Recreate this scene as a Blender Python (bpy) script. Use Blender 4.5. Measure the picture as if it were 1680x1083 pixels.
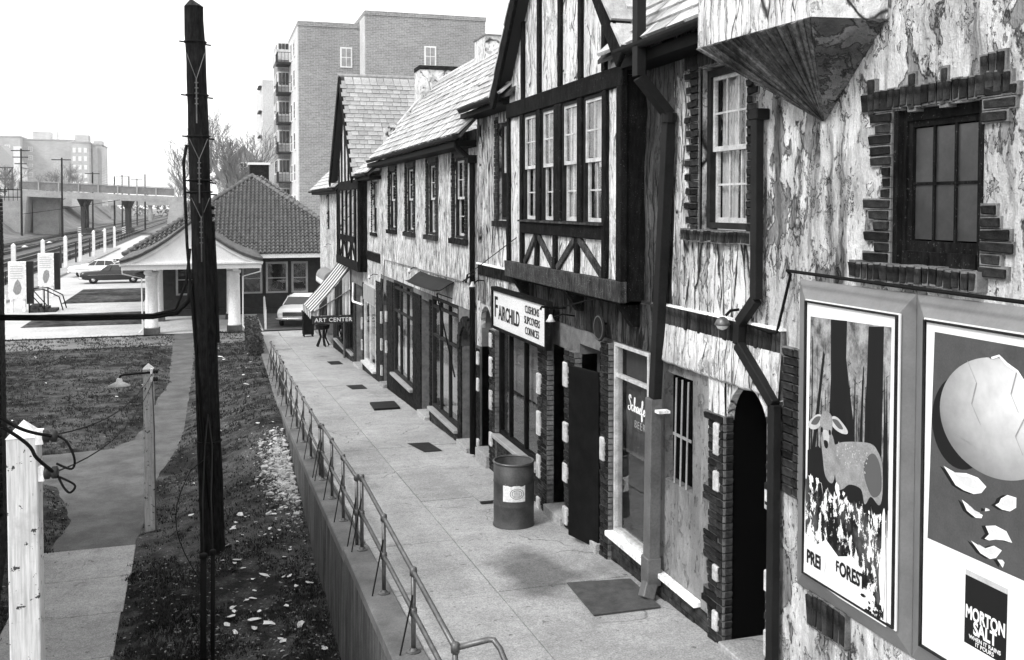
import bpy, bmesh, math, random
from math import radians as R, sin, cos, pi
from mathutils import Vector, Matrix, noise
random.seed(7)
rnd = random.random
def ru(a, b): return a + (b - a) * random.random()
scene = bpy.context.scene
COL = scene.collection
for o in list(bpy.data.objects): bpy.data.objects.remove(o)

# ------------------------------------------------------------------ camera, sky, sun, exposure
EYE = 6.25
cd = bpy.data.cameras.new('camera'); cam = bpy.data.objects.new('camera', cd); COL.objects.link(cam)
cam.location = (0, 0, EYE)
cam.rotation_euler = (R(90 - 2.0), 0, -math.atan(492 / 1600))
cd.sensor_width = 36; cd.lens = 1600 / 1680 * 36; cd.shift_y = -0.0885
cd.clip_start = 0.1; cd.clip_end = 3000
scene.camera = cam
SUN_EL, SUN_AZ = R(44), R(-116)          # azimuth from +Y towards +X: the sun stands to the left and a little behind
world = bpy.data.worlds.new('World'); scene.world = world; world.use_nodes = True
wn = world.node_tree; wn.nodes.clear()
sky = wn.nodes.new('ShaderNodeTexSky'); sky.sky_type = 'NISHITA'; sky.sun_disc = False
sky.sun_elevation = SUN_EL; sky.sun_rotation = SUN_AZ; sky.air_density = 1.0; sky.dust_density = 1.0; sky.ozone_density = 1.0
bw = wn.nodes.new('ShaderNodeRGBToBW'); bg = wn.nodes.new('ShaderNodeBackground'); wo = wn.nodes.new('ShaderNodeOutputWorld')
mx_ = wn.nodes.new('ShaderNodeMath'); mx_.operation = 'MAXIMUM'; mx_.inputs[1].default_value = 6.4     # flat bright overcast over the whole dome
wn.links.new(sky.outputs[0], bw.inputs[0]); wn.links.new(bw.outputs[0], mx_.inputs[0]); wn.links.new(mx_.outputs[0], bg.inputs[0]); wn.links.new(bg.outputs[0], wo.inputs[0])
bg.inputs[1].default_value = 0.15
sl = bpy.data.lights.new('sun', 'SUN'); sl.energy = 1.5; sl.angle = R(14); sl.color = (1, 1, 1)
so = bpy.data.objects.new('sun', sl); COL.objects.link(so); so.location = (-30, -10, 40)
sd = Vector((sin(SUN_AZ) * cos(SUN_EL), cos(SUN_AZ) * cos(SUN_EL), sin(SUN_EL)))
so.rotation_euler = sd.to_track_quat('Z', 'Y').to_euler()
vs = scene.view_settings
vs.view_transform = 'Standard'; vs.look = 'None'; vs.gamma = 1; vs.exposure = 0.78; vs.use_curve_mapping = False
scene.render.engine = 'CYCLES'
scene.cycles.use_denoising = True
scene.cycles.max_bounces = 6; scene.cycles.transparent_max_bounces = 12
scene.cycles.volume_bounces = 1

# ------------------------------------------------------------------ helpers
WO = {}
def wo_of(o): return WO.get(o.name, Vector((0, 0, 0))) if o else Vector((0, 0, 0))
def tag(o, label=None, cat=None, group=None, kind=None):
    if label: o['label'] = label
    if cat: o['category'] = cat
    if group: o['group'] = group
    if kind: o['kind'] = kind
    return o
def thing(name, label, cat, loc=(0, 0, 0), group=None):
    o = bpy.data.objects.new(name, None); COL.objects.link(o); o.location = loc; o.empty_display_size = .2
    WO[o.name] = Vector(loc)
    return tag(o, label, cat, group)
class MB:
    def __init__(s): s.v = []; s.f = []
    def add(s, vs, fs):
        n = len(s.v); s.v += [tuple(p) for p in vs]; s.f += [tuple(i + n for i in q) for q in fs]; return s
    def box(s, x0, x1, y0, y1, z0, z1):
        return s.add([(x0,y0,z0),(x1,y0,z0),(x1,y1,z0),(x0,y1,z0),(x0,y0,z1),(x1,y0,z1),(x1,y1,z1),(x0,y1,z1)],
                     [(0,3,2,1),(4,5,6,7),(0,1,5,4),(1,2,6,5),(2,3,7,6),(3,0,4,7)])
    def hexa(s, p):   # 8 points, bottom loop then top loop
        return s.add(p, [(0,3,2,1),(4,5,6,7),(0,1,5,4),(1,2,6,5),(2,3,7,6),(3,0,4,7)])
    def obox(s, c, sx, sy, sz, rot=None):
        rot = rot or Matrix.Identity(3); c = Vector(c)
        P = [c + rot @ Vector((a*sx/2, b*sy/2, d*sz/2)) for d in (-1,1) for a, b in ((-1,-1),(1,-1),(1,1),(-1,1))]
        return s.hexa(P)
    def bar(s, a, b, w, d, up=(0,0,1)):   # rectangular bar from a to b, w across, d along 'up'
        a = Vector(a); b = Vector(b); t = (b - a).normalized(); u = Vector(up)
        sd_ = t.cross(u)
        if sd_.length < 1e-5: sd_ = t.cross(Vector((1,0,0)))
        sd_.normalize(); u = sd_.cross(t).normalized()
        P = []
        for p in (a, b):
            for i, j in ((-1,-1),(1,-1),(1,1),(-1,1)): P.append(p + sd_*i*w/2 + u*j*d/2)
        return s.hexa(P)
    def prism(s, poly, vec):
        n = len(poly); vec = Vector(vec); A = [Vector(p) for p in poly]; B = [p + vec for p in A]
        return s.add(A + B, [tuple(range(n))[::-1], tuple(range(n, 2*n))] + [(i, (i+1) % n, n + (i+1) % n, n + i) for i in range(n)])
    def poly(s, pts): return s.add(pts, [tuple(range(len(pts)))])
    def tube(s, pts, r, n=8, cap=True):
        pts = [Vector(p) for p in pts]; m = len(pts); rr = r if isinstance(r, (list, tuple)) else [r]*m
        V = []; F = []; prev = None
        for i, p in enumerate(pts):
            t = (pts[min(i+1, m-1)] - pts[max(i-1, 0)]).normalized()
            if prev is None:
                u = t.cross(Vector((0,0,1)))
                if u.length < 1e-3: u = t.cross(Vector((1,0,0)))
            else: u = prev - t*prev.dot(t)
            u.normalize(); prev = u; w = t.cross(u)
            for k in range(n):
                a = 2*pi*k/n; V.append(p + (u*cos(a) + w*sin(a))*rr[i])
        for i in range(m-1):
            for k in range(n): F.append((i*n+k, i*n+(k+1) % n, (i+1)*n+(k+1) % n, (i+1)*n+k))
        if cap: F += [tuple(range(n))[::-1], tuple(range((m-1)*n, m*n))]
        return s.add(V, F)
    def lathe(s, prof, c=(0,0,0), n=16, axis='z', cap=True):
        V = []; F = []; c = Vector(c); m = len(prof)
        for r_, h in prof:
            for k in range(n):
                a = 2*pi*k/n
                q = {'z': (r_*cos(a), r_*sin(a), h), 'y': (r_*cos(a), h, r_*sin(a)), 'x': (h, r_*cos(a), r_*sin(a))}[axis]
                V.append(c + Vector(q))
        for i in range(m-1):
            for k in range(n): F.append((i*n+k, i*n+(k+1) % n, (i+1)*n+(k+1) % n, (i+1)*n+k))
        if cap: F += [tuple(range(n))[::-1], tuple(range((m-1)*n, m*n))]
        return s.add(V, F)
    def mesh(s, name, off=Vector((0,0,0)), fix=True, smooth=False):
        me = bpy.data.meshes.new(name)
        me.from_pydata([(p[0]-off[0], p[1]-off[1], p[2]-off[2]) for p in s.v], [], s.f)
        if fix and len(s.f) < 60000:
            b = bmesh.new(); b.from_mesh(me); bmesh.ops.recalc_face_normals(b, faces=b.faces); b.to_mesh(me); b.free()
        if smooth:
            for p in me.polygons: p.use_smooth = True
        return me
    def build(s, name, mat, parent=None, smooth=False, bevel=0, origin=None, fix=True):
        off = wo_of(parent) if parent else Vector(origin or (0,0,0))
        me = s.mesh(name, off, fix, smooth)
        o = bpy.data.objects.new(name, me); COL.objects.link(o); me.materials.append(mat)
        if parent: o.parent = parent
        else: o.location = off
        WO[o.name] = off
        if bevel:
            m = o.modifiers.new('bevel', 'BEVEL'); m.width = bevel; m.segments = 1; m.limit_method = 'ANGLE'; m.angle_limit = R(40)
        return o
def single(mb, name, mat, label, cat, group=None, **k):
    xs = [p[0] for p in mb.v]; ys = [p[1] for p in mb.v]; zs = [p[2] for p in mb.v]
    o = mb.build(name, mat, None, origin=((min(xs)+max(xs))/2, (min(ys)+max(ys))/2, min(zs)), **k)
    return tag(o, label, cat, group)
def struct(mb, name, mat, **k): return tag(mb.build(name, mat, **k), kind='structure')
def inst(me, name, parent, loc, rot=(0,0,0), scale=(1,1,1)):
    o = bpy.data.objects.new(name, me); COL.objects.link(o); o.parent = parent
    o.location = Vector(loc) - wo_of(parent); o.rotation_euler = rot; o.scale = scale
    WO[o.name] = Vector(loc)
    return o
def copy_tree(o, parent=None):
    c = o.copy(); COL.objects.link(c); c.parent = parent
    for ch in list(o.children): copy_tree(ch, c)
    return c
def text_mesh(txt, size, mat, name, parent, loc, rot, sx=1.0, depth=.004, shear=0, align='LEFT', space=1.0, fat=0.0):
    cu = bpy.data.curves.new(name, 'FONT'); cu.body = txt; cu.size = size; cu.extrude = depth/2; cu.align_x = align
    cu.shear = shear; cu.space_character = space; cu.offset = fat; cu.resolution_u = 4
    t = bpy.data.objects.new('tmp', cu); COL.objects.link(t)
    me = bpy.data.meshes.new_from_object(t.evaluated_get(bpy.context.evaluated_depsgraph_get()))
    bpy.data.objects.remove(t)
    me.materials.clear(); me.materials.append(mat)
    o = inst(me, name, parent, loc, rot, (sx, 1, 1)); return o

# ------------------------------------------------------------------ materials (all grey: the photograph is black and white)
class NT:
    def __init__(s, name):
        s.m = bpy.data.materials.new(name); s.m.use_nodes = True; s.t = s.m.node_tree; s.t.nodes.clear()
        s.out = s.t.nodes.new('ShaderNodeOutputMaterial'); s.b = s.t.nodes.new('ShaderNodeBsdfPrincipled')
        s.t.links.new(s.b.outputs[0], s.out.inputs[0])
    def n(s, ty, **kw):
        x = s.t.nodes.new('ShaderNode' + ty)
        for k, v in kw.items():
            if k.startswith('i_'): 
                key = k[2:]; key = int(key) if key.isdigit() else key
                s.set(x.inputs[key], v)
            else: setattr(x, k, v)
        return x
    def set(s, sock, v):
        if hasattr(v, 'is_output'): s.t.links.new(v, sock)
        else: sock.default_value = v
    def coord(s, scale=(1,1,1), kind='Object', warp=0, wscale=3):
        c = s.n('TexCoord').outputs[kind]
        if warp:
            nz = s.n('TexNoise', i_Vector=c, i_Scale=wscale, i_Detail=2.0).outputs['Color']
            nz = s.n('VectorMath', operation='SUBTRACT', i_0=nz, i_1=(.5,.5,.5)).outputs[0]
            nz = s.n('VectorMath', operation='SCALE', i_0=nz, i_Scale=warp).outputs[0]
            c = s.n('VectorMath', operation='ADD', i_0=c, i_1=nz).outputs[0]
        return s.n('VectorMath', operation='MULTIPLY', i_0=c, i_1=scale).outputs[0]
    def noise(s, v, scale, detail=5.0, rough=.6): return s.n('TexNoise', i_Vector=v, i_Scale=scale, i_Detail=detail, i_Roughness=rough).outputs[0]
    def ramp(s, f, a, b, lo=0.0, hi=1.0): return s.n('MapRange', i_0=f, i_1=a, i_2=b, i_3=lo, i_4=hi).outputs[0]
    def math(s, op, a, b=0.0): 
        x = s.n('Math', operation=op); s.set(x.inputs[0], a); s.set(x.inputs[1], b); return x.outputs[0]
    def mix(s, f, a, b):
        x = s.n('Mix', data_type='FLOAT'); s.set(x.inputs[0], f); s.set(x.inputs[2], a); s.set(x.inputs[3], b); return x.outputs[0]
    def col(s, v): s.set(s.b.inputs['Base Color'], s.n('CombineColor', i_0=v, i_1=v, i_2=v).outputs[0]) if hasattr(v, 'is_output') else s.set(s.b.inputs['Base Color'], (v, v, v, 1)); return s
    def rough(s, v): s.set(s.b.inputs['Roughness'], v); return s
    def spec(s, v): s.b.inputs['Specular IOR Level'].default_value = v; return s
    def bump(s, h, st=.5, d=.02): s.set(s.b.inputs['Normal'], s.n('Bump', i_Height=h, i_Strength=st, i_Distance=d).outputs[0]); return s
def grimy(name, a, b, scale=3.0, rough=.8, fine=40.0, bump=.3, dist=.01, spec=.3, stretch=(1,1,1), lo=.35, hi=.65, var=0.0, metal=0.0, fa=.25):
    t = NT(name); c = t.coord(stretch); n1 = t.noise(c, scale, 6.0, .65); n2 = t.noise(c, fine, 3.0)
    v = t.mix(t.ramp(n1, lo, hi), a, b); v = t.math('MULTIPLY', v, t.ramp(n2, .25, .75, 1-fa, 1+fa))
    if var: v = t.math('MULTIPLY', v, t.ramp(t.n('ObjectInfo').outputs['Random'], 0, 1, 1 - var, 1 + var))
    t.col(v).rough(rough).spec(spec)
    if bump: t.bump(t.math('ADD', n2, n1), bump, dist)
    t.b.inputs['Metallic'].default_value = metal
    return t.m
def plain(name, a, rough=.6, spec=.4): return NT(name).col(a).rough(rough).spec(spec).m
def stucco(name, base, grime, crack=.04, furrow=.0, cell=(1,12,.55), dash=0.0, patch=None, pth=.56, streak=0.0, depth=.04, gl=.40, gh=.66, flake=.6, grain=1.0):
    """hand-trowelled stucco: relief, pits, optional vertical furrows, flaked patches with dark rims and old water stains"""
    t = NT(name); o = t.coord(); S = lambda sc, k=1.0, d=4.0, r=.6, **w: t.noise(t.coord(sc, **w), k, d, r)
    big = S((1,1.3,.9), 1.0, 5.0, .65); mid = S((4, 8, 3.4), 1.0, 6.0, .68, warp=.12, wscale=3); fine = t.noise(o, 75.0, 3.0, .7); ridge = S((6, 22, 2.2), 1.0, 5.0, .7, warp=.10, wscale=4)
    v = t.mix(t.ramp(big, gl, gh), base, grime)
    v = t.math('MULTIPLY', v, t.ramp(mid, .32, .62, .70, 1.08)); v = t.math('MULTIPLY', v, t.ramp(ridge, .3, .6, 1-.2*grain, 1+.06*grain)); v = t.math('MULTIPLY', v, t.ramp(fine, .28, .72, .80, 1.14))
    pits = t.ramp(S((14, 24, 9), 1.0, 4.0, .65), .62, .67); v = t.mix(t.math('MULTIPLY', pits, .7), v, crack*1.6)
    hgt = t.math('ADD', t.math('MULTIPLY', mid, 1.0), t.math('MULTIPLY', ridge, .7*grain)); hgt = t.math('SUBTRACT', hgt, t.math('MULTIPLY', pits, .3))
    if flake:                                             # small curled flakes
        f2 = S((3.6, 6.0, 3.2), 1.0, 6.0, .66, warp=.2, wscale=5); fm = t.ramp(f2, .575, .585); v = t.math('MULTIPLY', v, t.mix(fm, 1.0, .74))
        rim = t.math('MULTIPLY', t.ramp(f2, .563, .573), t.ramp(f2, .590, .580)); v = t.mix(t.math('MULTIPLY', rim, flake), v, crack); hgt = t.math('SUBTRACT', hgt, t.math('MULTIPLY', fm, .4))
    if patch is not None:                                 # large areas where the skin has fallen off
        pn = S((1.3, 2.4, .95), 1.0, 7.0, .62, warp=.25, wscale=2.5); pm = t.ramp(pn, pth, pth+.012); tone = t.math('MULTIPLY', patch, t.ramp(mid, .3, .65, .55, 1.5)); v = t.mix(pm, v, tone)
        rim = t.math('MULTIPLY', t.ramp(pn, pth-.014, pth-.004), t.ramp(pn, pth+.014, pth+.006)); v = t.mix(t.math('MULTIPLY', rim, .75), v, crack); hgt = t.math('SUBTRACT', hgt, t.math('MULTIPLY', pm, .7))
    if furrow:                                            # deep vertical furrows left by the trowel
        e = t.n('TexVoronoi', feature='DISTANCE_TO_EDGE', i_Vector=t.coord(cell, warp=.13, wscale=3.2), i_Scale=1.0).outputs['Distance']
        keep = t.ramp(S((1, 2.6, .8), 1.3, 4.0), .36, .60); ck = t.n('MapRange', interpolation_type='SMOOTHSTEP'); t.set(ck.inputs[0], e); ck.inputs[1].default_value = .004; t.set(ck.inputs[2], t.math('ADD', t.math('MULTIPLY', t.math('MULTIPLY', keep, t.ramp(mid, .35, .6, 1.6, .3)), furrow), .006)); ck.inputs[3].default_value = 1; ck.inputs[4].default_value = 0
        v = t.mix(t.math('MULTIPLY', ck.outputs[0], t.ramp(keep, 0, .45, .0, 1)), v, crack); hgt = t.math('ADD', hgt, t.ramp(e, 0, .25, 0, .7))
    if dash:                                              # short dark dashes between the ridges
        dn = S((7, 30, 3.4), 1.0, 4.0, .62, warp=.07, wscale=4); km = t.ramp(S((1, 1.8, .8), 1.6, 4.0), .32, .6, .25, 1); v = t.mix(t.math('MULTIPLY', t.math('MULTIPLY', t.ramp(dn, .52, .585), dash), km), v, crack)
    if streak:                                            # old water stains running down the wall
        sn = S((1, 3.4, .22), 1.0, 6.0, .66, warp=.12, wscale=4); sb = t.ramp(mid, .34, .56, .35, 1)
        v = t.math('MULTIPLY', v, t.math('SUBTRACT', 1.0, t.math('MULTIPLY', t.math('MULTIPLY', t.ramp(sn, .52, .62), sb), streak)))
    t.col(v).rough(.92).spec(.1); t.bump(t.math('ADD', hgt, t.math('MULTIPLY', fine, .18)), 1.0, depth)
    return t.m
M = {}
M['stucco'] = stucco('rough white stucco', .86, .46, .022, .12, (1,7.5,.75), dash=.22, streak=.8, flake=.7, patch=.30, pth=.605)
M['stucco_peel'] = stucco('peeling stucco', .84, .52, .03, 0, dash=.12, patch=.26, pth=.575, streak=.9, flake=.9, depth=.06, grain=.7)
M['stucco_dirt_shade'] = stucco('sooty eaves-shaded stucco', .12, .03, .01, .14, (1,9,.6), streak=.8, flake=.5)  # soot and stains, with the shadow under the eaves put into the colour
M['stucco_grey'] = stucco('grey patched stucco', .28, .12, .05, 0, patch=.1, pth=.56, flake=.6)
M['stucco_far'] = stucco('streaked stucco', .95, .78, .03, .05, (1,13,.6), dash=1.0, streak=.45, flake=.3, gl=.45, gh=.75)
M['stucco_clean'] = stucco('trowelled stucco', .90, .70, .05, .05, (1,8,.9), dash=.22, flake=.5, grain=.5)
M['cement'] = stucco('lumpy cement render', .33, .20, .05, 0, streak=.25, flake=.35, depth=.03, grain=.15)
def flecked(name, a, flk, amt, gr=1.0):
    t = NT(name); c = t.coord((1,1,1)); n1 = t.noise(c, 5, 5); n2 = t.noise(c, 55, 4, .7)
    g = t.noise(t.coord((22, 22, 5), warp=.03), 1.0, 4, .7)
    v = t.mix(t.ramp(n1, .35, .65), a, a*1.9); v = t.math('MULTIPLY', v, t.ramp(g, .3, .7, 1-.4*gr, 1+.4*gr)); v = t.mix(t.math('MULTIPLY', t.ramp(n2, amt, amt+.04), t.ramp(n1, .4, .55)), v, flk)
    t.col(v).rough(.9).spec(.06); t.bump(t.math('ADD', g, n2), .5, .008); return t.m
M['timber'] = flecked('dark weathered timber', .006, .10, .62, 2.0)
M['timber_grey'] = flecked('grey weathered timber', .03, .22, .6, 1.9)
M['plank'] = None
def plankmat():
    t = NT('sooty plank boards'); g = t.noise(t.coord((26, 26, 26), warp=.02), 1.0, 4, .7); n1 = t.noise(t.coord(), 2.2, 5)
    v = t.mix(t.ramp(n1, .35, .65), .02, .13); v = t.math('MULTIPLY', v, t.ramp(g, .3, .7, .3, 1.9)); v = t.math('MULTIPLY', v, t.ramp(t.n('ObjectInfo').outputs['Random'], 0, 1, .4, 1.7)); t.col(v).rough(.9).spec(.04); t.bump(g, .7, .012); return t.m
M['plank'] = plankmat()
M['brick'] = grimy('dark sooty brick', .008, .042, 9, .92, 90, .6, .008, .05, var=.55)
M['mortar'] = grimy('old mortar', .22, .09, 6, .95, 80, .5, .01)
M['mortar_dark'] = grimy('sooty mortar', .10, .05, 6, .95, 80, .5, .01)
M['mortar_mid'] = grimy('grey mortar', .20, .11, 6, .95, 80, .5, .01)
M['quoin'] = grimy('white painted quoin stone', .66, .3, 7, .85, 60, .4, .01)
M['slate'] = grimy('pale roof slate', .58, .34, 5, .75, 45, .5, .01, .35, var=.28)
M['slate_grey'] = grimy('grey roof slate', .40, .25, 6, .8, 45, .5, .01, .3, var=.2)
M['slate_under'] = plain('dark roof boarding', .05, .9, .1)
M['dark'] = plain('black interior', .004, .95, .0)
M['black_paint'] = grimy('black paint', .004, .010, 5, .6, 60, .2, .004, .05)
M['white_paint'] = grimy('white paint', .80, .62, 3, .55, 50, .15, .004, .4)
M['white_worn'] = flecked('worn white paint', .62, .12, .72)
M['grey_paint'] = grimy('grey paint', .34, .24, 3, .5, 50, .15, .004, .4)
M['frame_dark'] = grimy('dark window frame', .010, .025, 6, .7, 50, .2, .004, .12)
M['sash'] = grimy('worn pale sash paint', .62, .36, 8, .6, 60, .2, .004, .3)
M['gutter'] = grimy('dull zinc', .014, .007, 4, .7, 40, .15, .004, .2)
M['pipe_grey'] = grimy('painted downpipe grey', .13, .09, 4, .5, 40, .15, .004, .5)
M['metal'] = grimy('galvanised pipe', .16, .08, 6, .42, 60, .15, .003, .6, metal=.5)
M['rod'] = plain('black iron rod', .008, .8, .1)
M['curtain'] = grimy('pale curtain', .62, .42, 4, .9, 30, .3, .01, stretch=(12,12,.6))
M['blind'] = grimy('drab blind', .5, .4, 2, .9, 40, .1, .004)
M['paper'] = grimy('white paper', .82, .66, 5, .8, 40, .1, .003)
M['litter'] = grimy('scrap paper', .8, .5, 9, .8, 40, .1, .003, .2, var=.2)
def glassmat(name, tint=1.0, f0=.06, rough=.0):
    """thin sheet glass: clear, with Schlick reflection on both faces"""
    m = bpy.data.materials.new(name); m.use_nodes = True; t = m.node_tree; t.nodes.clear(); n = lambda k: t.nodes.new('ShaderNode' + k); L = t.links.new
    o = n('OutputMaterial'); mx = n('MixShader'); tr = n('BsdfTransparent'); gl = n('BsdfGlossy'); ge = n('NewGeometry'); nz = n('TexNoise'); bp = n('Bump')
    tr.inputs[0].default_value = (tint, tint, tint, 1); gl.inputs['Roughness'].default_value = rough; nz.inputs['Scale'].default_value = 2.5; bp.inputs['Strength'].default_value = .08; bp.inputs['Distance'].default_value = .02
    L(nz.outputs[0], bp.inputs['Height']); L(bp.outputs[0], gl.inputs['Normal'])
    d = n('VectorMath'); d.operation = 'DOT_PRODUCT'; L(ge.outputs['Normal'], d.inputs[0]); L(ge.outputs['Incoming'], d.inputs[1])
    ab = n('Math'); ab.operation = 'ABSOLUTE'; L(d.outputs['Value'], ab.inputs[0]); inv = n('Math'); inv.operation = 'SUBTRACT'; inv.inputs[0].default_value = 1; L(ab.outputs[0], inv.inputs[1])
    pw = n('Math'); pw.operation = 'POWER'; L(inv.outputs[0], pw.inputs[0]); pw.inputs[1].default_value = 5; mr = n('MapRange'); L(pw.outputs[0], mr.inputs[0]); mr.inputs[3].default_value = f0; mr.inputs[4].default_value = 1
    L(mr.outputs[0], mx.inputs[0]); L(tr.outputs[0], mx.inputs[1]); L(gl.outputs[0], mx.inputs[2]); L(mx.outputs[0], o.inputs[0]); return m
M['glass'] = glassmat('window glass', .96, .065)
M['glass_dirty'] = glassmat('dusty glass', .6, .03, .15)
def concrete():
    t = NT('worn pavement concrete'); c = t.coord(); big = t.noise(c, .45, 5, .6); mid = t.noise(c, 2.6, 6, .7); fine = t.noise(c, 55, 3, .7); sp = t.noise(c, 17, 4, .7)
    v = t.mix(t.ramp(big, .3, .7), .43, .30); v = t.math('MULTIPLY', v, t.ramp(mid, .3, .7, .82, 1.12)); v = t.math('MULTIPLY', v, t.ramp(fine, .25, .75, .5, 1.45)); v = t.math('MULTIPLY', v, t.ramp(sp, .3, .7, .82, 1.14)); v = t.math('MULTIPLY', v, t.ramp(t.noise(c, 9, 2, .5), .69, .73, 1.0, .5))
    v = t.math('MULTIPLY', v, t.ramp(t.n('ObjectInfo').outputs['Random'], 0, 1, .92, 1.06))
    ce = t.n('TexVoronoi', feature='DISTANCE_TO_EDGE', i_Vector=t.coord((.5,.36,.5), warp=.9, wscale=1.3), i_Scale=1.0).outputs['Distance']; cm = t.math('MULTIPLY', t.ramp(ce, .0015, .006, 1, 0), t.ramp(t.noise(c, .5, 3), .5, .56)); v = t.math('MULTIPLY', v, t.math('SUBTRACT', 1.0, t.math('MULTIPLY', cm, .45)))
    st = t.ramp(t.noise(t.coord((.9, .35, 1), warp=.5, wscale=1), 1.0, 4), .60, .72); v = t.math('MULTIPLY', v, t.math('SUBTRACT', 1.0, t.math('MULTIPLY', st, .35)))
    ps = t.n('NewGeometry').outputs['Position']; wv = t.n('VectorMath', operation='ADD', i_0=ps, i_1=t.n('VectorMath', operation='SCALE', i_0=t.n('TexNoise', i_Vector=ps, i_Scale=1.6, i_Detail=4.0).outputs['Color'], i_Scale=1.1).outputs[0]).outputs[0]
    ds = t.n('VectorMath', operation='DISTANCE', i_0=t.n('VectorMath', operation='MULTIPLY', i_0=wv, i_1=(1,.55,0)).outputs[0], i_1=(4.25,6.45,0)).outputs['Value']     # damp patch outside the bar
    v = t.math('MULTIPLY', v, t.ramp(ds, .28, .62, .42, 1.0))
    t.col(v).rough(.92).spec(.15); t.bump(t.math('ADD', fine, sp), .35, .006); return t.m
M['concrete'] = concrete()
def wallconc():
    t = NT('stained concrete wall'); c = t.coord(); st = t.noise(t.coord((1, 2.6, .5), warp=.3, wscale=2), 1.2, 6, .68); fine = t.noise(c, 50, 3, .7); mid = t.noise(c, 3, 5)
    v = t.mix(t.ramp(st, .30, .70), .04, .16); v = t.math('MULTIPLY', v, t.ramp(t.noise(t.coord((1, 8, .3), warp=.15, wscale=3), 1.0, 5, .65), .32, .66, .55, 1.25)); v = t.math('MULTIPLY', v, t.ramp(fine, .25, .75, .65, 1.3)); v = t.math('MULTIPLY', v, t.ramp(mid, .3, .7, .8, 1.15))
    t.col(v).rough(.92).spec(.15); t.bump(t.math('ADD', fine, mid), .4, .01); return t.m
M['wall_conc'] = wallconc()
M['coping'] = grimy('dark coping concrete', .10, .19, 1.6, .92, 55, .4, .006)
def lawnmat():
    t = NT('scruffy lawn earth'); c = t.coord(); big = t.noise(c, .35, 5, .65); mid = t.noise(c, 2.2, 6, .7); fine = t.noise(c, 38, 4, .75)
    f = t.math('ADD', t.math('MULTIPLY', big, .5), t.math('MULTIPLY', mid, .5))
    v = t.mix(t.ramp(f, .44, .62), .014, .105); v = t.math('MULTIPLY', v, t.ramp(fine, .3, .7, .25, 2.0)); t.col(v).rough(.95).spec(.1); t.bump(t.math('ADD', fine, mid), .8, .03); return t.m
M['lawn'] = lawnmat()
def grassmat():
    t = NT('dry grass blades'); v = t.ramp(t.noise(t.coord(), 1.3, 4), .3, .7, .006, .034); t.col(v).rough(.8).spec(.15); return t.m
M['grass'] = grassmat()
M['asphalt'] = grimy('worn asphalt path', .065, .125, 1.6, .92, 60, .45, .006, fa=.4)
M['ballast'] = grimy('track ballast', .07, .13, 2.5, .95, 4, .7, .05)
M['gravel'] = grimy('pale gravel', .52, .40, .8, .95, 8, .5, .02)
M['earth'] = grimy('bare bank earth', .12, .22, .6, .95, 5, .6, .05)
# ------------------------------------------------------------------ ground, lawn, paths, pavement
def PZ(y): return 2.32 - 0.0487 * y
struct(MB().poly([(-900,-60,-.06),(900,-60,-.06),(900,1800,-.06),(-900,1800,-.06)]), 'ground', M['earth'])
BK = [(0,0),(12,0),(13.5,.0),(16.5,.14),(20.7,.38),(23.3,.62),(26.6,.72),(30,.62),(35,.45),(41,.2),(46,.04),(60,0)]
def bank(y):
    for (a, p), (b, q) in zip(BK, BK[1:]):
        if a <= y <= b: return p + (q-p)*(y-a)/(b-a)
    return 0
def sm(a, b, x):
    t = max(0, min(1, (x-a)/(b-a))); return t*t*(3-2*t)
PATH = [(-1.41,18.95),(-1.33,21),(-1.29,23.3),(-.95,26),(-.62,28.8),(-.66,34),(-.74,39.8),(-.82,50),(-1.85,50),(-1.74,47),(-1.62,40),(-1.5,35.9),(-1.75,33),(-1.88,29.4),(-2.05,27.6),(-2.6,26.7),(-4.7,26.4),(-12,26.6),(-12,24.4),(-4.4,24.5),(-3.35,23.4),(-2.72,20.8),(-2.9,18.95)]
def inpoly(x, y, P):
    c = False; j = len(P)-1
    for i in range(len(P)):
        if (P[i][1] > y) != (P[j][1] > y) and x < (P[j][0]-P[i][0])*(y-P[i][1])/(P[j][1]-P[i][1]) + P[i][0]: c = not c
        j = i
    return c
SLABP = [(-2.98,8),(-1.36,8),(-1.41,18.95),(-3.03,18.95)]
def onpath(x, y): return inpoly(x, y, PATH) or inpoly(x, y, SLABP)
def LZ(x, y):
    b = bank(y)*sm(-1.1, 1.5, x)
    n = noise.noise(Vector((x*.5, y*.5, 0)))*.05 + noise.noise(Vector((x*1.7, y*1.7, 3)))*.03
    d = pathdist(x, y) + .16*noise.noise(Vector((x*2.3, y*2.3, 8))) + .10*noise.noise(Vector((x*6, y*6, 4))); return -.012 + .032*sm(-.12, .12, d) + b + (n + .05)*sm(0, .6, d)
def pathdist(x, y):   # signed-ish distance from the paths
    best = 9
    for P in (PATH, SLABP):
        for i in range(len(P)):
            a = P[i-1]; b = P[i]; dx = b[0]-a[0]; dy = b[1]-a[1]
            t = max(0, min(1, ((x-a[0])*dx + (y-a[1])*dy)/(dx*dx+dy*dy)))
            best = min(best, math.hypot(x-a[0]-t*dx, y-a[1]-t*dy))
    return -best if onpath(x, y) else best
lm = MB(); NX, NY = 120, 260; x0, x1, y0, y1 = -12.5, 2.1, 5, 50
for j in range(NY+1):
    for i in range(NX+1):
        x = x0 + (x1-x0)*i/NX; y = y0 + (y1-y0)*j/NY; d = pathdist(x, y)
        z = LZ(x, y)
        lm.v.append((x, y, min(z, PZ(y)-.12)))
for j in range(NY):
    for i in range(NX): a = j*(NX+1)+i; lm.f.append((a, a+1, a+NX+2, a+NX+1))
lawn = struct(lm, 'lawn', M['lawn'], smooth=True)
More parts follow.
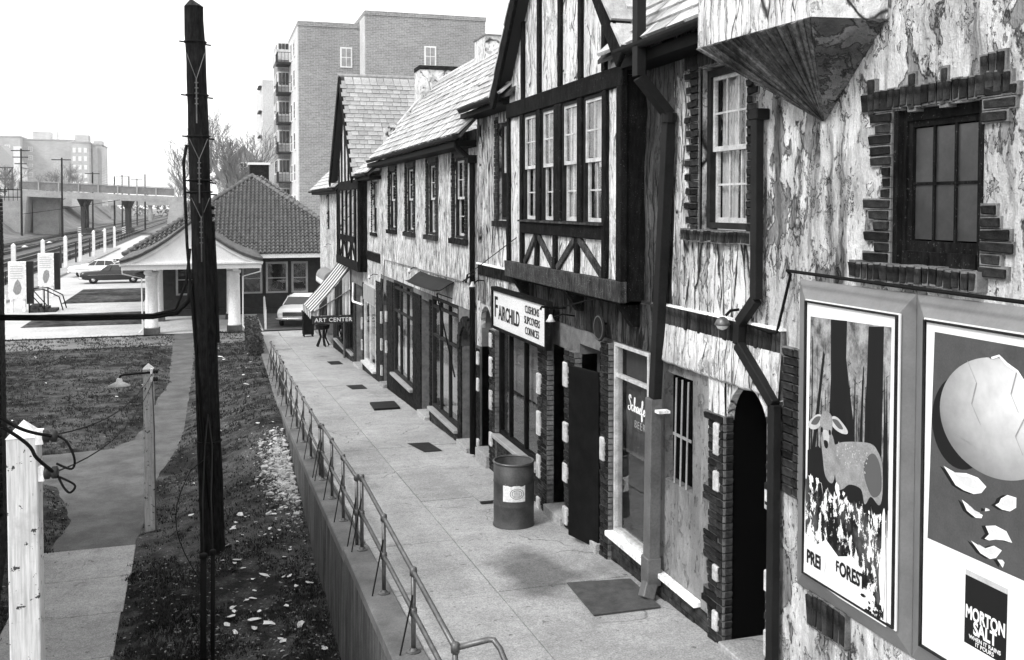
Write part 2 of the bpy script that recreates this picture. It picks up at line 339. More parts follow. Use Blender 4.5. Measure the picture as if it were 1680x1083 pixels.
def rag(P, amp=.03, step=.2):     # ragged edge for a worn path
    out = []
    for i in range(len(P)):
        a = Vector(P[i]); b = Vector(P[(i+1) % len(P)]); n = max(1, int((b-a).length/step)); t = (b-a).normalized(); pr = Vector((-t[1], t[0]))
        for k in range(n):
            p = a + (b-a)*k/n; out.append(p + pr*noise.noise(Vector((p[0]*2.1, p[1]*2.1, 9)))*amp*2)
    return out
struct(MB().poly([(p[0], p[1], .012) for p in rag(PATH)]), 'asphalt_path', M['asphalt'], fix=False)
walk = struct(MB().poly([(-3.05,8,-.02),(-1.34,8,-.02),(-1.38,18.98,-.02),(-3.05,18.98,-.02)]), 'concrete_walk', M['mortar_dark'])
ys = [8, 9.5, 11.05, 12.65, 14.3, 15.85, 17.4, 18.95]
for a, b in zip(ys, ys[1:]):
    MB().hexa([(-3.0,a+.008,-.04),(-1.37,a+.008,-.04),(-1.40,b-.008,-.04),(-3.0,b-.008,-.04),(-3.0,a+.008,.03),(-1.37,a+.008,.03),(-1.40,b-.008,.03),(-3.0,b-.008,.03)]).build('slab', M['concrete'], walk, bevel=.008)
# grass blades on the lawn: nobody could count them
gm = MB()
def tuft(x, y, z, h, n=3):
    for k in range(n):
        a = ru(0, 2*pi); w = ru(.006, .016); l = h*ru(.5, 1.1); lean = ru(.2, 1.0)*l
        px, py = x+ru(-.04,.04), y+ru(-.04,.04); dx, dy = cos(a), sin(a)
        i = len(gm.v); gm.v += [(px-dy*w, py+dx*w, z-.01), (px+dy*w, py-dx*w, z-.01), (px+dx*lean, py+dy*lean, z+l)]; gm.f.append((i, i+1, i+2))
cnt = 0
for k in range(52000):
    t = rnd(); y = 12.4 + 37*(t**1.7); x = ru(-3.3, 1.6) if y < 18 else ru(-11, 1.75)
    if pathdist(x, y) + .16*noise.noise(Vector((x*2.3, y*2.3, 8))) < .0: continue
    d = noise.noise(Vector((x*.9, y*.9, 5)))*.6 + noise.noise(Vector((x*3, y*3, 1)))*.5
    if d < -.12 + ru(-.12,.12): continue
    tuft(x, y, LZ(x, y), .045 + .045*max(0, d) + .02*(y > 25))
g_o = gm.build('grass', M['grass'], None, fix=False); tag(g_o, 'thin scruffy grass over the lawn beside the path', 'grass', kind='stuff')

# dead leaves, twigs and grit strewn over the lawn
dm = MB()
for k in range(4200):
    y = 12.4 + 36*(rnd()**1.8); x = ru(-3.3, 1.6) if y < 18 else ru(-9, 1.7)
    if pathdist(x, y) < .02: continue
    s = ru(.006, .018); a = ru(0, 6.28); z = LZ(x, y) + ru(.012, .045); l = s*ru(1, 3.0)
    dm.poly([(x-cos(a)*l, y-sin(a)*l, z), (x+sin(a)*s, y-cos(a)*s, z+ru(0,.012)), (x+cos(a)*l, y+sin(a)*l, z), (x-sin(a)*s, y+cos(a)*s, z+ru(0,.012))])
M['deadleaf'] = grimy('dry dead leaves', .34, .10, 20, .9, 60, 0)
tag(dm.build('dead_leaves', M['deadleaf'], None, fix=False), 'pale dead leaves and grit strewn through the lawn', 'leaves', kind='stuff')
# pavement: bed with separate concrete slabs, falling away from the camera
def PXL(y): return 1.95 if y < 28 else 1.95 + (y-28)/22*.33
pb = MB()
pv_pts = [4, 28, 50]
for a, b in zip(pv_pts, pv_pts[1:]):
    pb.hexa([(PXL(a)-.03,a,-.1),(5.6,a,-.1),(5.6,b,-.1),(PXL(b)-.03,b,-.1),(PXL(a)-.03,a,PZ(a)-.03),(5.6,a,PZ(a)-.03),(5.6,b,PZ(b)-.03),(PXL(b)-.03,b,PZ(b)-.03)])
pave = struct(pb, 'pavement', M['mortar_dark'])
yj = [4, 6.4, 8.55, 10.66, 12.8, 14.95, 17.1, 19.3, 21.5, 23.7, 25.9, 28, 30.4, 33, 35.6, 38.4, 41.3, 44.2, 47.2, 50]
for a, b in zip(yj, yj[1:]):
    for c in (0, 1):
        g = .007; xa0, xb0 = (PXL(a), PXL(b)) if c == 0 else (3.1+g, 3.1+g); xa1 = xb1 = (3.1-g if c == 0 else 4.86)
        dz = ru(-.006, .004)
        MB().hexa([(xa0,a+g,-.05),(xa1,a+g,-.05),(xb1,b-g,-.05),(xb0,b-g,-.05),(xa0,a+g,PZ(a)+dz),(xa1,a+g,PZ(a)+dz),(xb1,b-g,PZ(b)+dz),(xb0,b-g,PZ(b)+dz)]).build('slab', M['concrete'], pave, bevel=.006)
# retaining wall with stepped coping sections
SEC = [(4.2, 12.85, 2.15, 1.735), (12.85, 17.65, 1.63, 1.36), (17.65, 28.2, 1.30, .86), (28.2, 48.5, .80, .02)]
def CZ(y):
    for a, b, p, q in SEC:
        if a <= y <= b: return p + (q-p)*(y-a)/(b-a)
    return 0
rw = thing('retaining_wall', 'stained concrete retaining wall between lawn and pavement', 'wall', (1.8, 26, 0))
def WX(y): return 1.62 if y < 28 else 1.62 + (y-28)/22*.33
for si, (a, b, p, q) in enumerate(SEC):
    n = max(2, round((b-a)/2.4)); 
    for k in range(n):
        ya = a + (b-a)*k/n + .006; yb = a + (b-a)*(k+1)/n - .006; dx = ru(-.008,.008) + (0, .02, .04, .04)[si]
        MB().hexa([(WX(ya)+dx-.03,ya,-.4),(PXL(ya)-.008,ya,-.4),(PXL(yb)-.008,yb,-.4),(WX(yb)+dx-.03,yb,-.4),(WX(ya)+dx,ya,CZ(ya)-.14),(PXL(ya)-.008,ya,CZ(ya)-.14),(PXL(yb)-.008,yb,CZ(yb)-.14),(WX(yb)+dx,yb,CZ(yb)-.14)]).build('wall_panel', M['wall_conc'], rw, bevel=.008)
    dx = (0, .02, .04, .04)[si]
    MB().hexa([(WX(a)-.012+dx,a+.004,CZ(a+.01)-.138),(PXL(a)-.006,a+.004,CZ(a+.01)-.138),(PXL(b)-.006,b-.004,q-.138),(WX(b)-.012+dx,b-.004,q-.138),(WX(a)-.012+dx,a+.004,p),(PXL(a)-.006,a+.004,p),(PXL(b)-.006,b-.004,q),(WX(b)-.012+dx,b-.004,q)]).build('coping', M['coping'], rw, bevel=.012)
# pale rubble and plaster spilled at the foot of the wall
rb = MB(); M['rubble'] = grimy('plaster rubble', .6, .35, 6, .9, 40, .2)
for k in range(1900):
    y = 21.4 + random.gauss(0, 1.25); x = 1.6 - abs(random.gauss(0, .30)); s = ru(.005, .03) if k % 14 else ru(.04,.08)
    rb.obox((x, y, LZ(x, y)+s*.2), s*ru(.7,2), s*ru(.7,2), s*.7, Matrix.Rotation(ru(0,6), 3, 'Z') @ Matrix.Rotation(ru(-.5,.5), 3, 'X'))
tag(rb.build('plaster_rubble', M['rubble']), 'pale plaster rubble heaped against the retaining wall foot', 'rubble', kind='stuff')
# station forecourt, road, track bed, platform
struct(MB().poly([(-14,50,.005),(2.4,50,.005),(2.4,86,.005),(-14,86,.005)]), 'station_walk', M['gravel'])
struct(MB().poly([(2.4,50,.009),(12,50,.009),(12,140,.009),(2.4,140,.009)]), 'road', M['asphalt'])
struct(MB().poly([(-14,86,.007),(2.4,86,.007),(2.4,215,.007),(-14,215,.007)]), 'car_park', M['gravel'])
for nm, (a, b, c, d) in {'lawn_strip': (-9.2, -4.3, 67.3, 78.5), 'lawn_patch': (-9.4, -3.6, 54.6, 61.0)}.items():
    g = MB(); 
    for j in range(13):
        for i in range(13): x = a+(b-a)*i/12; y = c+(d-c)*j/12; g.v.append((x, y, .012 + (.05+noise.noise(Vector((x,y,2)))*.05)*(0 < i < 12 and 0 < j < 12)))
    for j in range(12):
        for i in range(12): k = j*13+i; g.f.append((k, k+1, k+14, k+13))
    struct(g, nm, M['lawn'], smooth=True)
struct(MB().poly([(-45,20,.004),(-14.4,20,.004),(-14.4,700,.004),(-45,700,.004)]), 'track_bed', M['ballast'])
pf = MB().box(-15.1,-12.6,40,150,-.05,.18); struct(pf, 'platform', M['concrete'], bevel=.02)
# ------------------------------------------------------------------ facade helpers (walls face -X)
FX = 4.8
def wall(name, X, y0, y1, z0, z1, holes, depth, mat, parent, cell=.5, amp=0.0, seed=0):
    ysx = {y0, y1}; zsx = {z0, z1}
    for a, b, c, d in holes: ysx |= {min(max(a,y0),y1), min(max(b,y0),y1)}; zsx |= {min(max(c,z0),z1), min(max(d,z0),z1)}
    def fill(s):
        s = sorted(s); out = []
        for a, b in zip(s, s[1:]):
            n = max(1, math.ceil((b-a)/cell)); out += [a + (b-a)*k/n for k in range(n)]
        return out + [s[-1]]
    Y = fill(ysx); Z = fill(zsx); m = MB(); idx = {}
    def vid(i, j):
        if (i, j) not in idx:
            y, z = Y[i], Z[j]; dx = 0
            if amp:
                dx = -amp*(.6*noise.noise(Vector((y*9+seed, z*1.3, 0))) + .5*noise.noise(Vector((y*2.2, z*1.6, seed+4))) + .35*noise.noise(Vector((y*20, z*4, seed))))
            idx[(i, j)] = len(m.v); m.v.append((X+dx, y, z))
        return idx[(i, j)]
    for i in range(len(Y)-1):
        for j in range(len(Z)-1):
            cy = (Y[i]+Y[i+1])/2; cz = (Z[j]+Z[j+1])/2
            if any(a < cy < b and c < cz < d for a, b, c, d in holes): continue
            m.f.append((vid(i,j), vid(i,j+1), vid(i+1,j+1), vid(i+1,j)))
    for a, b, c, d in holes:
        m.add([(X,a,c),(X,b,c),(X,b,d),(X,a,d),(X+depth,a,c),(X+depth,b,c),(X+depth,b,d),(X+depth,a,d)], [(0,1,5,4),(2,3,7,6),(1,2,6,5),(3,0,4,7)])
    m.add([(X,y0,z1),(X,y1,z1),(X+.3,y1,z1),(X+.3,y0,z1)], [(0,1,2,3)])
    return m.build(name, mat, parent, fix=False)
def arch_fill(name, X, y0, y1, zs, zt, depth, mat, parent, n=10):
    """fills the corners of a square-headed hole above an arch that springs at zs and crowns at zt"""
    m = MB(); cy = (y0+y1)/2; r = (y1-y0)/2; top = zt + .02
    pts = [(cy - r*cos(pi*k/n), zs + (zt-zs)*sin(pi*k/n)) for k in range(n+1)]
    for (a, za), (b, zb) in zip(pts, pts[1:]):
        m.add([(X+.002,a,za),(X+.002,b,zb),(X+.002,b,top),(X+.002,a,top)], [(0,3,2,1)])
        m.add([(X+.002,a,za),(X+.002,b,zb),(X+depth,b,zb),(X+depth,a,za)], [(0,1,2,3)])
    return m.build(name, mat, parent, fix=False)
def curtain_mesh(X, y0, y1, z0, z1, amp=.02, waves=7):
    m = MB(); n = 40
    for k in range(n+1):
        y = y0+(y1-y0)*k/n; x = X + amp*sin(k/n*waves*2*pi + .7*sin(k*.37)); m.v += [(x, y, z0), (x, y, z1)]
    for k in range(n): m.f.append((2*k, 2*k+1, 2*k+3, 2*k+2))
    return m
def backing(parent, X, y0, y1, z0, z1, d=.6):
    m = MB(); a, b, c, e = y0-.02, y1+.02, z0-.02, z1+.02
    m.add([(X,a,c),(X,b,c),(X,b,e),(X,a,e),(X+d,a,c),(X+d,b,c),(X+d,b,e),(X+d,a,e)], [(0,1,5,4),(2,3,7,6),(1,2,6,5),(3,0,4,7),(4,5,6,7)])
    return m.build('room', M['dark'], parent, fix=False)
def bars(m, X, y0, y1, z0, z1, cols, rows, st, rail, bar, d=.035):
    m.box(X, X+d, y0, y0+st, z0, z1); m.box(X, X+d, y1-st, y1, z0, z1)
    m.box(X+.002, X+d-.002, y0+st, y1-st, z0, z0+rail); m.box(X+.002, X+d-.002, y0+st, y1-st, z1-st, z1)
    ia, ib, ic, id_ = y0+st, y1-st, z0+rail, z1-st
    for k in range(1, cols): y = ia+(ib-ia)*k/cols; m.box(X+.006, X+d-.006, y-bar/2, y+bar/2, ic, id_)
    for k in range(1, rows):
        z = ic+(id_-ic)*k/rows
        m.box(X+.008, X+d-.008, ia, ib, z-bar/2, z+bar/2)
    return [(ia+(ib-ia)*i/cols+bar/2, ia+(ib-ia)*(i+1)/cols-bar/2, ic+(id_-ic)*j/rows+bar/2, ic+(id_-ic)*(j+1)/rows-bar/2) for i in range(cols) for j in range(rows)]
def dh_window(parent, X, y0, y1, z0, z1, cols=2, rows=2, panes=True, frame='frame_dark', sash='sash', cur=None, fw=.06, glass='glass', bar=.02, up=.5, sd=.03):
    """double-hung sash window; X is the outer face of its frame"""
    f = MB(); f.box(X, X+.12, y0, y0+fw, z0, z1); f.box(X, X+.12, y1-fw, y1, z0, z1); f.box(X-.004, X+.124, y0+fw, y1-fw, z1-fw, z1); f.box(X-.02, X+.12, y0+fw, y1-fw, z0, z0+fw*.8)
    w = f.build('window', M[frame], parent)
    a, b, c, d = y0+fw, y1-fw, z0+fw*.8, z1-fw; mid = c + (d-c)*up
    for nm, X2, zc, zd in (('upper_sash', X+sd, mid-.02, d), ('lower_sash', X+sd+.036, c, mid+.02)):
        s = MB(); pl = bars(s, X2, a, b, zc, zd, cols, rows, .04, .05, bar); s.build(nm, M[sash], w)
        if panes:
            for (p, q, u, v) in pl: MB().box(X2+.015, X2+.018, p, q, u, v).build('pane', M[glass], w)
        else: MB().box(X2+.015, X2+.018, a+.04, b-.04, zc+.05, zd-.04).build('pane', M[glass], w)
    if cur == 'sides':
        for p, q in ((a, a+(b-a)*.42), (b-(b-a)*.42, b)): curtain_mesh(X+.14, p, q, c, d, .012, 4).build('curtain', M['curtain'], w, smooth=True)
    elif cur == 'full': curtain_mesh(X+sd+.09, a, b, c, d, .012, 7).build('curtain', M['curtain'], w, smooth=True)
    elif cur == 'low': curtain_mesh(X+sd+.09, a, b, c, mid+.1, .012, 8).build('curtain', M['curtain'], w, smooth=True)
    elif cur == 'blind': MB().box(X+.17, X+.175, a, b, c+(d-c)*.45, d).build('blind', M['curtain'], w)
    backing(w, X+.121, y0+.01, y1-.01, z0+.01, z1-.01)
    return w
def shop_window(parent, X, y0, y1, z0, z1, mull=(), trans=(), frame='black_paint', fw=.07, mw=.05, glass='glass', blind=.45, sill=None, sill_d=.12, blind_m='blind', name='shop_window'):
    f = MB(); f.box(X, X+.1, y0, y0+fw, z0, z1); f.box(X, X+.1, y1-fw, y1, z0, z1); f.box(X+.003, X+.097, y0+fw, y1-fw, z1-fw, z1); f.box(X+.003, X+.097, y0+fw, y1-fw, z0, z0+fw)
    Ys = [y0+fw] + [y for y in mull] + [y1-fw]; Zs = [z0+fw] + list(trans) + [z1-fw]
    for y in mull: f.box(X+.006, X+.08, y-mw/2, y+mw/2, z0+fw, z1-fw)
    for z in trans: f.box(X+.009, X+.077, y0+fw, y1-fw, z-mw/2, z+mw/2)
    w = f.build(name, M[frame], parent)
    for a, b in zip(Ys, Ys[1:]):
        for c, d in zip(Zs, Zs[1:]):
            MB().box(X+.04, X+.045, a+(mw/2 if a in mull else 0), b-(mw/2 if b in mull else 0), c+(mw/2 if c in trans else 0), d-(mw/2 if d in trans else 0)).build('pane', M[glass], w)
    if blind: curtain_mesh(X+.16, y0+.02, y1-.02, z0+(z1-z0)*blind, z1-.02, .008, 9).build('blind', M[blind_m], w, smooth=True)
    if sill: MB().box(X-sill_d, X+.02, y0-.05, y1+.05, z0-.07, z0-.002).build('sill', M[sill], w, bevel=.008)
    backing(w, X+.101, y0+.01, y1-.01, z0+.01, z1-.01, .9)
    return w
# bricks -------------------------------------------------------------
def brick_mesh(lx, ly, lz, seed):
    random.seed(seed); b = bmesh.new(); bmesh.ops.create_cube(b, size=1)
    for v in b.verts: v.co = Vector((v.co.x*lx, v.co.y*ly, v.co.z*lz)) + Vector((ru(-.007,.007), ru(-.009,.009), ru(-.006,.006)))
    bmesh.ops.bevel(b, geom=b.edges[:], offset=.006, segments=1, affect='EDGES')
    me = bpy.data.meshes.new('brick'); b.to_mesh(me); b.free(); me.materials.append(M['brick']); return me
BR = [brick_mesh(.11, .2, .062, s) for s in range(5)]           # stretcher
BH = [brick_mesh(.2, .1, .062, s+9) for s in range(4)]          # header
BS = [brick_mesh(.11, .062, .2, s+20) for s in range(4)]        # soldier
BHF = [brick_mesh(.11, .13, .062, s+30) for s in range(4)]
random.seed(11)
MORT = {}; MDIM = {}
for L_, d_ in ((BR, (.2,.062)), (BH, (.1,.062)), (BS, (.062,.2)), (BHF, (.13,.062))):
    for q_ in L_: MDIM[q_.name] = d_
def bput(parent, me, x, y, z, sy=1, sz=1, prou=.010):
    a_, b_ = MDIM[me[0].name]; MORT.setdefault(parent.name, (parent, MB()))[1].box(x-.044, x+.06, y-a_*sy/2-.012, y+a_*sy/2+.012, z-b_*sz/2-.012, z+b_*sz/2+.012)
    return inst(random.choice(me), 'brick', parent, (x + ru(-prou, prou*.4), y, z), (ru(-.03,.03), ru(-.03,.03), ru(-.03,.03)), (1, sy*ru(.95,1.03), sz*ru(.95,1.03)))
def brick_col(parent, X, ya, yb, z0, z1, toward, ragged=True, pitch=.075):
    """a ragged jamb: courses stacked between z0 and z1; its straight edge is at ya, the ragged edge varies around yb"""
    n = int((z1-z0)/pitch); w = abs(yb-ya); s = 1 if yb > ya else -1
    for k in range(n):
        z = z0 + pitch*(k+.5); L = w*(1.0 if k % 2 else .62)*(ru(.85,1.15) if ragged else 1)
        if L > .26: 
            bput(parent, BR, X+.03, ya+s*L*.3, z, (L*.58)/.2); bput(parent, BHF, X+.03, ya+s*L*.81, z, (L*.34)/.13)
        else: bput(parent, BR, X+.03, ya+s*L*.5, z, L*.94/.2)
def brick_area(parent, X, y0, y1, z0f, z1, name='brickwork', pitch=.075, L=.205, mat='brick'):
    """joined brickwork as real bricks: one mesh"""
    m = MB(); z = min(z0f(y0), z0f(y1)) if callable(z0f) else z0f; k = 0
    while z + pitch <= z1 + .001:
        y = y0 - (L/2 if k % 2 else 0)
        while y < y1:
            a = max(y, y0)+.004; b = min(y+L, y1)-.004
            if b - a > .03:
                e = ru(-.006, .006); m.box(X-.015+e, X+.08, a+ru(-.002,.002), b+ru(-.002,.002), z+.005, z+pitch-.005)
            y += L
        z += pitch; k += 1
    o = m.build(name, M[mat], parent, fix=False); o['kind'] = 'stuff'
    return o
def mortar_bed(parent, X, y0, y1, z0, z1, mat='mortar_dark', name='mortar', d=.09): return MB().box(X, X+d, min(y0,y1), max(y0,y1), z0, z1).build(name, M[mat], parent)
def soldier_row(parent, X, y0, y1, z0, h=.2, slope=0.0, objs=True, name='soldier_course'):
    y = y0; m = MB()
    while y < y1-.03:
        zc = z0 + h/2 + slope*(y-y0)
        if objs: bput(parent, BS, X+.03, y+.036, zc+ru(-.008,.008), 1, h/.2)
        else: m.box(X-.012+ru(-.005,.005), X+.08, y+.005, y+.068, zc-h/2, zc+h/2+ru(-.01,.01))
        y += .073
    if not objs: o = m.build(name, M['brick'], parent, fix=False); o['kind'] = 'stuff'; return o
# slates -------------------------------------------------------------
def build_mortar(mat='mortar'):
    for k in list(MORT): p_, m_ = MORT.pop(k); q_ = m_.build('mortar_joints', M[mat], p_, fix=False); q_['kind'] = 'stuff'
def slate_mesh(w, l, t, seed, mat):
    random.seed(seed); m = MB(); j = lambda a: ru(-a, a)
    m.hexa([(-w/2,0+j(.015),0),(w/2,0+j(.015),0),(w/2,l,0),(-w/2,l,0),(-w/2,0+j(.004),t),(w/2,0+j(.004),t),(w/2,l,t*.6),(-w/2,l,t*.6)])
    me = m.mesh('slate'); me.materials.append(mat); return me
SL = {k: [slate_mesh(w, .42, .042, s*7+i, M[mt]) for i in range(4)] for s, (k, w, mt) in enumerate((('big', .42, 'slate'), ('grey', .27, 'slate_grey')))}
random.seed(21)
def slate_roof(parent, o, along, up, length, slope_len, kind='big', w=.42, expo=.22, inside=None, limit=300, order=None):
    """slates laid in courses on a plane: o = lower corner, along/up = unit vectors"""
    o = Vector(o); along = Vector(along).normalized(); up = Vector(up).normalized(); nrm = along.cross(up)
    if nrm.z < 0: nrm = -nrm
    L = []; rows = int(slope_len/expo)
    for r_ in range(rows):
        a = -(w*.5 if r_ % 2 else 0)
        while a < length:
            ww = w*ru(.75, 1.2); c = a + ww/2
            if c-ww/2 >= -.04 and c+ww/2 <= length+.04:
                p = o + along*c + up*(r_*expo) + nrm*(.012 + ru(0, .008))
                if inside is None or inside(c, r_*expo): L.append((p, ww))
            a += ww + .018
    if order: L.sort(key=order)
    xa = along; 
    if xa.cross(up).dot(nrm) < 0: xa = -xa
    base = Matrix((xa, up, nrm)).transposed()
    rest = MB()
    for i, (p, ww) in enumerate(L):
        tilt = Matrix.Rotation(-.075 + ru(-.012,.012), 3, 'X'); yaw = Matrix.Rotation(ru(-.012,.012), 3, 'Z')
        R3 = base @ yaw @ tilt
        if i < limit:
            q = inst(random.choice(SL[kind]), 'slate', parent, p, (0,0,0), (ww/w, 1, 1)); q.rotation_euler = R3.to_euler()
        else:
            me = SL[kind][0]; n = len(rest.v); rest.v += [tuple(p + R3 @ Vector((v.co.x*ww/w, v.co.y, v.co.z))) for v in me.vertices]; rest.f += [tuple(n+k for k in f.vertices) for f in me.polygons]
    if rest.v: q = rest.build('slates', M['slate' if kind == 'big' else 'slate_grey'], parent, fix=False); q['kind'] = 'stuff'
def downpipe(parent, pts, r, mat, name='downpipe', sq=True, w=.1, brackets=()):
    m = MB()
    if sq:
        for a, b in zip(pts, pts[1:]): m.bar(a, b, w, w*.8, (1, 0, 0) if abs((Vector(b)-Vector(a)).normalized().x) < .9 else (0,0,1))
    else: m.tube(pts, r, 10)
    return m.build(name, M[mat], parent, bevel=.006 if sq else 0, smooth=not sq)
def gutter(parent, X, y0, y1, z, r=.07, mat='gutter'):
    m = MB(); n = 8
    for k in range(n):
        a0 = pi + pi*k/n; a1 = pi + pi*(k+1)/n
        m.add([(X+r*cos(a0),y0,z+r*sin(a0)),(X+r*cos(a0),y1,z+r*sin(a0)),(X+r*cos(a1),y1,z+r*sin(a1)),(X+r*cos(a1),y0,z+r*sin(a1))], [(0,1,2,3)])
    for y in (y0, y1): m.poly([(X+r*cos(pi+pi*k/n), y, z+r*sin(pi+pi*k/n)) for k in range(n+1)])
    return m.build('gutter', M[mat], parent, fix=False)
def lamp_bracket(label, base, reach, drop, parent=None, name='gooseneck_lamp', group='bracket lamps on the shop fronts'):
    """iron arm from the wall with a small bell shade"""
    b = Vector(base); t = thing(name, label, 'lamp', base, group)
    e = b + Vector((-reach, 0, drop)); MB().tube([b, b+Vector((-reach*.5,0,.04+drop*.4)), e], .012, 6).build('arm', M['rod'], t, smooth=True)
    s = MB(); s.lathe([(.015,.05),(.025,.04),(.035,.0),(.07,-.045),(.065,-.045),(.03,-.005),(.015,.03)], e, 14); s.build('shade', M['white_paint'], t, smooth=True)
    MB().lathe([(.005,-.095),(.028,-.07),(.03,-.04),(.015,-.01)], e, 10).build('bulb', M['glass_dirty'], t, smooth=True)
    return t
# ------------------------------------------------------------------ near building: peeling stucco, brick-framed windows, arched door
B1 = thing('stucco_building', 'peeling stucco building with brick-framed windows and a dark arched doorway', 'building', (5.2, 6.2, 0))
wall('wall', FX, 1.5, 7.95, 1.0, 9.4, [(5.17,6.05,5.80,6.94), (7.70,8.45,1.0,4.56)], .22, M['stucco_peel'], B1, .06, .03, 3)
wall('wall', FX, 7.95, 9.62, 5.14, 8.3, [(8.08,9.02,6.0,7.64)], .2, M['stucco'], B1, .06, .03, 8)
wall('wall', FX, 9.62, 10.42, 5.14, 8.3, [], .2, M['stucco_dirt_shade'], B1, .06, .035, 15)  # strip darkened by colour for eaves shade as well as stains
# strip of white stucco with a ragged lip under the brick band, over the panel and the arch
lip = MB(); n = 60
for k in range(n+1):
    y = 7.44 + (9.96-7.44)*k/n; e = .02*noise.noise(Vector((y*6,0,0))); d = .025*noise.noise(Vector((y*8,2,0)))
    zb = 4.525 + .015*noise.noise(Vector((y*5,5,0)))
    lip.v += [(FX-.045+e, y, 4.95), (FX-.06+e+d*.4, y, 4.75), (FX-.075+d, y, zb+.03), (FX-.05, y, zb), (FX+.03, y, zb+.01)]
for k in range(n):
    for j in range(4): a = k*5+j; lip.f.append((a, a+1, a+6, a+5))
lip.build('stucco_lip', M['stucco_clean'], B1, smooth=True)
MB().box(FX+.004, FX+.1, 7.44, 10.2, 4.575, 5.14).build('wall_core', M['mortar_dark'], B1)
# brick band (soldier course) between the storeys
band = mortar_bed(B1, FX-.01, 7.44, 10.15, 4.935, 5.145, name='brick_band')
soldier_row(band, FX-.02, 7.46, 10.1, 4.94, .2)
MB().box(FX-.05, FX+.02, 7.44, 9.85, 5.145, 5.165).build('ledge', M['white_worn'], B1)
# near sash window with brick surround
w = dh_window(B1, FX+.06, 8.10, 9.0, 6.02, 7.62, 3, 2, True, 'frame_dark', 'sash', 'sides', .07, up=.5)
for c in list(w.children):
    if c.name.startswith('upper'): pass
ws = mortar_bed(B1, FX-.012, 9.02, 9.2, 5.92, 7.75, name='window_surround', d=.03)
brick_col(ws, FX-.008, 9.03, 9.30, 5.98, 7.72, 1)
brick_col(ws, FX-.008, 8.07, 7.90, 6.0, 7.6, -1)
soldier_row(ws, FX-.045, 7.96, 9.34, 5.89, .10)
soldier_row(ws, FX-.01, 7.96, 9.34, 7.66, .2)
# big near window: sooty sash with reed glass, ragged brick frame
M['dusty_pane'] = grimy('dusty dark pane', .022, .045, 3, .35, 30, 0, .003, .5)
f = MB(); X = FX+.045; f.box(X, X+.1, 5.19, 5.25, 5.82, 6.92); f.box(X, X+.1, 5.97, 6.03, 5.82, 6.92); f.box(X+.003, X+.097, 5.17, 6.05, 6.86, 6.95); f.box(X-.03, X+.097, 5.25, 5.97, 5.82, 5.92)
bw_ = f.build('window', M['timber'], B1)
s = MB(); pl = bars(s, X+.02, 5.25, 5.97, 5.92, 6.86, 3, 2, .045, .075, .022, .04); s.build('sash', M['timber'], bw_)
for p, q, u, v in pl: MB().box(X+.04, X+.044, p, q, u, v).build('pane', M['dusty_pane'], bw_)
backing(bw_, X+.11, 5.2, 6.02, 5.83, 6.91)
MB().box(X-.05, X-.002, 6.0, 6.048, 5.82, 6.938).build('jamb_board', M['timber'], bw_); MB().box(X-.05, X-.002, 5.172, 5.21, 5.82, 6.938).build('jamb_board', M['timber'], bw_)
bs = mortar_bed(B1, FX-.008, 6.05, 6.14, 5.8, 7.0, 'mortar', 'window_surround', .03); 
prof = [(5.74,.36),(5.82,.30),(5.90,.16),(5.98,.27),(6.06,.17),(6.14,.24),(6.22,.30),(6.30,.10),(6.38,.08),(6.46,.08),(6.54,.22),(6.62,.22),(6.70,.24),(6.78,.17),(6.86,.23),(6.94,.26)]
for z, L in prof: bput(bs, BR, FX+.022, 6.06+L/2, z+.04, L/.2)
for z, L in [(6.78,.20),(6.86,.26),(6.94,.28),(5.78,.22),(5.86,.16),(5.94,.26),(6.02,.24),(6.10,.15),(6.18,.12)]:
    bput(bs, BR, FX+.022, 5.16-L/2, z+.04, L/.2)
soldier_row(bs, FX-.012, 4.93, 6.40, 6.965, .13); soldier_row(bs, FX-.008, 4.98, 5.2, 7.06, .16); 
for y in (5.52, 5.84, 6.28): bput(bs, BS, FX+.022, y, 7.06, 1, 1.3)
soldier_row(bs, FX-.07, 5.13, 6.46, 5.70, .11)
MB().box(FX-.01, FX+.05, 5.17, 6.05, 5.782, 5.80).build('sill', M['timber_grey'], bs)
# arched doorway: brick jambs with white quoins, dark passage
arch_fill('arch', FX, 7.70, 8.45, 4.10, 4.54, .08, M['stucco_clean'], B1, 16)
jm = mortar_bed(B1, FX-.015, 8.455, 8.72, 1.7, 4.15, name='door_jamb')
WQ = [(2.02,2.22),(2.52,2.68),(3.42,3.62),(3.78,4.1)]
z = 1.78; k = 0
while z < 4.12:
    white = any(a <= z+.03 <= b for a, b in WQ)
    a = .28 if (k//4) % 2 else .17
    bput(jm, BHF, FX+.005, 8.50, z+.037, .8)                                            # header that turns the corner
    inst(random.choice(BHF), 'brick', jm, (FX+.025, 8.455, z+.037), (0,0,0), (.7, .4, 1))
    if not white: bput(jm, BR, FX-.0, 8.535+a*.5, z+.037, a/.2)
    else: bput(jm, BHF, FX-.0, 8.66, z+.037, .9)
    z += .075; k += 1
for a, b in WQ: MB().box(FX-.075, FX+.0, 8.50, 8.60, a, b).build('quoin', M['quoin'], jm, bevel=.012)
wall('jamb_stucco', FX-.03, 8.45, 8.78, 3.96, 4.56, [], .05, M['stucco_clean'], B1, .06, .03, 33)
jn = mortar_bed(B1, FX-.01, 7.48, 7.69, 1.8, 4.95, name='door_jamb'); z = 1.9
while z < 4.9:
    if not (2.9 < z < 3.5) : bput(jn, BR, FX+.015, 7.575, z+.037, .95)
    z += .085
for a, b in ((2.15,2.4),(2.75,2.95),(3.5,3.75)): MB().box(FX-.05, FX-.011, 7.62, 7.69, a, b).build('quoin', M['quoin'], jn, bevel=.012)
MB().box(FX-.012, FX+.01, 7.36, 7.5, 2.2, 4.1).build('render_patch', M['stucco_peel'], B1)
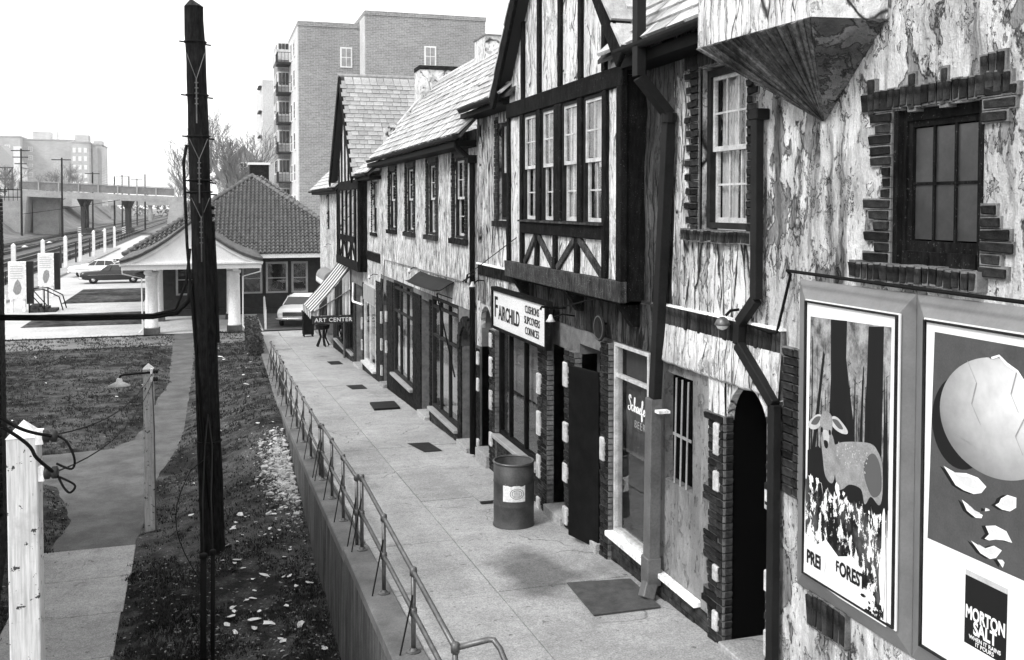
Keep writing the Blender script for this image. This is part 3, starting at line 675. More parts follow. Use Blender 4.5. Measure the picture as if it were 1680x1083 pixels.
# passage with door
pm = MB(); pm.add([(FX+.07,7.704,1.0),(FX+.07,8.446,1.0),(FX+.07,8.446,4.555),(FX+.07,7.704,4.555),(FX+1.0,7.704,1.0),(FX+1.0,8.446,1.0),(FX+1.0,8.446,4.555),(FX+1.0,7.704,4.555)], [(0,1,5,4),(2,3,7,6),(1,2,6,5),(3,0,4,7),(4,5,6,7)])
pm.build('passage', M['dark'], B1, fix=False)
dr = MB(); dr.box(FX+.62, FX+.66, 7.75, 8.40, 1.98, 4.5); dd = dr.build('door', M['black_paint'], B1)
MB().box(FX+.6, FX+.619, 7.75, 7.78, 2.0, 4.5).build('door_edge', M['frame_dark'], dd)
MB().box(FX+.60, FX+.618, 8.16, 8.22, 3.30, 3.40).build('notice', M['paper'], dd)
MB().lathe([(.02,0),(.03,.02),(.02,.05)], (FX+.57,7.84,2.95), 10, 'x').build('knob', M['metal'], dd, smooth=True)
MB().box(FX-.1, FX+.6, 7.73, 8.42, 1.80, 1.975).build('doorstep', M['concrete'], B1, bevel=.01)
# cement panel with barred window, brick base, white sill
wall('panel', FX+.03, 8.74, 10.02, 1.6, 4.56, [(9.21,9.86,3.2,4.40)], .15, M['cement'], B1, .08, .012, 30)
MB().box(FX+.012, FX+.031, 8.74, 8.99, 1.9, 4.4).build('render_strip', M['cement'], B1)
bwn = MB().box(FX+.12, FX+.17, 9.22, 9.85, 3.21, 4.35).build('barred_window', M['dark'], B1)
for k in range(3): MB().tube([(FX+.03, 9.35+.14*k, 3.2), (FX+.05, 9.35+.14*k, 4.36)], .011, 6).build('bar', M['grey_paint'], bwn)
MB().box(FX+.042, FX+.054, 9.28, 9.7, 3.72, 3.75).build('cross_bar', M['grey_paint'], bwn)
MB().box(FX-.07, FX+.03, 8.98, 10.0, 2.07, 2.13).build('sill', M['white_worn'], B1, bevel=.008)
brick_area(B1, FX, 8.76, 10.2, 1.62, 2.07, 'brick_base'); mortar_bed(B1, FX, 8.76, 10.2, 1.5, 2.065)
# projecting oriel with planked tapering underside (top of the wall)
ori = MB(); A = (4.2, 7.96, 7.67); Bq = (4.2, 6.23, 7.63); 
top = 9.3
ori.add([A, Bq, (FX,6.14,7.63), (FX,7.96,7.67), (4.2,7.96,top), (4.2,6.23,top), (FX,6.14,top), (FX,7.96,top)], [(0,1,5,4),(1,2,6,5),(3,0,4,7),(4,5,6,7)])
orl = ori.build('oriel', M['stucco_clean'], B1)
apex = Vector((FX-.01, 6.89, 6.93))
A_, B_ = Vector(A), Vector(Bq); C_ = Vector((FX, 6.14, 7.63)); D_ = Vector((FX, 7.96, 7.67))
npl = 23
for k in range(npl):
    p = A_ + (B_-A_)*(k/npl); q = A_ + (B_-A_)*((k+1)/npl); t = .985
    e = Vector((0, (q-p).normalized().y*.007, 0))
    a2 = p + (apex-p)*t; b2 = q + (apex-q)*t; nr = (B_-A_).cross(apex-A_).normalized()
    if nr.z > 0: nr = -nr
    off = nr*ru(.006, .035)
    MB().hexa([p+e, q-e, b2, a2, p+e+off, q-e+off, b2+off*.3, a2+off*.3]).build('plank', M['plank'], orl)
MB().poly([B_, C_, apex]).build('corbel_side', M['stucco_grey'], orl, fix=False)
MB().poly([A_, apex, D_]).build('corbel_side', M['cement'], orl, fix=False)
# slate roof between oriel and gable, gutter, eaves shadow board
u = Vector((2.1, 0, 2.3)).normalized()
rf = MB().hexa([(4.42,7.6,7.93),(4.42,10.9,7.93),(6.6,10.9,10.32),(6.6,7.6,10.32),(4.42,7.6,7.98),(4.42,10.9,7.98),(6.6,10.9,10.37),(6.6,7.6,10.37)]).build('roof', M['slate_under'], B1)
slate_roof(rf, (4.38,7.6,7.99), (0,1,0), u, 3.2, 2.4, 'big')
MB().box(4.45, FX, 7.6, 10.3, 7.80, 7.92).build('soffit', M['black_paint'], B1)
gutter(B1, 4.36, 8.0, 10.15, 7.98)
# downpipes
downpipe(B1, [(4.36,9.58,8.95),(4.36,9.58,7.62),(4.70,9.55,7.22),(4.70,9.86,4.1)], .06, 'gutter', w=.13)
MB().tube([(4.70,9.55,7.24),(4.70,9.555,7.14)], .085, 12).build('pipe_collar', M['gutter'], B1)
dl = downpipe(B1, [(4.69,9.87,4.1),(4.69,9.92,2.05)], .07, 'pipe_grey', w=.165)
MB().bar((4.69,9.92,2.3),(4.69,9.92,1.98),.19,.17,(1,0,0)).bar((4.69,9.92,2.05),(4.60,9.86,1.85),.16,.14,(1,0,0)).build('outlet_boot', M['pipe_grey'], dl, bevel=.01)
MB().box(4.66, 4.80, 9.68, 9.78, 3.96, 3.99).build('pipe_strap', M['white_worn'], dl)
downpipe(B1, [(4.71,7.79,7.06),(4.71,7.78,5.40),(4.70,8.05,5.15),(4.70,8.07,4.95),(4.70,7.45,4.50),(4.70,7.45,1.9)], .05, 'gutter', w=.1)
MB().box(4.66,4.80,7.72,7.86,7.02,7.12).build('hopper_head', M['gutter'], B1, bevel=.01)
cq = mortar_bed(B1, FX-.012, 7.22, 7.44, 3.72, 5.0, 'mortar_dark', 'brick_column', .03); z = 3.74
while z < 4.95:
    k_ = int(z*20) % 2; bput(cq, BR, FX+.02, 7.36-.02*k_, z+.037, .82); bput(cq, BHF, FX+.02, 7.235, z+.037, .45); z += .075
# cable over the poster frames, lamp and conduit
MB().tube([(4.76,8.0,5.14),(4.75,7.6,5.12),(4.75,7.5,5.13),(4.72,7.25,5.66),(4.62,7.15,5.70),(4.62,5.7,5.68),(4.62,3.0,5.66)], .014, 6).build('cable', M['rod'], B1)
build_mortar('mortar')
lamp = thing('flood_lamp', 'small round flood lamp on the brick band beside a downpipe', 'lamp', (4.7, 8.24, 5.05))
MB().tube([(4.78,8.2,5.26),(4.70,8.22,5.25),(4.66,8.24,5.2)], .014, 6).build('arm', M['rod'], lamp)
MB().lathe([(.02,.05),(.05,.03),(.075,-.02),(.07,-.03)], (4.63,8.25,5.14), 14).build('shade', M['metal'], lamp, smooth=True)
MB().lathe([(.01,-.075),(.045,-.06),(.062,-.025),(.06,-.01)], (4.63,8.25,5.14), 12).build('bulb', M['paper'], lamp, smooth=True)
# bricks showing through the fallen render below the frames
bp2 = mortar_bed(B1, FX-.035, 6.5, 7.0, 2.72, 3.02, name='bare_patch', d=.04)
soldier_row(bp2, FX-.03, 6.5, 6.98, 2.74, .26)

build_mortar('mortar')
# ------------------------------------------------------------------ half-timbered gabled building
B2 = thing('gabled_building', 'half-timbered building with a jettied gable bay over the white cushion shop sign', 'building', (5.2, 14, 0))
BX = 4.55
wins = [(13.48,14.13),(12.70,13.28),(11.80,12.42),(10.97,11.63)]
wall('bay_wall', BX, 10.36, 14.93, 5.14, 7.75, [(a,b,6.01,7.62) for a, b in wins], .15, M['stucco_clean'], B2, .06, .012, 40)
for a, b in wins:
    dh_window(B2, BX-.02, a+.0, b-.0, 6.01, 7.62, 2, 2, True, 'frame_dark', 'sash', random.choice(['blind','blind','full']), .04, sd=.012)
T = lambda nm, ya, yb, za, zb, pr=.05, mt='timber': MB().box(BX-pr, BX+.02, ya, yb, za, zb).build(nm, M[mt], B2, bevel=.01)
T('beam', 10.34, 14.95, 5.12, 5.37, .08, 'timber_grey'); T('beam', 10.9, 14.22, 5.83, 6.005, .06)
MB().box(BX-.1, BX+.0, 10.9, 14.2, 6.005, 6.03).build('sill', M['timber_grey'], B2)
T('beam', 10.34, 14.95, 7.625, 7.86, .06)
T('post', 10.34, 10.48, 5.37, 7.625, .07); T('post', 14.84, 14.95, 5.37, 7.625, .05); T('post', 10.84, 10.96, 5.37, 7.625, .055); T('post', 14.13, 14.25, 5.37, 7.625, .055)
for a, b in zip(wins, wins[1:]): T('post', b[1]+.005, a[0]-.005, 6.03, 7.625, .055)
for y in (13.48, 12.69, 11.85): T('post', y-.06, y+.06, 5.37, 5.83, .05)
for ya, za, yb, zb in ((14.08,5.38,13.54,5.82),(13.44,5.82,12.76,5.38),(12.62,5.38,11.92,5.82),(11.80,5.82,10.98,5.38)):
    MB().bar((BX-.015,ya,za),(BX-.015,yb,zb),.1,.05,(1,0,0)).build('brace', M['timber_grey'], B2, bevel=.008)
# dark side of the bay, floor of the jetty, brackets
MB().box(BX+.0, FX+.02, 10.365, 10.5, 5.14, 7.9).build('bay_side', M['timber'], B2)
MB().box(BX+.01, FX+.02, 10.5, 14.93, 5.08, 5.135).build('bay_floor', M['timber'], B2)
for y in (10.5, 12.3, 14.7): MB().prism([(BX-.02,y,5.12),(FX,y,5.12),(FX,y,4.82),(FX-.08,y,4.82)], (0,.14,0)).build('bracket', M['timber'], B2)
MB().box(BX+.02, FX, 14.93-.12, 14.925, 5.14, 7.9).build('bay_side', M['timber'], B2)
# gable
ap = (12.6, 10.97)
gm_ = MB(); gm_.poly([(BX,10.36,7.75),(BX,14.93,7.75),(BX,14.93,8.1),(BX,12.6,10.9),(BX,10.36,8.1)]); gm_.build('gable_wall', M['stucco_clean'], B2, fix=False)
for y in (14.16, 13.39, 12.51, 11.74, 10.95):
    zt = 10.9 - abs(y-12.6)*1.2; T('stud', y-.06, y+.06, 7.86, zt, .045)
for s, yf in ((1, 15.22), (-1, 10.0)):
    a = Vector((4.34, yf, 7.86)); b = Vector((4.34, 12.6, 11.02)); MB().bar(a, b, .06, .24, (0, 0, 1)).build('barge_board', M['timber'], B2, bevel=.01)
    sl_ = MB(); d = (b-a).normalized(); nr = Vector((0, -d.z*s, d.y*s)); nr = nr if nr.z > 0 else -nr
    P = [Vector((4.32,yf,7.92)), Vector((9.5,yf,7.92)), Vector((9.5,12.6,11.1)), Vector((4.32,12.6,11.1))]
    sl_.hexa(P + [p + nr*.06 for p in P]); rr = sl_.build('roof', M['slate_under'], B2)
    slate_roof(rr, (4.30, yf, 7.92) + Vector((0,0,0)) if False else Vector((4.30, yf, 7.93)) + nr*.06, (1,0,0), d, 5.0, 4.1, 'big', order=lambda t: t[0].x + abs(t[0].y-12.6)*0 , limit=140)
# wall left of the bay with its window
wall('wall', FX, 14.85, 17.86, 5.14, 8.2, [(15.55,16.42,6.0,7.68)], .2, M['stucco'], B2, .08, .025, 50)
dh_window(B2, FX+.06, 15.56, 16.41, 6.0, 7.68, 2, 2, True, 'frame_dark', 'sash', 'full', .06)
sr = mortar_bed(B2, FX-.01, 16.42, 16.6, 5.9, 7.8, name='window_surround', d=.03)
brick_area(sr, FX-.01, 16.42, 16.62, 5.95, 7.8, 'bricks', L=.13); soldier_row(sr, FX-.05, 15.5, 16.66, 5.88, .1, objs=False, name='brick_sill')
bd = mortar_bed(B2, FX-.01, 14.9, 17.75, 4.95, 5.15, name='brick_band', d=.1); soldier_row(bd, FX-.02, 14.95, 17.72, 4.955, .19, objs=False)
MB().box(FX-.05, FX+.02, 14.95, 17.75, 5.15, 5.18).build('ledge', M['white_worn'], B2)
MB().box(FX-.035, FX-.0, 17.55, 17.70, 5.2, 8.0).build('pilaster', M['stucco'], B2)
u = Vector((2.0, 0, 2.0)).normalized()
rf = MB().hexa([(4.45,14.6,7.96),(4.45,17.9,7.96),(6.5,17.9,10.0),(6.5,14.6,10.0),(4.45,14.6,8.02),(4.45,17.9,8.02),(6.5,17.9,10.06),(6.5,14.6,10.06)]).build('roof', M['slate_under'], B2)
slate_roof(rf, (4.38,14.8,8.0), (0,1,0), u, 3.1, 2.9, 'big')
MB().box(4.46, FX, 15.0, 17.8, 7.86, 7.95).build('soffit', M['black_paint'], B2); gutter(B2, 4.37, 15.25, 17.4, 8.0)
# ground floor: core wall, piers, doorways
holes = [(10.22,11.28,2.12,4.55),(11.56,12.5,1.0,4.35),(12.9,13.66,1.0,4.2),(14.07,16.46,2.2,4.2),(16.8,17.6,1.0,4.42)]
wall('ground_floor_wall', FX+.02, 10.2, 17.86, .8, 4.96, holes, .3, M['mortar_mid'], B2, .2)
wall('upper_band', FX-.0, 14.95, 17.86, 4.42, 4.96, [], .1, M['stucco'], B2, .08, .02, 60)
wall('upper_band', FX+.005, 10.2, 14.95, 4.56, 5.1, [], .1, M['stucco_dirt_shade'], B2, .08, .02, 61)
arch_fill('arch', FX-.012, 16.8, 17.6, 3.95, 4.40, .1, M['stucco_clean'], B2); MB().box(FX-.01, FX+.02, 16.6, 16.8, 3.9, 4.45).box(FX-.01, FX+.02, 17.6, 17.84, 3.6, 4.45).build('arch_shoulder', M['stucco_clean'], B2)
# white-framed beer window
M['blind_dark'] = plain('dark blind', .07, .9, .1); M['blind_mid'] = grimy('grey cloth blind', .26, .2, 2, .9, 40, .1, .004)
bwin = shop_window(B2, FX-.0, 10.24, 11.26, 2.15, 4.54, (), (4.13,), 'sash', .045, .04, 'glass', .42, 'white_worn', .1, 'blind_dark', name='bar_window')
brick_area(B2, FX, 10.2, 11.45, 1.5, 2.06, 'brick_base')
# piers with painted quoins
def pier(y0, y1, zt, quoins, qa, side=None):
    p = mortar_bed(B2, FX-.02, y0, y1, PZ(y0)-.1, zt, name='brick_pier', d=.3); z = PZ(y1)-.02; k = 0; w = y1-y0
    while z < zt-.03:
        wq = any(a <= z+.03 <= b for a, b in quoins)
        n = 2 if w > .24 else 1; sp = [.58, .42] if k % 2 else [.42, .58]
        y = y0
        for f_ in (sp if n == 2 else [1.0]):
            if not (wq and y < y0+.1 and n == 2 and False): bput(p, BR, FX-.01, y+w*f_/2, z+.037, (w*f_-.008)/.2)
            y += w*f_
        if side is not None:
            bput(p, BHF, FX+.07, side, z+.037, .3)
        z += .075; k += 1
    for a, b in quoins: MB().box(FX-.10, FX-.05, qa[0], qa[1], a, b).build('quoin', M['quoin'], p, bevel=.012)
    return p
pier(11.30, 11.55, 4.5, [(3.0,3.3)], (11.38,11.50))
pier(12.5, 12.9, 4.2, [(1.75,2.0),(2.35,2.62),(2.92,3.2),(3.7,4.05)], (12.72,12.88) , None)
pier(13.66, 14.06, 4.2, [(1.62,1.8),(2.1,2.45),(2.75,3.12),(3.38,3.7)], (13.90,14.05), None)
pier(16.46, 16.8, 4.0, [(1.95,2.2),(2.6,2.95),(3.2,3.55),(3.72,3.98)], (16.58,16.72), None)
pq = mortar_bed(B2, FX-.02, 17.6, 17.84, 1.2, 3.6, name='brick_pier', d=.3); brick_area(pq, FX-.02, 17.6, 17.84, 1.3, 3.6, 'bricks', L=.12)
for a, b in ((1.7,1.85),(2.75,3.0),(3.25,3.5)): MB().box(FX-.07, FX-.02, 17.6, 17.7, a, b).build('quoin', M['quoin'], pq, bevel=.012)
build_mortar('mortar')
# doorways
def doorway(par, y0, y1, z0, z1, dep=.8, panel=True):
    m = MB(); X = FX+.32; m.add([(X,y0,z0),(X,y1,z0),(X,y1,z1),(X,y0,z1),(X+dep,y0,z0),(X+dep,y1,z0),(X+dep,y1,z1),(X+dep,y0,z1)], [(0,1,5,4),(2,3,7,6),(1,2,6,5),(3,0,4,7),(4,5,6,7)])
    m.build('entry', M['dark'], par, fix=False)
    d_ = MB().box(X+.2, X+.25, y0+.03, y1-.03, z0, z1-.02).build('door', M['black_paint'], par)
    MB().lathe([(.02,0),(.03,.02),(.02,.05)], (X+.14, y0+.12, z0+1.0), 8, 'x').build('knob', M['metal'], d_, smooth=True)
    MB().box(FX-.12, FX+.3, y0+.02, y1-.02, PZ((y0+y1)/2)-.2, z0).build('doorstep', M['concrete'], par, bevel=.01)
doorway(B2, 11.56, 12.5, 1.88, 4.35); doorway(B2, 12.9, 13.66, 1.80, 4.2); doorway(B2, 16.8, 17.6, 1.72, 4.42)
# the door that stands open across the pavement
h0 = Vector((4.77, 11.60, 0)); h1 = Vector((4.60, 12.25, 0)); dd = (h1-h0).normalized(); per = Vector((-dd.y, dd.x, 0))
od = MB().hexa([h0+Vector((0,0,1.80)), h1+Vector((0,0,1.80)), h1+per*.045+Vector((0,0,1.80)), h0+per*.045+Vector((0,0,1.80)), h0+Vector((0,0,4.1)), h1+Vector((0,0,4.1)), h1+per*.045+Vector((0,0,4.1)), h0+per*.045+Vector((0,0,4.1))]).build('open_door', M['black_paint'], B2, bevel=.006)
for za, zb in ((2.0,2.75),(2.9,3.9)):
    a = h0+dd*.1-per*.006; b = h1-dd*.1-per*.006; MB().hexa([a+Vector((0,0,za)), b+Vector((0,0,za)), b+per*.01+Vector((0,0,za)), a+per*.01+Vector((0,0,za)), a+Vector((0,0,zb)), b+Vector((0,0,zb)), b+per*.01+Vector((0,0,zb)), a+per*.01+Vector((0,0,zb))]).build('door_panel', M['frame_dark'], od)
# cushion shop window
shop_window(B2, FX+.02, 14.08, 16.45, 2.22, 4.19, (15.0, 15.85), (), 'black_paint', .07, .06, 'glass', .42, 'grey_paint', .14, 'blind_mid')
brick_area(B2, FX, 14.06, 16.46, 1.40, 2.14, 'brick_base')
# downpipe between the buildings
downpipe(B2, [(4.42,17.95,7.6),(4.42,17.95,7.35),(4.72,17.92,7.1),(4.72,17.92,1.5)], .055, 'rod', sq=False)
MB().box(4.62,4.80,17.84,18.02,7.05,7.2).build('hopper_head', M['rod'], B2)
# ------------------------------------------------------------------ slate-roofed building with four windows
B3 = thing('slate_roofed_building', 'streaked stucco building with four upper windows under a pale slate roof', 'building', (5.2, 23.4, 0))
W4 = [(18.56,19.88),(21.2,22.45),(23.72,25.06),(26.2,27.58)]
wall('wall', FX, 17.86, 28.95, 4.2, 7.7, [(a+.2,b-.2,5.58,7.22) for a, b in W4], .2, M['stucco_far'], B3, .12, .025, 70)
for i, (a, b) in enumerate(W4):
    dh_window(B3, FX+.03, a+.21, b-.21, 5.58, 7.22, 2, 2, i < 2, 'frame_dark', 'sash', [None,'low',None,'blind'][i], .06)
    s_ = MB()
    sr = MB().box(FX-.01, FX+.02, b-.2, b+.02, 5.5, 7.32).box(FX-.01, FX+.02, a-.02, a+.2, 5.5, 7.32).box(FX-.012, FX+.022, a-.02, b+.02, 7.22, 7.36).build('window_surround', M['mortar_dark'], B3)
    brick_area(sr, FX-.012, b-.2, b+.0, 5.52, 7.36, 'bricks', L=.12); brick_area(sr, FX-.012, a, a+.2, 5.52, 7.36, 'bricks', L=.12)
    soldier_row(sr, FX-.06, a-.03, b+.03, 5.46, .11, objs=False, name='brick_sill')
u = Vector((2.08, 0, 2.32)).normalized()
rf = MB().hexa([(4.37,17.4,7.50),(4.37,28.15,7.50),(6.45,28.15,9.82),(6.45,17.4,9.82),(4.37,17.4,7.56),(4.37,28.15,7.56),(6.45,28.15,9.88),(6.45,17.4,9.88)]).add([(6.45,17.4,9.88),(6.45,28.15,9.88),(9.5,28.15,7.0),(9.5,17.4,7.0)], [(0,1,2,3)]).build('roof', M['slate_under'], B3)
slate_roof(rf, (4.33,17.4,7.55), (0,1,0), u, 10.75, 3.1, 'big', .5, .235, order=lambda t: t[0].y, limit=300)
MB().tube([(6.45,17.4,9.92),(6.45,28.1,9.92)], .07, 8).build('ridge', M['slate'], rf)
MB().box(4.40, FX, 17.9, 28.9, 7.36, 7.48).build('soffit', M['black_paint'], B3); gutter(B3, 4.32, 17.6, 28.2, 7.54)
# white parapet on the far verge, chimneys
MB().prism([(4.82,28.16,7.5),(4.82,28.16,8.5),(5.2,28.16,8.62),(5.87,28.16,9.42),(5.87,28.16,7.5)], (0,.4,0)).build('parapet', M['stucco_clean'], B3)
ch = MB().box(5.85, 6.95, 28.14, 28.95, 7.5, 10.22).build('chimney', M['stucco_clean'], B3); MB().box(5.83,6.97,28.12,28.97,10.22,10.34).build('chimney_cap', M['brick'], ch)
ch = MB().box(6.2, 6.75, 22.3, 23.3, 9.0, 10.25).build('chimney', M['stucco_clean'], B3); MB().box(6.18,6.77,22.28,23.32,10.25,10.29).build('chimney_cap', M['mortar'], ch)
# ground floor
holes = [(18.24,19.1,.4,3.85),(19.4,21.95,1.6,4.2),(22.12,23.1,.4,4.0),(24.1,26.9,1.58,4.2),(27.9,28.6,.3,3.7)]
wall('ground_floor_wall', FX+.02, 17.86, 28.95, .2, 4.22, holes, .3, M['mortar_mid'], B3, .3)
for a, b, z0, z1 in ((17.98,18.24,1.0,3.5),(19.1,19.4,1.0,3.6),(23.1,24.1,1.0,4.1),(26.9,27.9,.8,4.15),(28.6,28.95,.7,4.1),(19.4,21.95,.95,1.58),(24.1,26.9,.8,1.56),(21.95,22.12,1.0,4.1)):
    brick_area(B3, FX-.0, a, b, z0, z1, 'brickwork')
arch_fill('arch', FX+.0, 18.24, 19.1, 3.4, 3.83, .3, M['mortar_dark'], B3); arch_fill('arch', FX+.0, 27.9, 28.6, 3.3, 3.68, .3, M['mortar_dark'], B3)
for y in (18.24, 19.1):
    pass
ar = MB()
for k in range(13):
    a = pi*k/12; cy, cz = 18.67, 3.42; d = Vector((0, cos(a), sin(a))); c = Vector((FX-.0, cy, cz)) + Vector((0, d.y*.53, d.z*.53)); ar.obox(c, .1, .2, .09, Matrix.Rotation(a, 3, 'X'))
q = ar.build('arch_bricks', M['brick'], B3); q['kind'] = 'stuff'
doorway(B3, 18.24, 19.1, 1.52, 3.85); doorway(B3, 22.12, 23.1, 1.32, 4.0); doorway(B3, 27.9, 28.6, 1.05, 3.7)
shop_window(B3, FX+.02, 19.42, 21.93, 1.62, 4.19, (20.3, 21.15), (3.3, 3.95), 'frame_dark', .08, .06, 'glass', .05, 'grey_paint', .12)
shop_window(B3, FX+.02, 24.12, 26.88, 1.60, 4.19, (25.0, 25.95), (3.35, 3.98), 'frame_dark', .08, .06, 'glass', .06, 'grey_paint', .12)
for y0_, y1_, z0_, z1_ in ((24.3,25.9,1.75,2.75),(26.05,26.8,1.8,2.9)): MB().box(FX+.13, FX+.135, y0_, y1_, z0_, z1_).build('display_card', M['paper'], B3)
for a, b in ((2.0,2.35),(2.9,3.2)): MB().box(FX-.06, FX-.0, 27.78, 27.92, a, b).build('quoin', M['quoin'], B3)
for a, b in ((1.2,1.5),(1.95,2.3),(2.75,3.1)): MB().box(FX-.06, FX-.0, 28.62, 28.75, a, b).build('quoin', M['quoin'], B3)
MB().tube([(4.74,28.1,4.0),(4.74,27.9,4.68),(4.76,25,4.70),(4.76,21,4.72),(4.76,18.0,4.74)], .014, 6).build('conduit', M['pipe_grey'], B3)
# ------------------------------------------------------------------ far gabled building with the awning shop
B4 = thing('far_gabled_building', 'farther half-timbered building with steep shingled gable above the striped awning', 'building', (5.2, 37, 0))
wall('wall', FX, 28.95, 31.6, 3.9, 7.3, [(29.6,30.5,5.4,7.0)], .2, M['stucco_far'], B4, .2, .02, 80)
dh_window(B4, FX+.06, 29.62, 30.48, 5.42, 6.98, 2, 2, False, cur=None); brick_area(B4, FX-.01, 30.5, 30.65, 5.4, 7.1, 'bricks', L=.15); soldier_row(B4, FX-.05, 29.5, 30.65, 5.3, .1, objs=False, name='brick_sill')
bd = mortar_bed(B4, FX-.01, 28.95, 31.6, 4.5, 4.8, name='brick_band', d=.1); soldier_row(bd, FX-.02, 28.95, 31.6, 4.52, .25, objs=False)
wall('wall', FX, 37.0, 46.0, 2.6, 7.2, [(38.6,39.7,5.2,6.9),(42.2,43.3,5.2,6.9)], .2, M['stucco_far'], B4, .25, .02, 81)
for a in (38.62, 42.22): dh_window(B4, FX+.06, a, a+1.06, 5.22, 6.88, 2, 2, False)
MB().box(FX, 8.0, 45.9, 46.0, .0, 7.2).build('end_wall', M['stucco_far'], B4)
# bay
bw4 = [(32.4,33.3),(33.55,34.4),(34.65,35.5),(35.75,36.5)]
wall('bay_wall', BX, 31.55, 37.1, 4.15, 7.1, [(a,b,5.2,6.75) for a, b in bw4], .15, M['stucco_clean'], B4, .3)
for a, b in bw4: dh_window(B4, BX+.05, a, b, 5.2, 6.75, 2, 2, False)
T4 = lambda nm, ya, yb, za, zb, pr=.06: MB().box(BX-pr, BX+.02, ya, yb, za, zb).build(nm, M['timber'], B4)
T4('beam', 31.5, 37.15, 4.1, 4.4, .08); T4('beam', 31.5, 37.15, 6.78, 7.1); T4('beam', 32.2, 36.7, 5.0, 5.2)
for y in (31.5, 32.2, 33.33, 34.42, 35.52, 36.52, 37.0): T4('post', y, y+.16, 4.4, 6.78)
for ya, za, yb, zb in ((36.4,4.42,35.4,4.98),(35.2,4.98,34.4,4.42),(34.2,4.42,33.3,4.98),(33.2,4.98,32.4,4.42)): MB().bar((BX-.02,ya,za),(BX-.02,yb,zb),.12,.05,(1,0,0)).build('brace', M['timber'], B4)
MB().box(BX, FX+.02, 31.56, 31.7, 4.15, 7.1).build('bay_side', M['timber'], B4); MB().box(BX, FX, 31.6, 37.0, 4.08, 4.14).build('bay_floor', M['timber'], B4)
ya, yb, yc, zf, za_ = 31.3, 37.5, 34.4, 7.1, 10.68
MB().poly([(BX,31.55,7.05),(BX,37.1,7.05),(BX,37.1,7.3),(BX,yc,10.5),(BX,31.55,7.3)]).build('gable_wall', M['stucco_clean'], B4, fix=False)
for y in (32.2, 33.1, 34.0, 34.9, 35.8, 36.6): T4('stud', y-.08, y+.08, 7.1, 10.45-abs(y-yc)*1.16, .045)
for s, yf in ((1, yb), (-1, ya)):
    a = Vector((4.28, yf, zf)); b = Vector((4.28, yc, za_)); d = (b-a).normalized(); nr = Vector((0, -d.z, d.y)); nr = nr if nr.z > 0 else -nr
    MB().bar(a-Vector((0,0,.05)), b-Vector((0,0,.05)), .06, .28, (0,0,1)).build('barge_board', M['timber'], B4)
    P = [Vector((4.26,yf,zf)), Vector((10,yf,zf)), Vector((10,yc,za_)), Vector((4.26,yc,za_))]
    rr = MB().hexa(P + [p + nr*.06 for p in P]).build('roof', M['slate_under'], B4)
    if s < 0: slate_roof(rr, P[0] + nr*.07, (1,0,0), d, 5.7, (b-a).length-.05, 'grey', .27, .205, order=lambda t: t[0].x, limit=300)
MB().tube([(4.22,yc,za_+.08),(9.5,yc,za_+.08)], .08, 8).build('ridge', M['slate_grey'], B4)
u = Vector((2.0, 0, 2.0)).normalized()
for y0_, y1_, ze in ((28.6, 31.9, 7.15), (36.6, 46.3, 6.85)):
    rf = MB().hexa([(4.42,y0_,ze),(4.42,y1_,ze),(6.5,y1_,ze+2.08),(6.5,y0_,ze+2.08),(4.42,y0_,ze+.06),(4.42,y1_,ze+.06),(6.5,y1_,ze+2.14),(6.5,y0_,ze+2.14)]).build('roof', M['slate_under'], B4)
    slate_roof(rf, (4.36,y0_,ze+.06), (0,1,0), u, y1_-y0_, 2.9, 'big', .45, .25, limit=60, order=lambda t: t[0].y)
    MB().box(4.44, FX, y0_+.2, y1_-.1, ze-.12, ze-.01).build('soffit', M['black_paint'], B4); gutter(B4, 4.35, y0_+.2, y1_, ze+.04)
# ground floor
holes = [(29.85,32.3,1.1,3.75),(32.7,34.3,.3,3.5),(34.9,36.3,.9,3.3),(37.0,40.2,.8,3.1),(41,43.5,.5,2.9)]
wall('ground_floor_wall', FX+.02, 28.95, 46, -.2, 4.1, holes, .3, M['mortar_mid'], B4, .5)
wall('shop_front', FX-.0, 28.97, 32.5, 3.7, 4.5, [], .1, M['stucco_far'], B4, .25, .01)
for a, b, z0, z1 in ((28.95,29.85,.5,4.0),(29.85,32.3,.3,1.08),(32.3,32.7,.3,3.7),(34.3,34.9,.2,3.5),(34.9,36.3,.0,.88),(36.3,37,.0,3.3),(37,40.2,-.1,.78),(40.2,41,-.1,2.9)): brick_area(B4, FX, a, b, z0, z1, 'brickwork')
for a, b in ((1.4,1.75),(2.1,2.5),(2.9,3.2)): MB().box(FX-.06, FX, 32.56, 32.7, a, b).build('quoin', M['quoin'], B4)
we = shop_window(B4, FX-.01, 29.88, 32.28, 1.12, 3.74, (31.1,), (3.12,), 'sash', .09, .06, 'glass', .1, 'sash', .12, 'blind')
MB().box(FX-.05, FX-.012, 29.95, 32.2, 3.16, 3.66).build('fascia_board', M['grey_paint'], we)
shop_window(B4, FX+.02, 34.92, 36.28, .92, 3.28, (), (), 'frame_dark', .08, .05, 'glass', .3, 'grey_paint'); shop_window(B4, FX+.02, 37.02, 40.18, .82, 3.08, (38.6,), (), 'frame_dark', .08, .05, 'glass', .3, 'grey_paint')
doorway(B4, 32.7, 34.3, .75, 3.5); doorway(B4, 41, 43.5, .35, 2.9)
MB().tube([(4.70,36.7,.5),(4.70,36.7,3.4)], .045, 8).build('standpipe', M['pipe_grey'], B4)
MB().tube([(4.62,33.6,3.6),(4.60,33.6,3.0),(4.60,33.5,2.95),(4.75,32.4,2.95)], .035, 8).build('vent_pipe', M['white_worn'], B4)
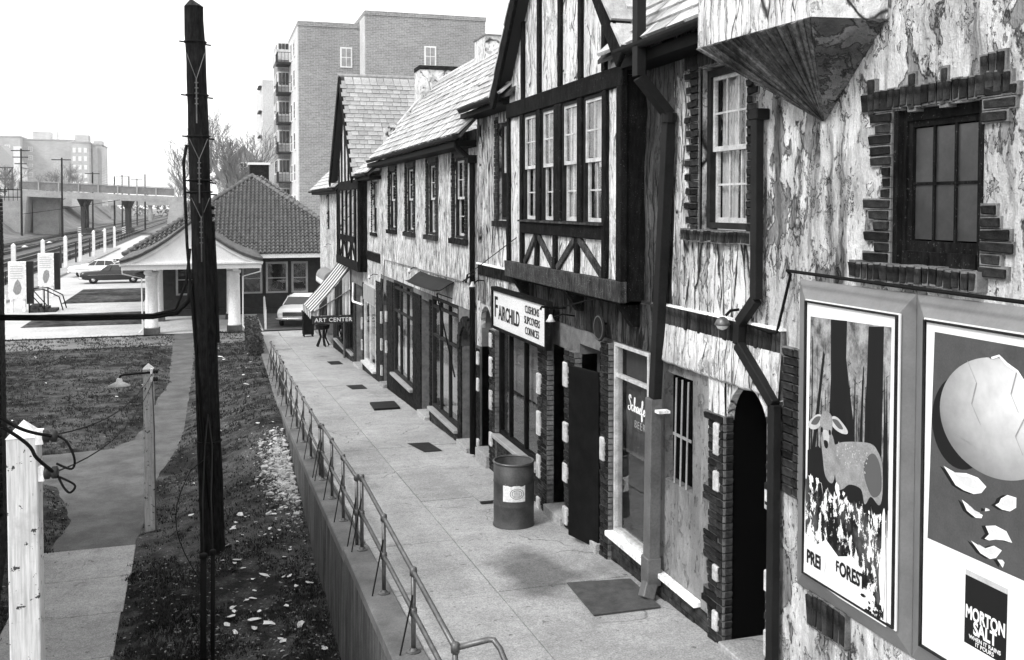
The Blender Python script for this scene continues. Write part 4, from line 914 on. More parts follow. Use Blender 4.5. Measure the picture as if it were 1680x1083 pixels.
# ------------------------------------------------------------------ signs, posters, awning and lamps on the shop fronts
ROT_F = Matrix(((0,0,-1),(-1,0,0),(0,1,0))).to_euler()      # lettering that faces -X
M['ink'] = plain('black ink', .012, .7, .2); M['sign_white'] = grimy('enamel sign white', .80, .70, 3, .45, 40, .05, .002)
M['sign_black'] = grimy('sign black', .014, .03, 4, .5, 40, .1, .003)
sg = thing('shop_sign', 'white cushion and slipcover shop sign with condensed black lettering', 'sign', (4.6, 14.7, 4.2))
MB().box(4.60, 4.66, 13.28, 16.04, 4.19, 4.80).build('board', M['sign_white'], sg, bevel=.004)
f = MB(); f.box(4.57,4.68,13.22,16.10,4.80,4.86); f.box(4.57,4.68,13.22,16.10,4.15,4.19); f.box(4.572,4.678,13.22,13.28,4.19,4.80); f.box(4.572,4.678,16.04,16.10,4.19,4.80); f.build('frame', M['timber'], sg)
text_mesh('F', .50, M['ink'], 'lettering', sg, (4.596, 15.98, 4.36), ROT_F, .95, fat=.004)
text_mesh('AIRCHILD', .33, M['ink'], 'lettering', sg, (4.596, 15.72, 4.34), ROT_F, .80, fat=.006)
for i, s in enumerate(('CUSHIONS', 'SLIPCOVERS', 'CORNICES')):
    text_mesh(s, .165, M['ink'], 'lettering', sg, (4.596, 13.93, 4.60-.165*i), ROT_F, .84, align='CENTER', fat=.001)
MB().tube([(4.72,17.7,4.98),(4.05,16.0,4.96)], .014, 6).build('stay_rod', M['rod'], sg)
rod = MB(); rod.tube([(4.62,17.9,4.93),(3.95,15.4,5.0)], .02, 6); rod.tube([(4.62,17.9,4.93),(4.5,14.4,5.75)], .008, 5); single(rod, 'sign_bracket', M['rod'], 'iron bracket rod with stay wire left of the cushion sign', 'bracket')
rod = MB(); rod.tube([(4.62,12.9,4.80),(4.5,10.9,5.15)], .01, 6); rod.tube([(4.75,12.9,4.80),(4.3,12.6,4.86),(4.28,12.6,4.82)], .018, 6); single(rod, 'sign_bracket', M['rod'], 'thin iron stay under the jettied bay beside the cushion sign', 'bracket')
lamp_bracket('small bell lamp left of the cushion sign above the far arch', (4.78, 17.3, 4.86), .22, -.06)
lamp_bracket('small bell lamp right of the cushion sign under the bay', (4.78, 12.6, 4.72), .35, -.02)
lamp_bracket('small bell lamp on the streaked wall above the dark shop canopy', (4.78, 23.4, 4.72), .2, -.05)
lamp_bracket('small bell lamp above the white-framed shop window', (4.78, 29.4, 4.15), .25, -.05)
lamp_bracket('small bell lamp on the far end wall beside the awning', (4.78, 41.5, 4.6), .25, -.02)
# telephone disc sign
ts = thing('telephone_sign', 'small round dark telephone sign with a bell above the dark doorway', 'sign', (4.66, 11.44, 4.55))
MB().lathe([(.165,0),(.175,.015),(.165,.03)], (4.66,11.44,4.70), 28, 'x').build('disc', M['frame_dark'], ts)
MB().lathe([(.155,-.004),(.155,-.001),(.138,-.001),(.138,-.004),(.155,-.004)], (4.66,11.44,4.70), 28, 'x', cap=False).build('ring', M['metal'], ts)
bell = [(0,.085),(.025,.08),(.04,.05),(.045,-.01),(.07,-.045),(.07,-.055),(-.07,-.055),(-.07,-.045),(-.045,-.01),(-.04,.05),(-.025,.08)]
MB().prism([(4.652, 11.44+a, 4.70+b) for a, b in bell], (.006,0,0)).build('bell', M['ink'], ts); MB().tube([(4.78,11.44,4.75),(4.69,11.44,4.75)], .015, 6).build('arm', M['rod'], ts)
# beer sign: glass tube script in the bar window
def emis(n, v):
    t = NT(n); t.col(.6); t.b.inputs['Emission Color'].default_value = (1,1,1,1); t.b.inputs['Emission Strength'].default_value = v; return t.m
M['neon'] = emis('lit glass tube', .55); M['neon_dim'] = emis('dim glass tube', .04)
bs_ = thing('neon_sign', 'script beer sign of pale glass tubing inside the bar window', 'sign', (4.9, 10.6, 3.2))
def stroke(pts, ox, oz, s, m):
    P = []
    for i in range(len(pts)-1):
        p0 = Vector(pts[max(i-1,0)]); p1 = Vector(pts[i]); p2 = Vector(pts[i+1]); p3 = Vector(pts[min(i+2,len(pts)-1)])
        for k in range(4):
            t = k/4; q = .5*((2*p1) + (p2-p0)*t + (2*p0-5*p1+4*p2-p3)*t*t + (3*p1-p0-3*p2+p3)*t**3); P.append(q)
    P.append(Vector(pts[-1])); m.tube([(4.875, ox - q.x*s, oz + q.y*s) for q in P], .006, 6)
script = MB()
stroke([(.9,1.7),(.7,2.1),(.35,2.05),(.3,1.6),(.7,1.15),(.85,.6),(.5,.05),(.05,.15),(.0,.5),(.3,.6)], 10.98, 3.74, .09, script)      # S
stroke([(1.55,.75),(1.25,.85),(1.1,.4),(1.35,.05),(1.75,.3)], 10.98, 3.74, .09, script)                                          # c
stroke([(1.75,.3),(2.15,1.3),(2.2,1.9),(1.98,1.8),(1.95,.0),(2.2,.75),(2.5,.7),(2.5,.1),(2.7,.2)], 10.98, 3.74, .09, script)      # h
stroke([(3.25,.75),(2.9,.85),(2.75,.4),(3.0,.05),(3.3,.75),(3.35,.1),(3.55,.25)], 10.98, 3.74, .09, script)                       # a
stroke([(3.55,.25),(4.0,.6),(3.85,.9),(3.6,.5),(3.8,.05),(4.2,.3)], 10.98, 3.74, .09, script)                                    # e
stroke([(4.2,.3),(4.7,1.6),(4.5,1.95),(4.35,.9),(4.3,-.7),(4.55,-.6),(4.5,.1),(4.9,.35)], 10.98, 3.74, .09, script)               # f
stroke([(4.9,.3),(5.25,.65),(5.1,.9),(4.85,.5),(5.05,.05),(5.45,.3)], 10.98, 3.74, .09, script)                                  # e
stroke([(5.45,.3),(5.6,.9),(5.7,.65),(6.0,.75),(5.95,.2),(6.2,.2)], 10.98, 3.74, .09, script)                                    # r
script.build('script_tube', M['neon'], bs_, smooth=True)
text_mesh('BEER', .13, M['neon_dim'], 'lettering', bs_, (4.875, 10.80, 3.56), ROT_F, 1.0, space=1.2, fat=-.003)
# poster frames with bevelled surrounds
FP = 4.665
def poster_frame(label, y0, y1, z0, z1, bl, br, bt=.165, bb=.215):
    t = thing('poster_frame', label, 'poster frame', (4.78, (y0+y1)/2, z0), 'grey poster frames on the stucco wall')
    X0, X1 = FX-.02, FP-.012; O = [(y1,z0),(y1,z1),(y0,z1),(y0,z0)]; ya, yb, za, zb = y0+br, y1-bl, z0+bb, z1-bt; I = [(yb,za),(yb,zb),(ya,zb),(ya,za)]
    for k in range(4):
        a, c = O[k], O[(k+1) % 4]; d, e = I[k], I[(k+1) % 4]
        m = MB(); m.hexa([(FX+.02,*a),(FX+.02,*c),(FX+.02,*e),(FX+.02,*d),(X0,*a),(X0,*c),(X1,*e),(X1,*d)]); m.build('frame_rail', M['frame_grey'], t, bevel=.003)
    m = MB(); r_ = .014
    m.box(X1-.008, FP+.01, ya-r_, ya, za-r_, zb+r_); m.box(X1-.008, FP+.01, yb, yb+r_, za-r_, zb+r_); m.box(X1-.006, FP+.01, ya, yb, zb, zb+r_); m.box(X1-.006, FP+.01, ya, yb, za-r_, za); m.build('bead', M['frame_dark'], t)
    return t
M['frame_grey'] = grimy('dull aluminium frame', .22, .17, 3, .5, 60, .05, .003, .5, fa=.08)
poster_frame('left dull grey frame around the torn forest poster', 5.76, 7.20, 3.0, 5.62, .28, .06)
poster_frame('right dull grey frame around the broken egg poster', 4.22, 5.755, 3.0, 5.62, .235, .08)
KS = FP/4.64
def pc(y, z, lay): return (FP - .0012*lay, y*KS, EYE + (z-EYE)*KS)
def csm(pts, k=5):
    out = []; n = len(pts)
    for i in range(n):
        p0, p1, p2, p3 = (Vector(pts[(i+j) % n]) for j in (-1,0,1,2))
        for j in range(k): t = j/k; q = .5*((2*p1) + (p2-p0)*t + (2*p0-5*p1+4*p2-p3)*t*t + (3*p1-p0-3*p2+p3)*t**3); out.append((q.x, q.y))
    return out
def art(par, name, pts, mat, lay, ):
    if name.startswith('fawn') or name == 'hanging_strip': pts = csm(pts)
    return MB().poly([pc(y, z, lay) for y, z in pts]).build(name, mat, par, fix=False)
G = lambda n, a, **k: grimy('print '+n, a, a*.75, 6, .8, 60, 0, .003, .15, **k)
M['p_sky'] = grimy('print smoky sky', .36, .07, 5, .8, 60, 0, .003, .1, stretch=(1,1.6,1), lo=.4, hi=.62); M['p_dark'] = plain('print black', .012, .8, .15); M['p_fawn'] = grimy('print fawn', .32, .2, 8, .8, 80, 0); M['p_light'] = grimy('print light', .55, .42, 8, .8, 60, 0, fa=.08)
M['p_mid'] = plain('print mid grey', .10, .8, .15); M['p_bg'] = grimy('print slate ground', .085, .06, 3, .8, 80, 0, fa=.15); M['p_white'] = grimy('print white', .86, .78, 4, .8, 50, 0, fa=.03); M['p_egg'] = grimy('print egg shell', .70, .56, 3, .8, 50, 0, fa=.05)
p1 = thing('forest_poster', 'torn forest fire poster with a fawn among burnt trunks', 'poster', (FP, 6.45, 3.2))
MB().box(FP, FP+.012, 5.79, 6.945, 3.19, 5.48).build('sheet', M['p_white'], p1)
art(p1, 'print', [(6.834,5.349),(5.846,5.378),(5.86,3.9),(6.85,3.9)], M['p_sky'], 1)
trees = [[(6.561,5.354),(6.356,5.366),(6.362,5.078),(6.253,4.546),(6.23,4.1),(6.59,4.1),(6.552,4.907)], [(6.099,5.354),(5.927,5.373),(5.94,4.1),(6.15,4.1),(6.112,4.981)], [(6.657,5.091),(6.633,5.066),(6.76,4.2),(6.81,4.2)], [(6.251,5.033),(6.25,4.2),(6.285,4.2)], [(6.156,5.055),(6.145,5.03),(6.17,4.1),(6.215,4.1)], [(5.912,5.094),(5.87,4.1),(5.92,4.1)], [(6.83,4.85),(6.815,4.0),(6.84,4.0)], [(6.42,4.9),(6.43,4.1),(6.47,4.1)], [(6.02,4.8),(6.0,4.1),(6.05,4.1)], [(6.31,4.75),(6.3,4.1),(6.325,4.1)], [(6.72,4.7),(6.70,4.0),(6.73,4.0)]]
for k in range(26):
    y = ru(5.87, 6.80); zt = ru(4.55, 5.2); w_ = ru(.004, .014); trees.append([(y+w_*.3, zt), (y-w_*.3, zt), (y-w_+ru(-.03,.03), 4.05), (y+w_, 4.05)])
tm = MB()
for t_ in trees: tm.poly([pc(y, z, 2+.06*trees.index(t_)) for y, z in t_])
for k in range(60):                                   # burnt branch stubs
    t_ = random.choice(trees); y, z = t_[0][0]+ru(-.03,.03), ru(4.5, 5.05); s = random.choice((-1,1)); tm.poly([pc(y, z, 4), pc(y+s*.035, z+.02, 4), pc(y, z-.008, 4)])
tm.build('burnt_trunks', M['p_dark'], p1, fix=False)
art(p1, 'undergrowth', [(6.85,4.25),(6.7,4.32),(6.5,4.2),(6.2,4.3),(5.95,4.25),(5.86,4.3),(5.86,3.85),(6.85,3.85)], M['p_dark'], 4.6)
art(p1, 'fawn_body', [(6.572,4.41),(6.492,4.38),(6.40,4.42),(6.229,4.463),(6.05,4.49),(5.97,4.45),(5.92,4.36),(5.915,4.155),(5.95,4.06),(6.043,4.097),(6.113,4.02),(6.16,4.12),(6.296,4.118),(6.38,4.06),(6.446,4.053),(6.505,4.24)], M['p_fawn'], 5)
art(p1, 'fawn_rump', [(6.07,4.40),(6.0,4.42),(5.94,4.34),(5.93,4.17),(6.02,4.1),(6.1,4.18),(6.13,4.3)], M['p_mid'], 5.5)
sp = MB()
for k in range(46):
    y, z = ru(6.08,6.46), ru(4.25,4.42); r_ = ru(.004,.008); sp.poly([pc(y+r_*cos(a*pi/3), z+r_*sin(a*pi/3), 5.8) for a in range(6)])
sp.build('fawn_spots', M['p_light'], p1, fix=False)
art(p1, 'fawn_neck', [(6.66,4.42),(6.53,4.46),(6.47,4.30),(6.50,4.08),(6.60,4.10),(6.64,4.25)], M['p_fawn'], 6)
art(p1, 'fawn_head', [(6.68,4.53),(6.65,4.60),(6.59,4.622),(6.53,4.60),(6.515,4.53),(6.53,4.45),(6.555,4.36),(6.58,4.325),(6.61,4.33),(6.64,4.40),(6.665,4.46)], M['p_fawn'], 7)
art(p1, 'fawn_ear', [(6.665,4.575),(6.74,4.56),(6.845,4.47),(6.80,4.435),(6.72,4.455),(6.672,4.50)], M['p_light'], 6.5); art(p1, 'fawn_ear', [(6.525,4.59),(6.45,4.60),(6.34,4.54),(6.33,4.50),(6.42,4.49),(6.515,4.52)], M['p_light'], 6.5)
art(p1, 'fawn_ear_shade', [(6.67,4.56),(6.74,4.545),(6.80,4.48),(6.72,4.49)], M['p_mid'], 6.8); art(p1, 'fawn_ear_shade', [(6.52,4.57),(6.45,4.58),(6.38,4.53),(6.44,4.52)], M['p_mid'], 6.8)
for y in (6.652, 6.548): art(p1, 'fawn_eye', [(y+.015*cos(a*pi/4), 4.462+.022*sin(a*pi/4)) for a in range(8)], M['p_dark'], 7.6)
art(p1, 'fawn_muzzle', [(6.635,4.46),(6.56,4.46),(6.565,4.37),(6.62,4.37)], M['p_light'], 7.4); art(p1, 'fawn_nose', [(6.62,4.385),(6.575,4.385),(6.57,4.345),(6.595,4.325),(6.62,4.345)], M['p_dark'], 7.8)
# torn lower half: scraps of white and of the black sheet underneath
random.seed(5)
jag = lambda s_, b_, a_: [(6.87-.0105*k, b_ + a_*(1.4*noise.noise(Vector((k*.13,s_,0))) + .8*noise.noise(Vector((k*.55,s_,3))) + .3*ru(-1,1))) for k in range(97)]
art(p1, 'bare_sheet', jag(1, 3.98, .07) + [(5.85,3.2),(6.40,3.2),(6.88,3.23)], M['p_white'], 8)
def blob(m, y, z, ry, rz, lay, n=11):
    m.poly([pc(y + ry*cos(2*pi*k/n)*ru(.5,1.25), z + rz*sin(2*pi*k/n)*ru(.5,1.25), lay) for k in range(n)])
def tornmat():
    t = NT('torn paper layers'); a_ = t.noise(t.coord((1, 9, 4.6), warp=.10, wscale=7), 1.0, 8.0, .72); b_ = t.noise(t.coord((1, 26, 7), warp=.05, wscale=9), 1.0, 6.0, .7); g = t.noise(t.coord((1,5,3)), 1.0, 4.0)
    k = t.math('ADD', t.math('MULTIPLY', a_, .7), t.math('MULTIPLY', b_, .3)); v = t.mix(t.ramp(k, .517, .527), t.ramp(g, .45, .6, .010, .09), .84); t.col(v).rough(.85).spec(.1); t.bump(k, .5, .004); return t.m
M['p_torn'] = tornmat()
art(p1, 'torn_patches', jag(1.15, 3.985, .075) + [(5.87,3.7),(5.88,3.24),(6.02,3.22),(6.10,3.32),(6.13,3.52),(6.25,3.58),(6.42,3.52),(6.58,3.60),(6.70,3.52),(6.86,3.56)], M['p_torn'], 9)
lw = MB(); lb = MB()
for k in range(12): blob(lb, ru(5.9,6.12), ru(3.22,3.34), ru(.015,.04), ru(.012,.03), 9.8 + k*.01, 14)
for k in range(10): blob(lw, ru(6.2,6.8), ru(3.90,4.06), ru(.012,.03), ru(.02,.05), 10.8 + k*.01, 14)
for m_, nm, mt in ((lb, 'dark_patches', 'p_dark'), (lw, 'paper_scraps', 'p_white')):
    q = m_.build(nm, M[mt], p1, fix=False); q['kind'] = 'stuff'
art(p1, 'hanging_strip', [(5.90,4.0),(5.87,4.02),(5.865,3.5),(5.885,3.3),(5.93,3.55),(5.905,3.75)], M['p_white'], 14)
for s, y, z, sz in (('PREI', 6.835, 3.335, .135), ('OREST', 6.40, 3.385, .135)):
    P = pc(y, z, 12.5); text_mesh(s, sz*1.12, M['ink'], 'lettering', p1, P, ROT_F, .70, .001, fat=.005)
P = pc(6.445, 3.40, 12.5); text_mesh('F', .12, M['ink'], 'lettering', p1, P, ROT_F, .7, .001, fat=.003)
blob_m = MB(); blob(blob_m, 6.60, 3.44, .035, .12, 13); blob(blob_m, 6.455, 3.47, .02, .03, 13.2); blob_m.build('torn_edge', M['p_white'], p1, fix=False)
# broken egg poster
random.seed(9)
p2 = thing('egg_poster', 'white poster of a broken egg above a dark salt packet', 'poster', (FP, 5.0, 3.2))
MB().box(FP, FP+.012, 4.28, 5.545, 3.19, 5.48).build('sheet', M['p_white'], p2)
art(p2, 'print', [(5.411,5.40),(4.29,5.40),(4.29,4.0),(5.45,3.985)], M['p_bg'], 1)
def ell(cy, cz, a, b, rot, n=40, wob=0): return [(cy + a*cos(t)*cos(rot) - b*sin(t)*sin(rot) + wob*noise.noise(Vector((t*3,1,0))), cz + a*cos(t)*sin(rot) + b*sin(t)*cos(rot)) for t in [2*pi*k/n for k in range(n)]]
art(p2, 'egg_shadow', ell(5.16, 4.84, .26, .31, .2), M['p_dark'], 2)
def eggmat():
    t = NT('print shaded egg'); c = t.coord(); d = t.n('VectorMath', operation='DISTANCE', i_0=t.n('VectorMath', operation='MULTIPLY', i_0=c, i_1=(0,1,1.2)).outputs[0], i_1=(0, -.30, 2.28)).outputs['Value']
    v = t.mix(t.ramp(d, .05, .75), .74, .20); v = t.math('MULTIPLY', v, t.ramp(t.noise(c, 7, 5, .6), .3, .7, .85, 1.1)); t.col(v).rough(.8).spec(.15); return t.m
M['p_egg2'] = eggmat(); art(p2, 'egg', ell(4.86, 4.93, .49, .375, -.12, 72), M['p_egg2'], 3)
art(p2, 'egg_hole', [(5.02,5.33),(4.90,5.29),(4.84,5.315),(4.78,5.27),(4.70,5.24),(4.60,5.13),(4.40,5.08),(4.40,5.36),(4.9,5.36)], M['p_bg'], 5)
art(p2, 'shell_edge', [(4.90,5.29),(4.84,5.315),(4.78,5.27),(4.70,5.24),(4.60,5.13),(4.58,5.14),(4.69,5.255),(4.775,5.29),(4.84,5.33),(4.905,5.305)], M['p_white'], 6)
ck = MB()
for P0 in ([(5.10,5.25),(5.02,5.12),(5.06,4.98),(4.98,4.86)], [(4.70,5.24),(4.74,5.10),(4.68,5.0)], [(5.2,4.75),(5.05,4.72),(4.95,4.64)], [(4.62,5.0),(4.70,4.85),(4.64,4.75)]):
    ck = MB()
    for (a, b), (c, d) in zip(P0, P0[1:]): ck.poly([pc(a,b,6), pc(c,d,6), pc(c+.006,d+.004,6), pc(a+.006,b+.004,6)])
    ck.build('crack', M['p_fawn'], p2, fix=False)
for s_ in ([(5.304,4.517),(5.2,4.50),(5.1,4.522),(5.0,4.52),(4.929,4.481),(4.97,4.43),(5.034,4.405),(5.12,4.405),(5.194,4.419)], [(5.136,4.34),(5.08,4.325),(5.032,4.30),(4.955,4.294),(4.965,4.27),(5.015,4.258),(5.09,4.28)], [(4.81,4.441),(4.76,4.478),(4.69,4.481),(4.69,4.42),(4.737,4.383),(4.80,4.375),(4.855,4.387),(4.825,4.41)], [(4.931,4.232),(4.85,4.26),(4.762,4.252),(4.715,4.196),(4.78,4.19),(4.847,4.173),(4.90,4.15),(4.936,4.149),(4.90,4.19)], [(5.051,4.099),(4.99,4.09),(4.935,4.086),(4.86,4.13),(4.795,4.122),(4.84,4.06),(4.889,4.035),(4.97,4.045)], [(4.83,4.053),(4.79,4.065),(4.772,4.051),(4.786,4.017)], [(4.933,4.347),(4.896,4.341),(4.937,4.323)]):
    cy = sum(p[0] for p in s_)/len(s_); cz = sum(p[1] for p in s_)/len(s_)
    art(p2, 'shell_shadow', [(p[0]+.035, p[1]-.01) for p in s_], M['p_dark'], 2.5); art(p2, 'shell_piece', s_, M['p_white'], 3)
    art(p2, 'shell_inside', [(cy+(p[0]-cy)*.62-.01, cz+(p[1]-cz)*.55+.006) for p in s_], M['p_egg'], 4)
art(p2, 'packet', [(5.095,3.865),(4.745,3.865),(4.75,3.42),(5.098,3.42)], M['p_dark'], 2); art(p2, 'packet_top', [(5.095,3.90),(4.745,3.90),(4.745,3.865),(5.095,3.865)], M['p_light'], 2)
for s, z, sz, sx in (('MORTON', 3.592, .118, .64), ('SALT', 3.505, .118, .74), ('WHEN IT RAINS', 3.465, .037, 1.0), ('IT POURS', 3.432, .037, 1.0)):
    P = pc(4.921, z, 4); text_mesh(s, sz, M['p_white'], 'lettering', p2, P, ROT_F, sx, .001, align='CENTER', fat=.004 if sz > .05 else .0005)
# striped awning and its sign
M['stripe_l'] = grimy('pale canvas stripe', .66, .5, 4, .9, 60, .2, .004); M['stripe_d'] = grimy('dark canvas stripe', .03, .05, 4, .9, 60, .2, .004)
aw = thing('striped_awning', 'striped canvas awning sloping over the far shop front', 'awning', (4.1, 37.1, 2.2))
A0, A1 = Vector((4.74, 0, 3.98)), Vector((3.38, 0, 2.40)); y0_, y1_ = 35.5, 38.9; nst = 11
for k in range(nst):
    ya = y0_+(y1_-y0_)*k/nst; yb = y0_+(y1_-y0_)*(k+1)/nst; mt = M['stripe_l'] if k % 2 else M['stripe_d']
    m = MB(); n = 8
    for i in range(n+1):
        t = i/n; x = A0.x+(A1.x-A0.x)*t; z = A0.z+(A1.z-A0.z)*t - .05*sin(pi*t); m.v += [(x, ya, z), (x, yb, z)]
    for i in range(n): m.f.append((2*i, 2*i+1, 2*i+3, 2*i+2))
    m.add([(A1.x,ya,A1.z),(A1.x,yb,A1.z),(A1.x-.01,yb,A1.z-.24),(A1.x-.01,(ya+yb)/2,A1.z-.28),(A1.x-.01,ya,A1.z-.24)], [(0,1,2,3,4)])
    m.build('stripe', mt, aw, fix=False)
for i in range(5):                                            # striped side curtain
    xa = A1.x+(4.76-A1.x)*i/5; xb = A1.x+(4.76-A1.x)*(i+1)/5; za = A1.z+(A0.z-A1.z)*(i/5); zb = A1.z+(A0.z-A1.z)*((i+1)/5)
    m = MB(); n = 6
    for k in range(n+1):
        x = xa+(xb-xa)*k/n; zt = za+(zb-za)*k/n - .06; m.v += [(x, y0_+.03*sin(k*2.1+i), 2.28), (x, y0_+.01, max(zt, 2.29))]
    for k in range(n): m.f.append((2*k, 2*k+1, 2*k+3, 2*k+2))
    m.build('side_curtain', M['stripe_d'] if i % 2 else M['stripe_l'], aw, fix=False)
MB().tube([(3.38,y0_,2.38),(3.38,y1_,2.38)], .02, 6).build('front_bar', M['metal'], aw); MB().tube([(4.78,y0_-.02,3.2),(3.38,y0_-.02,2.36)], .02, 6).build('arm', M['metal'], aw)
ac = thing('art_sign', 'black art shop sign with white lettering under the awning edge', 'sign', (4.1, 35.4, 2.0))
MB().box(3.40, 4.86, 35.36, 35.42, 2.00, 2.27).build('board', M['sign_black'], ac); text_mesh('ART CENTER', .2, M['sign_white'], 'lettering', ac, (4.14, 35.357, 2.065), (R(90),0,0), 1.02, align='CENTER', space=1.15, fat=.004)
# scalloped small awning further along, dark canopy over the shop window
sa = thing('scalloped_awning', 'small pale scalloped awning on the far end building', 'awning', (4.4, 42, 2.9))
m = MB(); n = 10
for i in range(n+1):
    a = pi/2*i/n; m.v += [(4.78-.42*sin(a), 40.6, 3.15+.38*cos(a)), (4.78-.42*sin(a), 43.6, 3.15+.38*cos(a))]
for i in range(n): m.f.append((2*i, 2*i+1, 2*i+3, 2*i+2))
m.poly([(4.78,40.6,3.15)] + [(4.78-.42*sin(pi/2*i/n), 40.6, 3.15+.38*cos(pi/2*i/n)) for i in range(n+1)]); m.build('hood', M['blind_mid'], sa, fix=False)
for k in range(10):
    ya = 40.6+.3*k; MB().poly([(4.36,ya,3.15),(4.36,ya+.3,3.15),(4.355,ya+.28,2.98),(4.35,ya+.15,2.90),(4.355,ya+.02,2.98)]).build('scallop', M['white_paint'], sa, fix=False)
dc = thing('shop_canopy', 'dark curved sheet canopy over the middle shop window', 'canopy', (4.6, 21.4, 4.4))
m = MB(); n = 8; prof = [(4.80,4.64),(4.70,4.58),(4.60,4.50),(4.52,4.44),(4.46,4.42),(4.42,4.43)]
for i in range(n+1):
    y = 19.7 + 3.4*i/n
    for x, z in prof: m.v.append((x, y, z + .012*sin(i*.9) + (.06*(4.8-x)/.38 if i == 0 else 0)))
for i in range(n):
    for j in range(len(prof)-1): a = i*len(prof)+j; m.f.append((a, a+1, a+1+len(prof), a+len(prof)))
cs_ = m.build('sheet', M['gutter'], dc, fix=False); sm_ = cs_.modifiers.new('s', 'SOLIDIFY'); sm_.thickness = .02
for y in (19.8, 22.9): MB().tube([(4.46,y,4.42),(4.78,y,4.3)], .012, 6).build('bracket', M['rod'], dc)
MB().tube([(4.45,19.8,4.42),(4.76,19.5,2.7)], .016, 6).build('stay_rod', M['rod'], dc)
# ------------------------------------------------------------------ railing, barrel, mats, hatches
def rail_section(label, y0, y1, z_at, n, X=1.83, h=.96, end=None, top=None):
    top = top or (lambda y: z_at(y)+h)
    t = thing('pipe_railing', label, 'railing', (X, (y0+y1)/2, z_at((y0+y1)/2)), 'pipe railing sections along the retaining wall')
    ysp = [y0 + (y1-y0)*k/(n-1) for k in range(n)]
    fl = MB(); fl.lathe([(.07,0),(.07,.012),(.045,.02),(.03,.045),(.026,.045)], (0,0,0), 12); flm = fl.mesh('flange'); flm.materials.append(M['metal'])
    jt = MB(); jt.lathe([(.026,-.045),(.036,-.035),(.038,0),(.036,.035),(.026,.045)], (0,0,0), 10); jm_ = jt.mesh('joint', smooth=True); jm_.materials.append(M['metal'])
    for y in ysp:
        zb = z_at(y); h = top(y)-zb; MB().tube([(X,y,zb),(X,y,zb+h)], .024, 8).build('post', M['metal'], t, smooth=True)
        inst(flm, 'flange', t, (X,y,zb)); inst(jm_, 'joint', t, (X,y,zb+h)); inst(jm_, 'joint', t, (X,y,zb+h*.5))
        MB().tube([(X-.01,y-.02,zb+h*.72),(X-.14,y-.04,zb)], .009, 5).build('brace', M['gutter'], t)
    for f_ in (1.0, .5):
        MB().tube([(X,y,z_at(y)+(top(y)-z_at(y))*f_) for y in ysp], .024, 10).build('rail', M['metal'], t, smooth=True)
    if end: MB().tube(end, .024, 10).build('end_rail', M['metal'], t, smooth=True)
    return t
rail_section('nearest pipe railing section with a bent end at the pavement edge', 7.5, 12.62, CZ, 4, end=[(1.83,7.5,2.70),(2.10,7.48,2.74),(2.14,7.46,2.74),(2.17,7.38,2.70),(2.24,6.9,2.40),(2.26,6.2,2.2)], top=lambda y: 2.70+(y-7.5)*.0)
rail_section('second pipe railing section from the camera, four posts long', 13.1, 17.4, CZ, 4)
rail_section('third pipe railing section, the long one with seven posts', 17.85, 28.0, CZ, 7)
rail_section('farthest pipe railing section beyond the long one', 28.5, 34.6, CZ, 5, X=1.9)
# trash barrel
bx, by = 4.10, 13.25; bz = PZ(by)+.0
br_ = thing('trash_barrel', 'open steel trash barrel with a pasted notice outside the dark doorway', 'barrel', (bx, by, bz))
M['barrel'] = grimy('rusty grey steel drum', .065, .035, 5, .55, 50, .2, .004, .4)
m = MB(); m.lathe([(.285,0),(.30,.0),(.30,.02),(.29,.03),(.29,.30),(.297,.315),(.29,.33),(.29,.62),(.297,.635),(.29,.65),(.29,.91),(.275,.91),(.272,.03),(.0,.03)], (bx,by,bz), 36, cap=False); m.build('shell', M['barrel'], br_, smooth=True)
MB().tube([(bx+.287*cos(2*pi*k/36), by+.287*sin(2*pi*k/36), bz+.915) for k in range(37)], .016, 8, False).build('rim', M['metal'], br_, smooth=True)
m = MB(); n = 10; a0, a1 = R(200), R(262)
for k in range(n+1):
    a = R(222) + R(64)*k/n; m.v += [(bx+.2935*cos(a), by+.2935*sin(a), bz+.40), (bx+.2935*cos(a), by+.2935*sin(a), bz+.63+.015*sin(k*1.3))]
for k in range(n): m.f.append((2*k, 2*k+2, 2*k+3, 2*k+1))
m.build('notice', M['paper'], br_, fix=False)
m = MB(); ac_ = R(262)
for rr in (.055, .075):
    for k in range(24):
        p = []
        for kk, r_ in ((k, rr), (k+1, rr), (k+1, rr-.006), (k, rr-.006)):
            u = r_*1.35*cos(2*pi*kk/24); w_ = r_*sin(2*pi*kk/24); a = ac_ + u/.295; p.append((bx+.2955*cos(a), by+.2955*sin(a), bz+.515+w_))
        m.poly(p)
for k in range(4):
    z = bz+.545-.02*k
    for i in range(5): a = ac_ - .15 + .06*i; b = a+.05; m.poly([(bx+.2955*cos(a),by+.2955*sin(a),z),(bx+.2955*cos(b),by+.2955*sin(b),z),(bx+.2955*cos(b),by+.2955*sin(b),z+.007),(bx+.2955*cos(a),by+.2955*sin(a),z+.007)])
m.build('printed_seal', M['p_mid'], br_, fix=False)
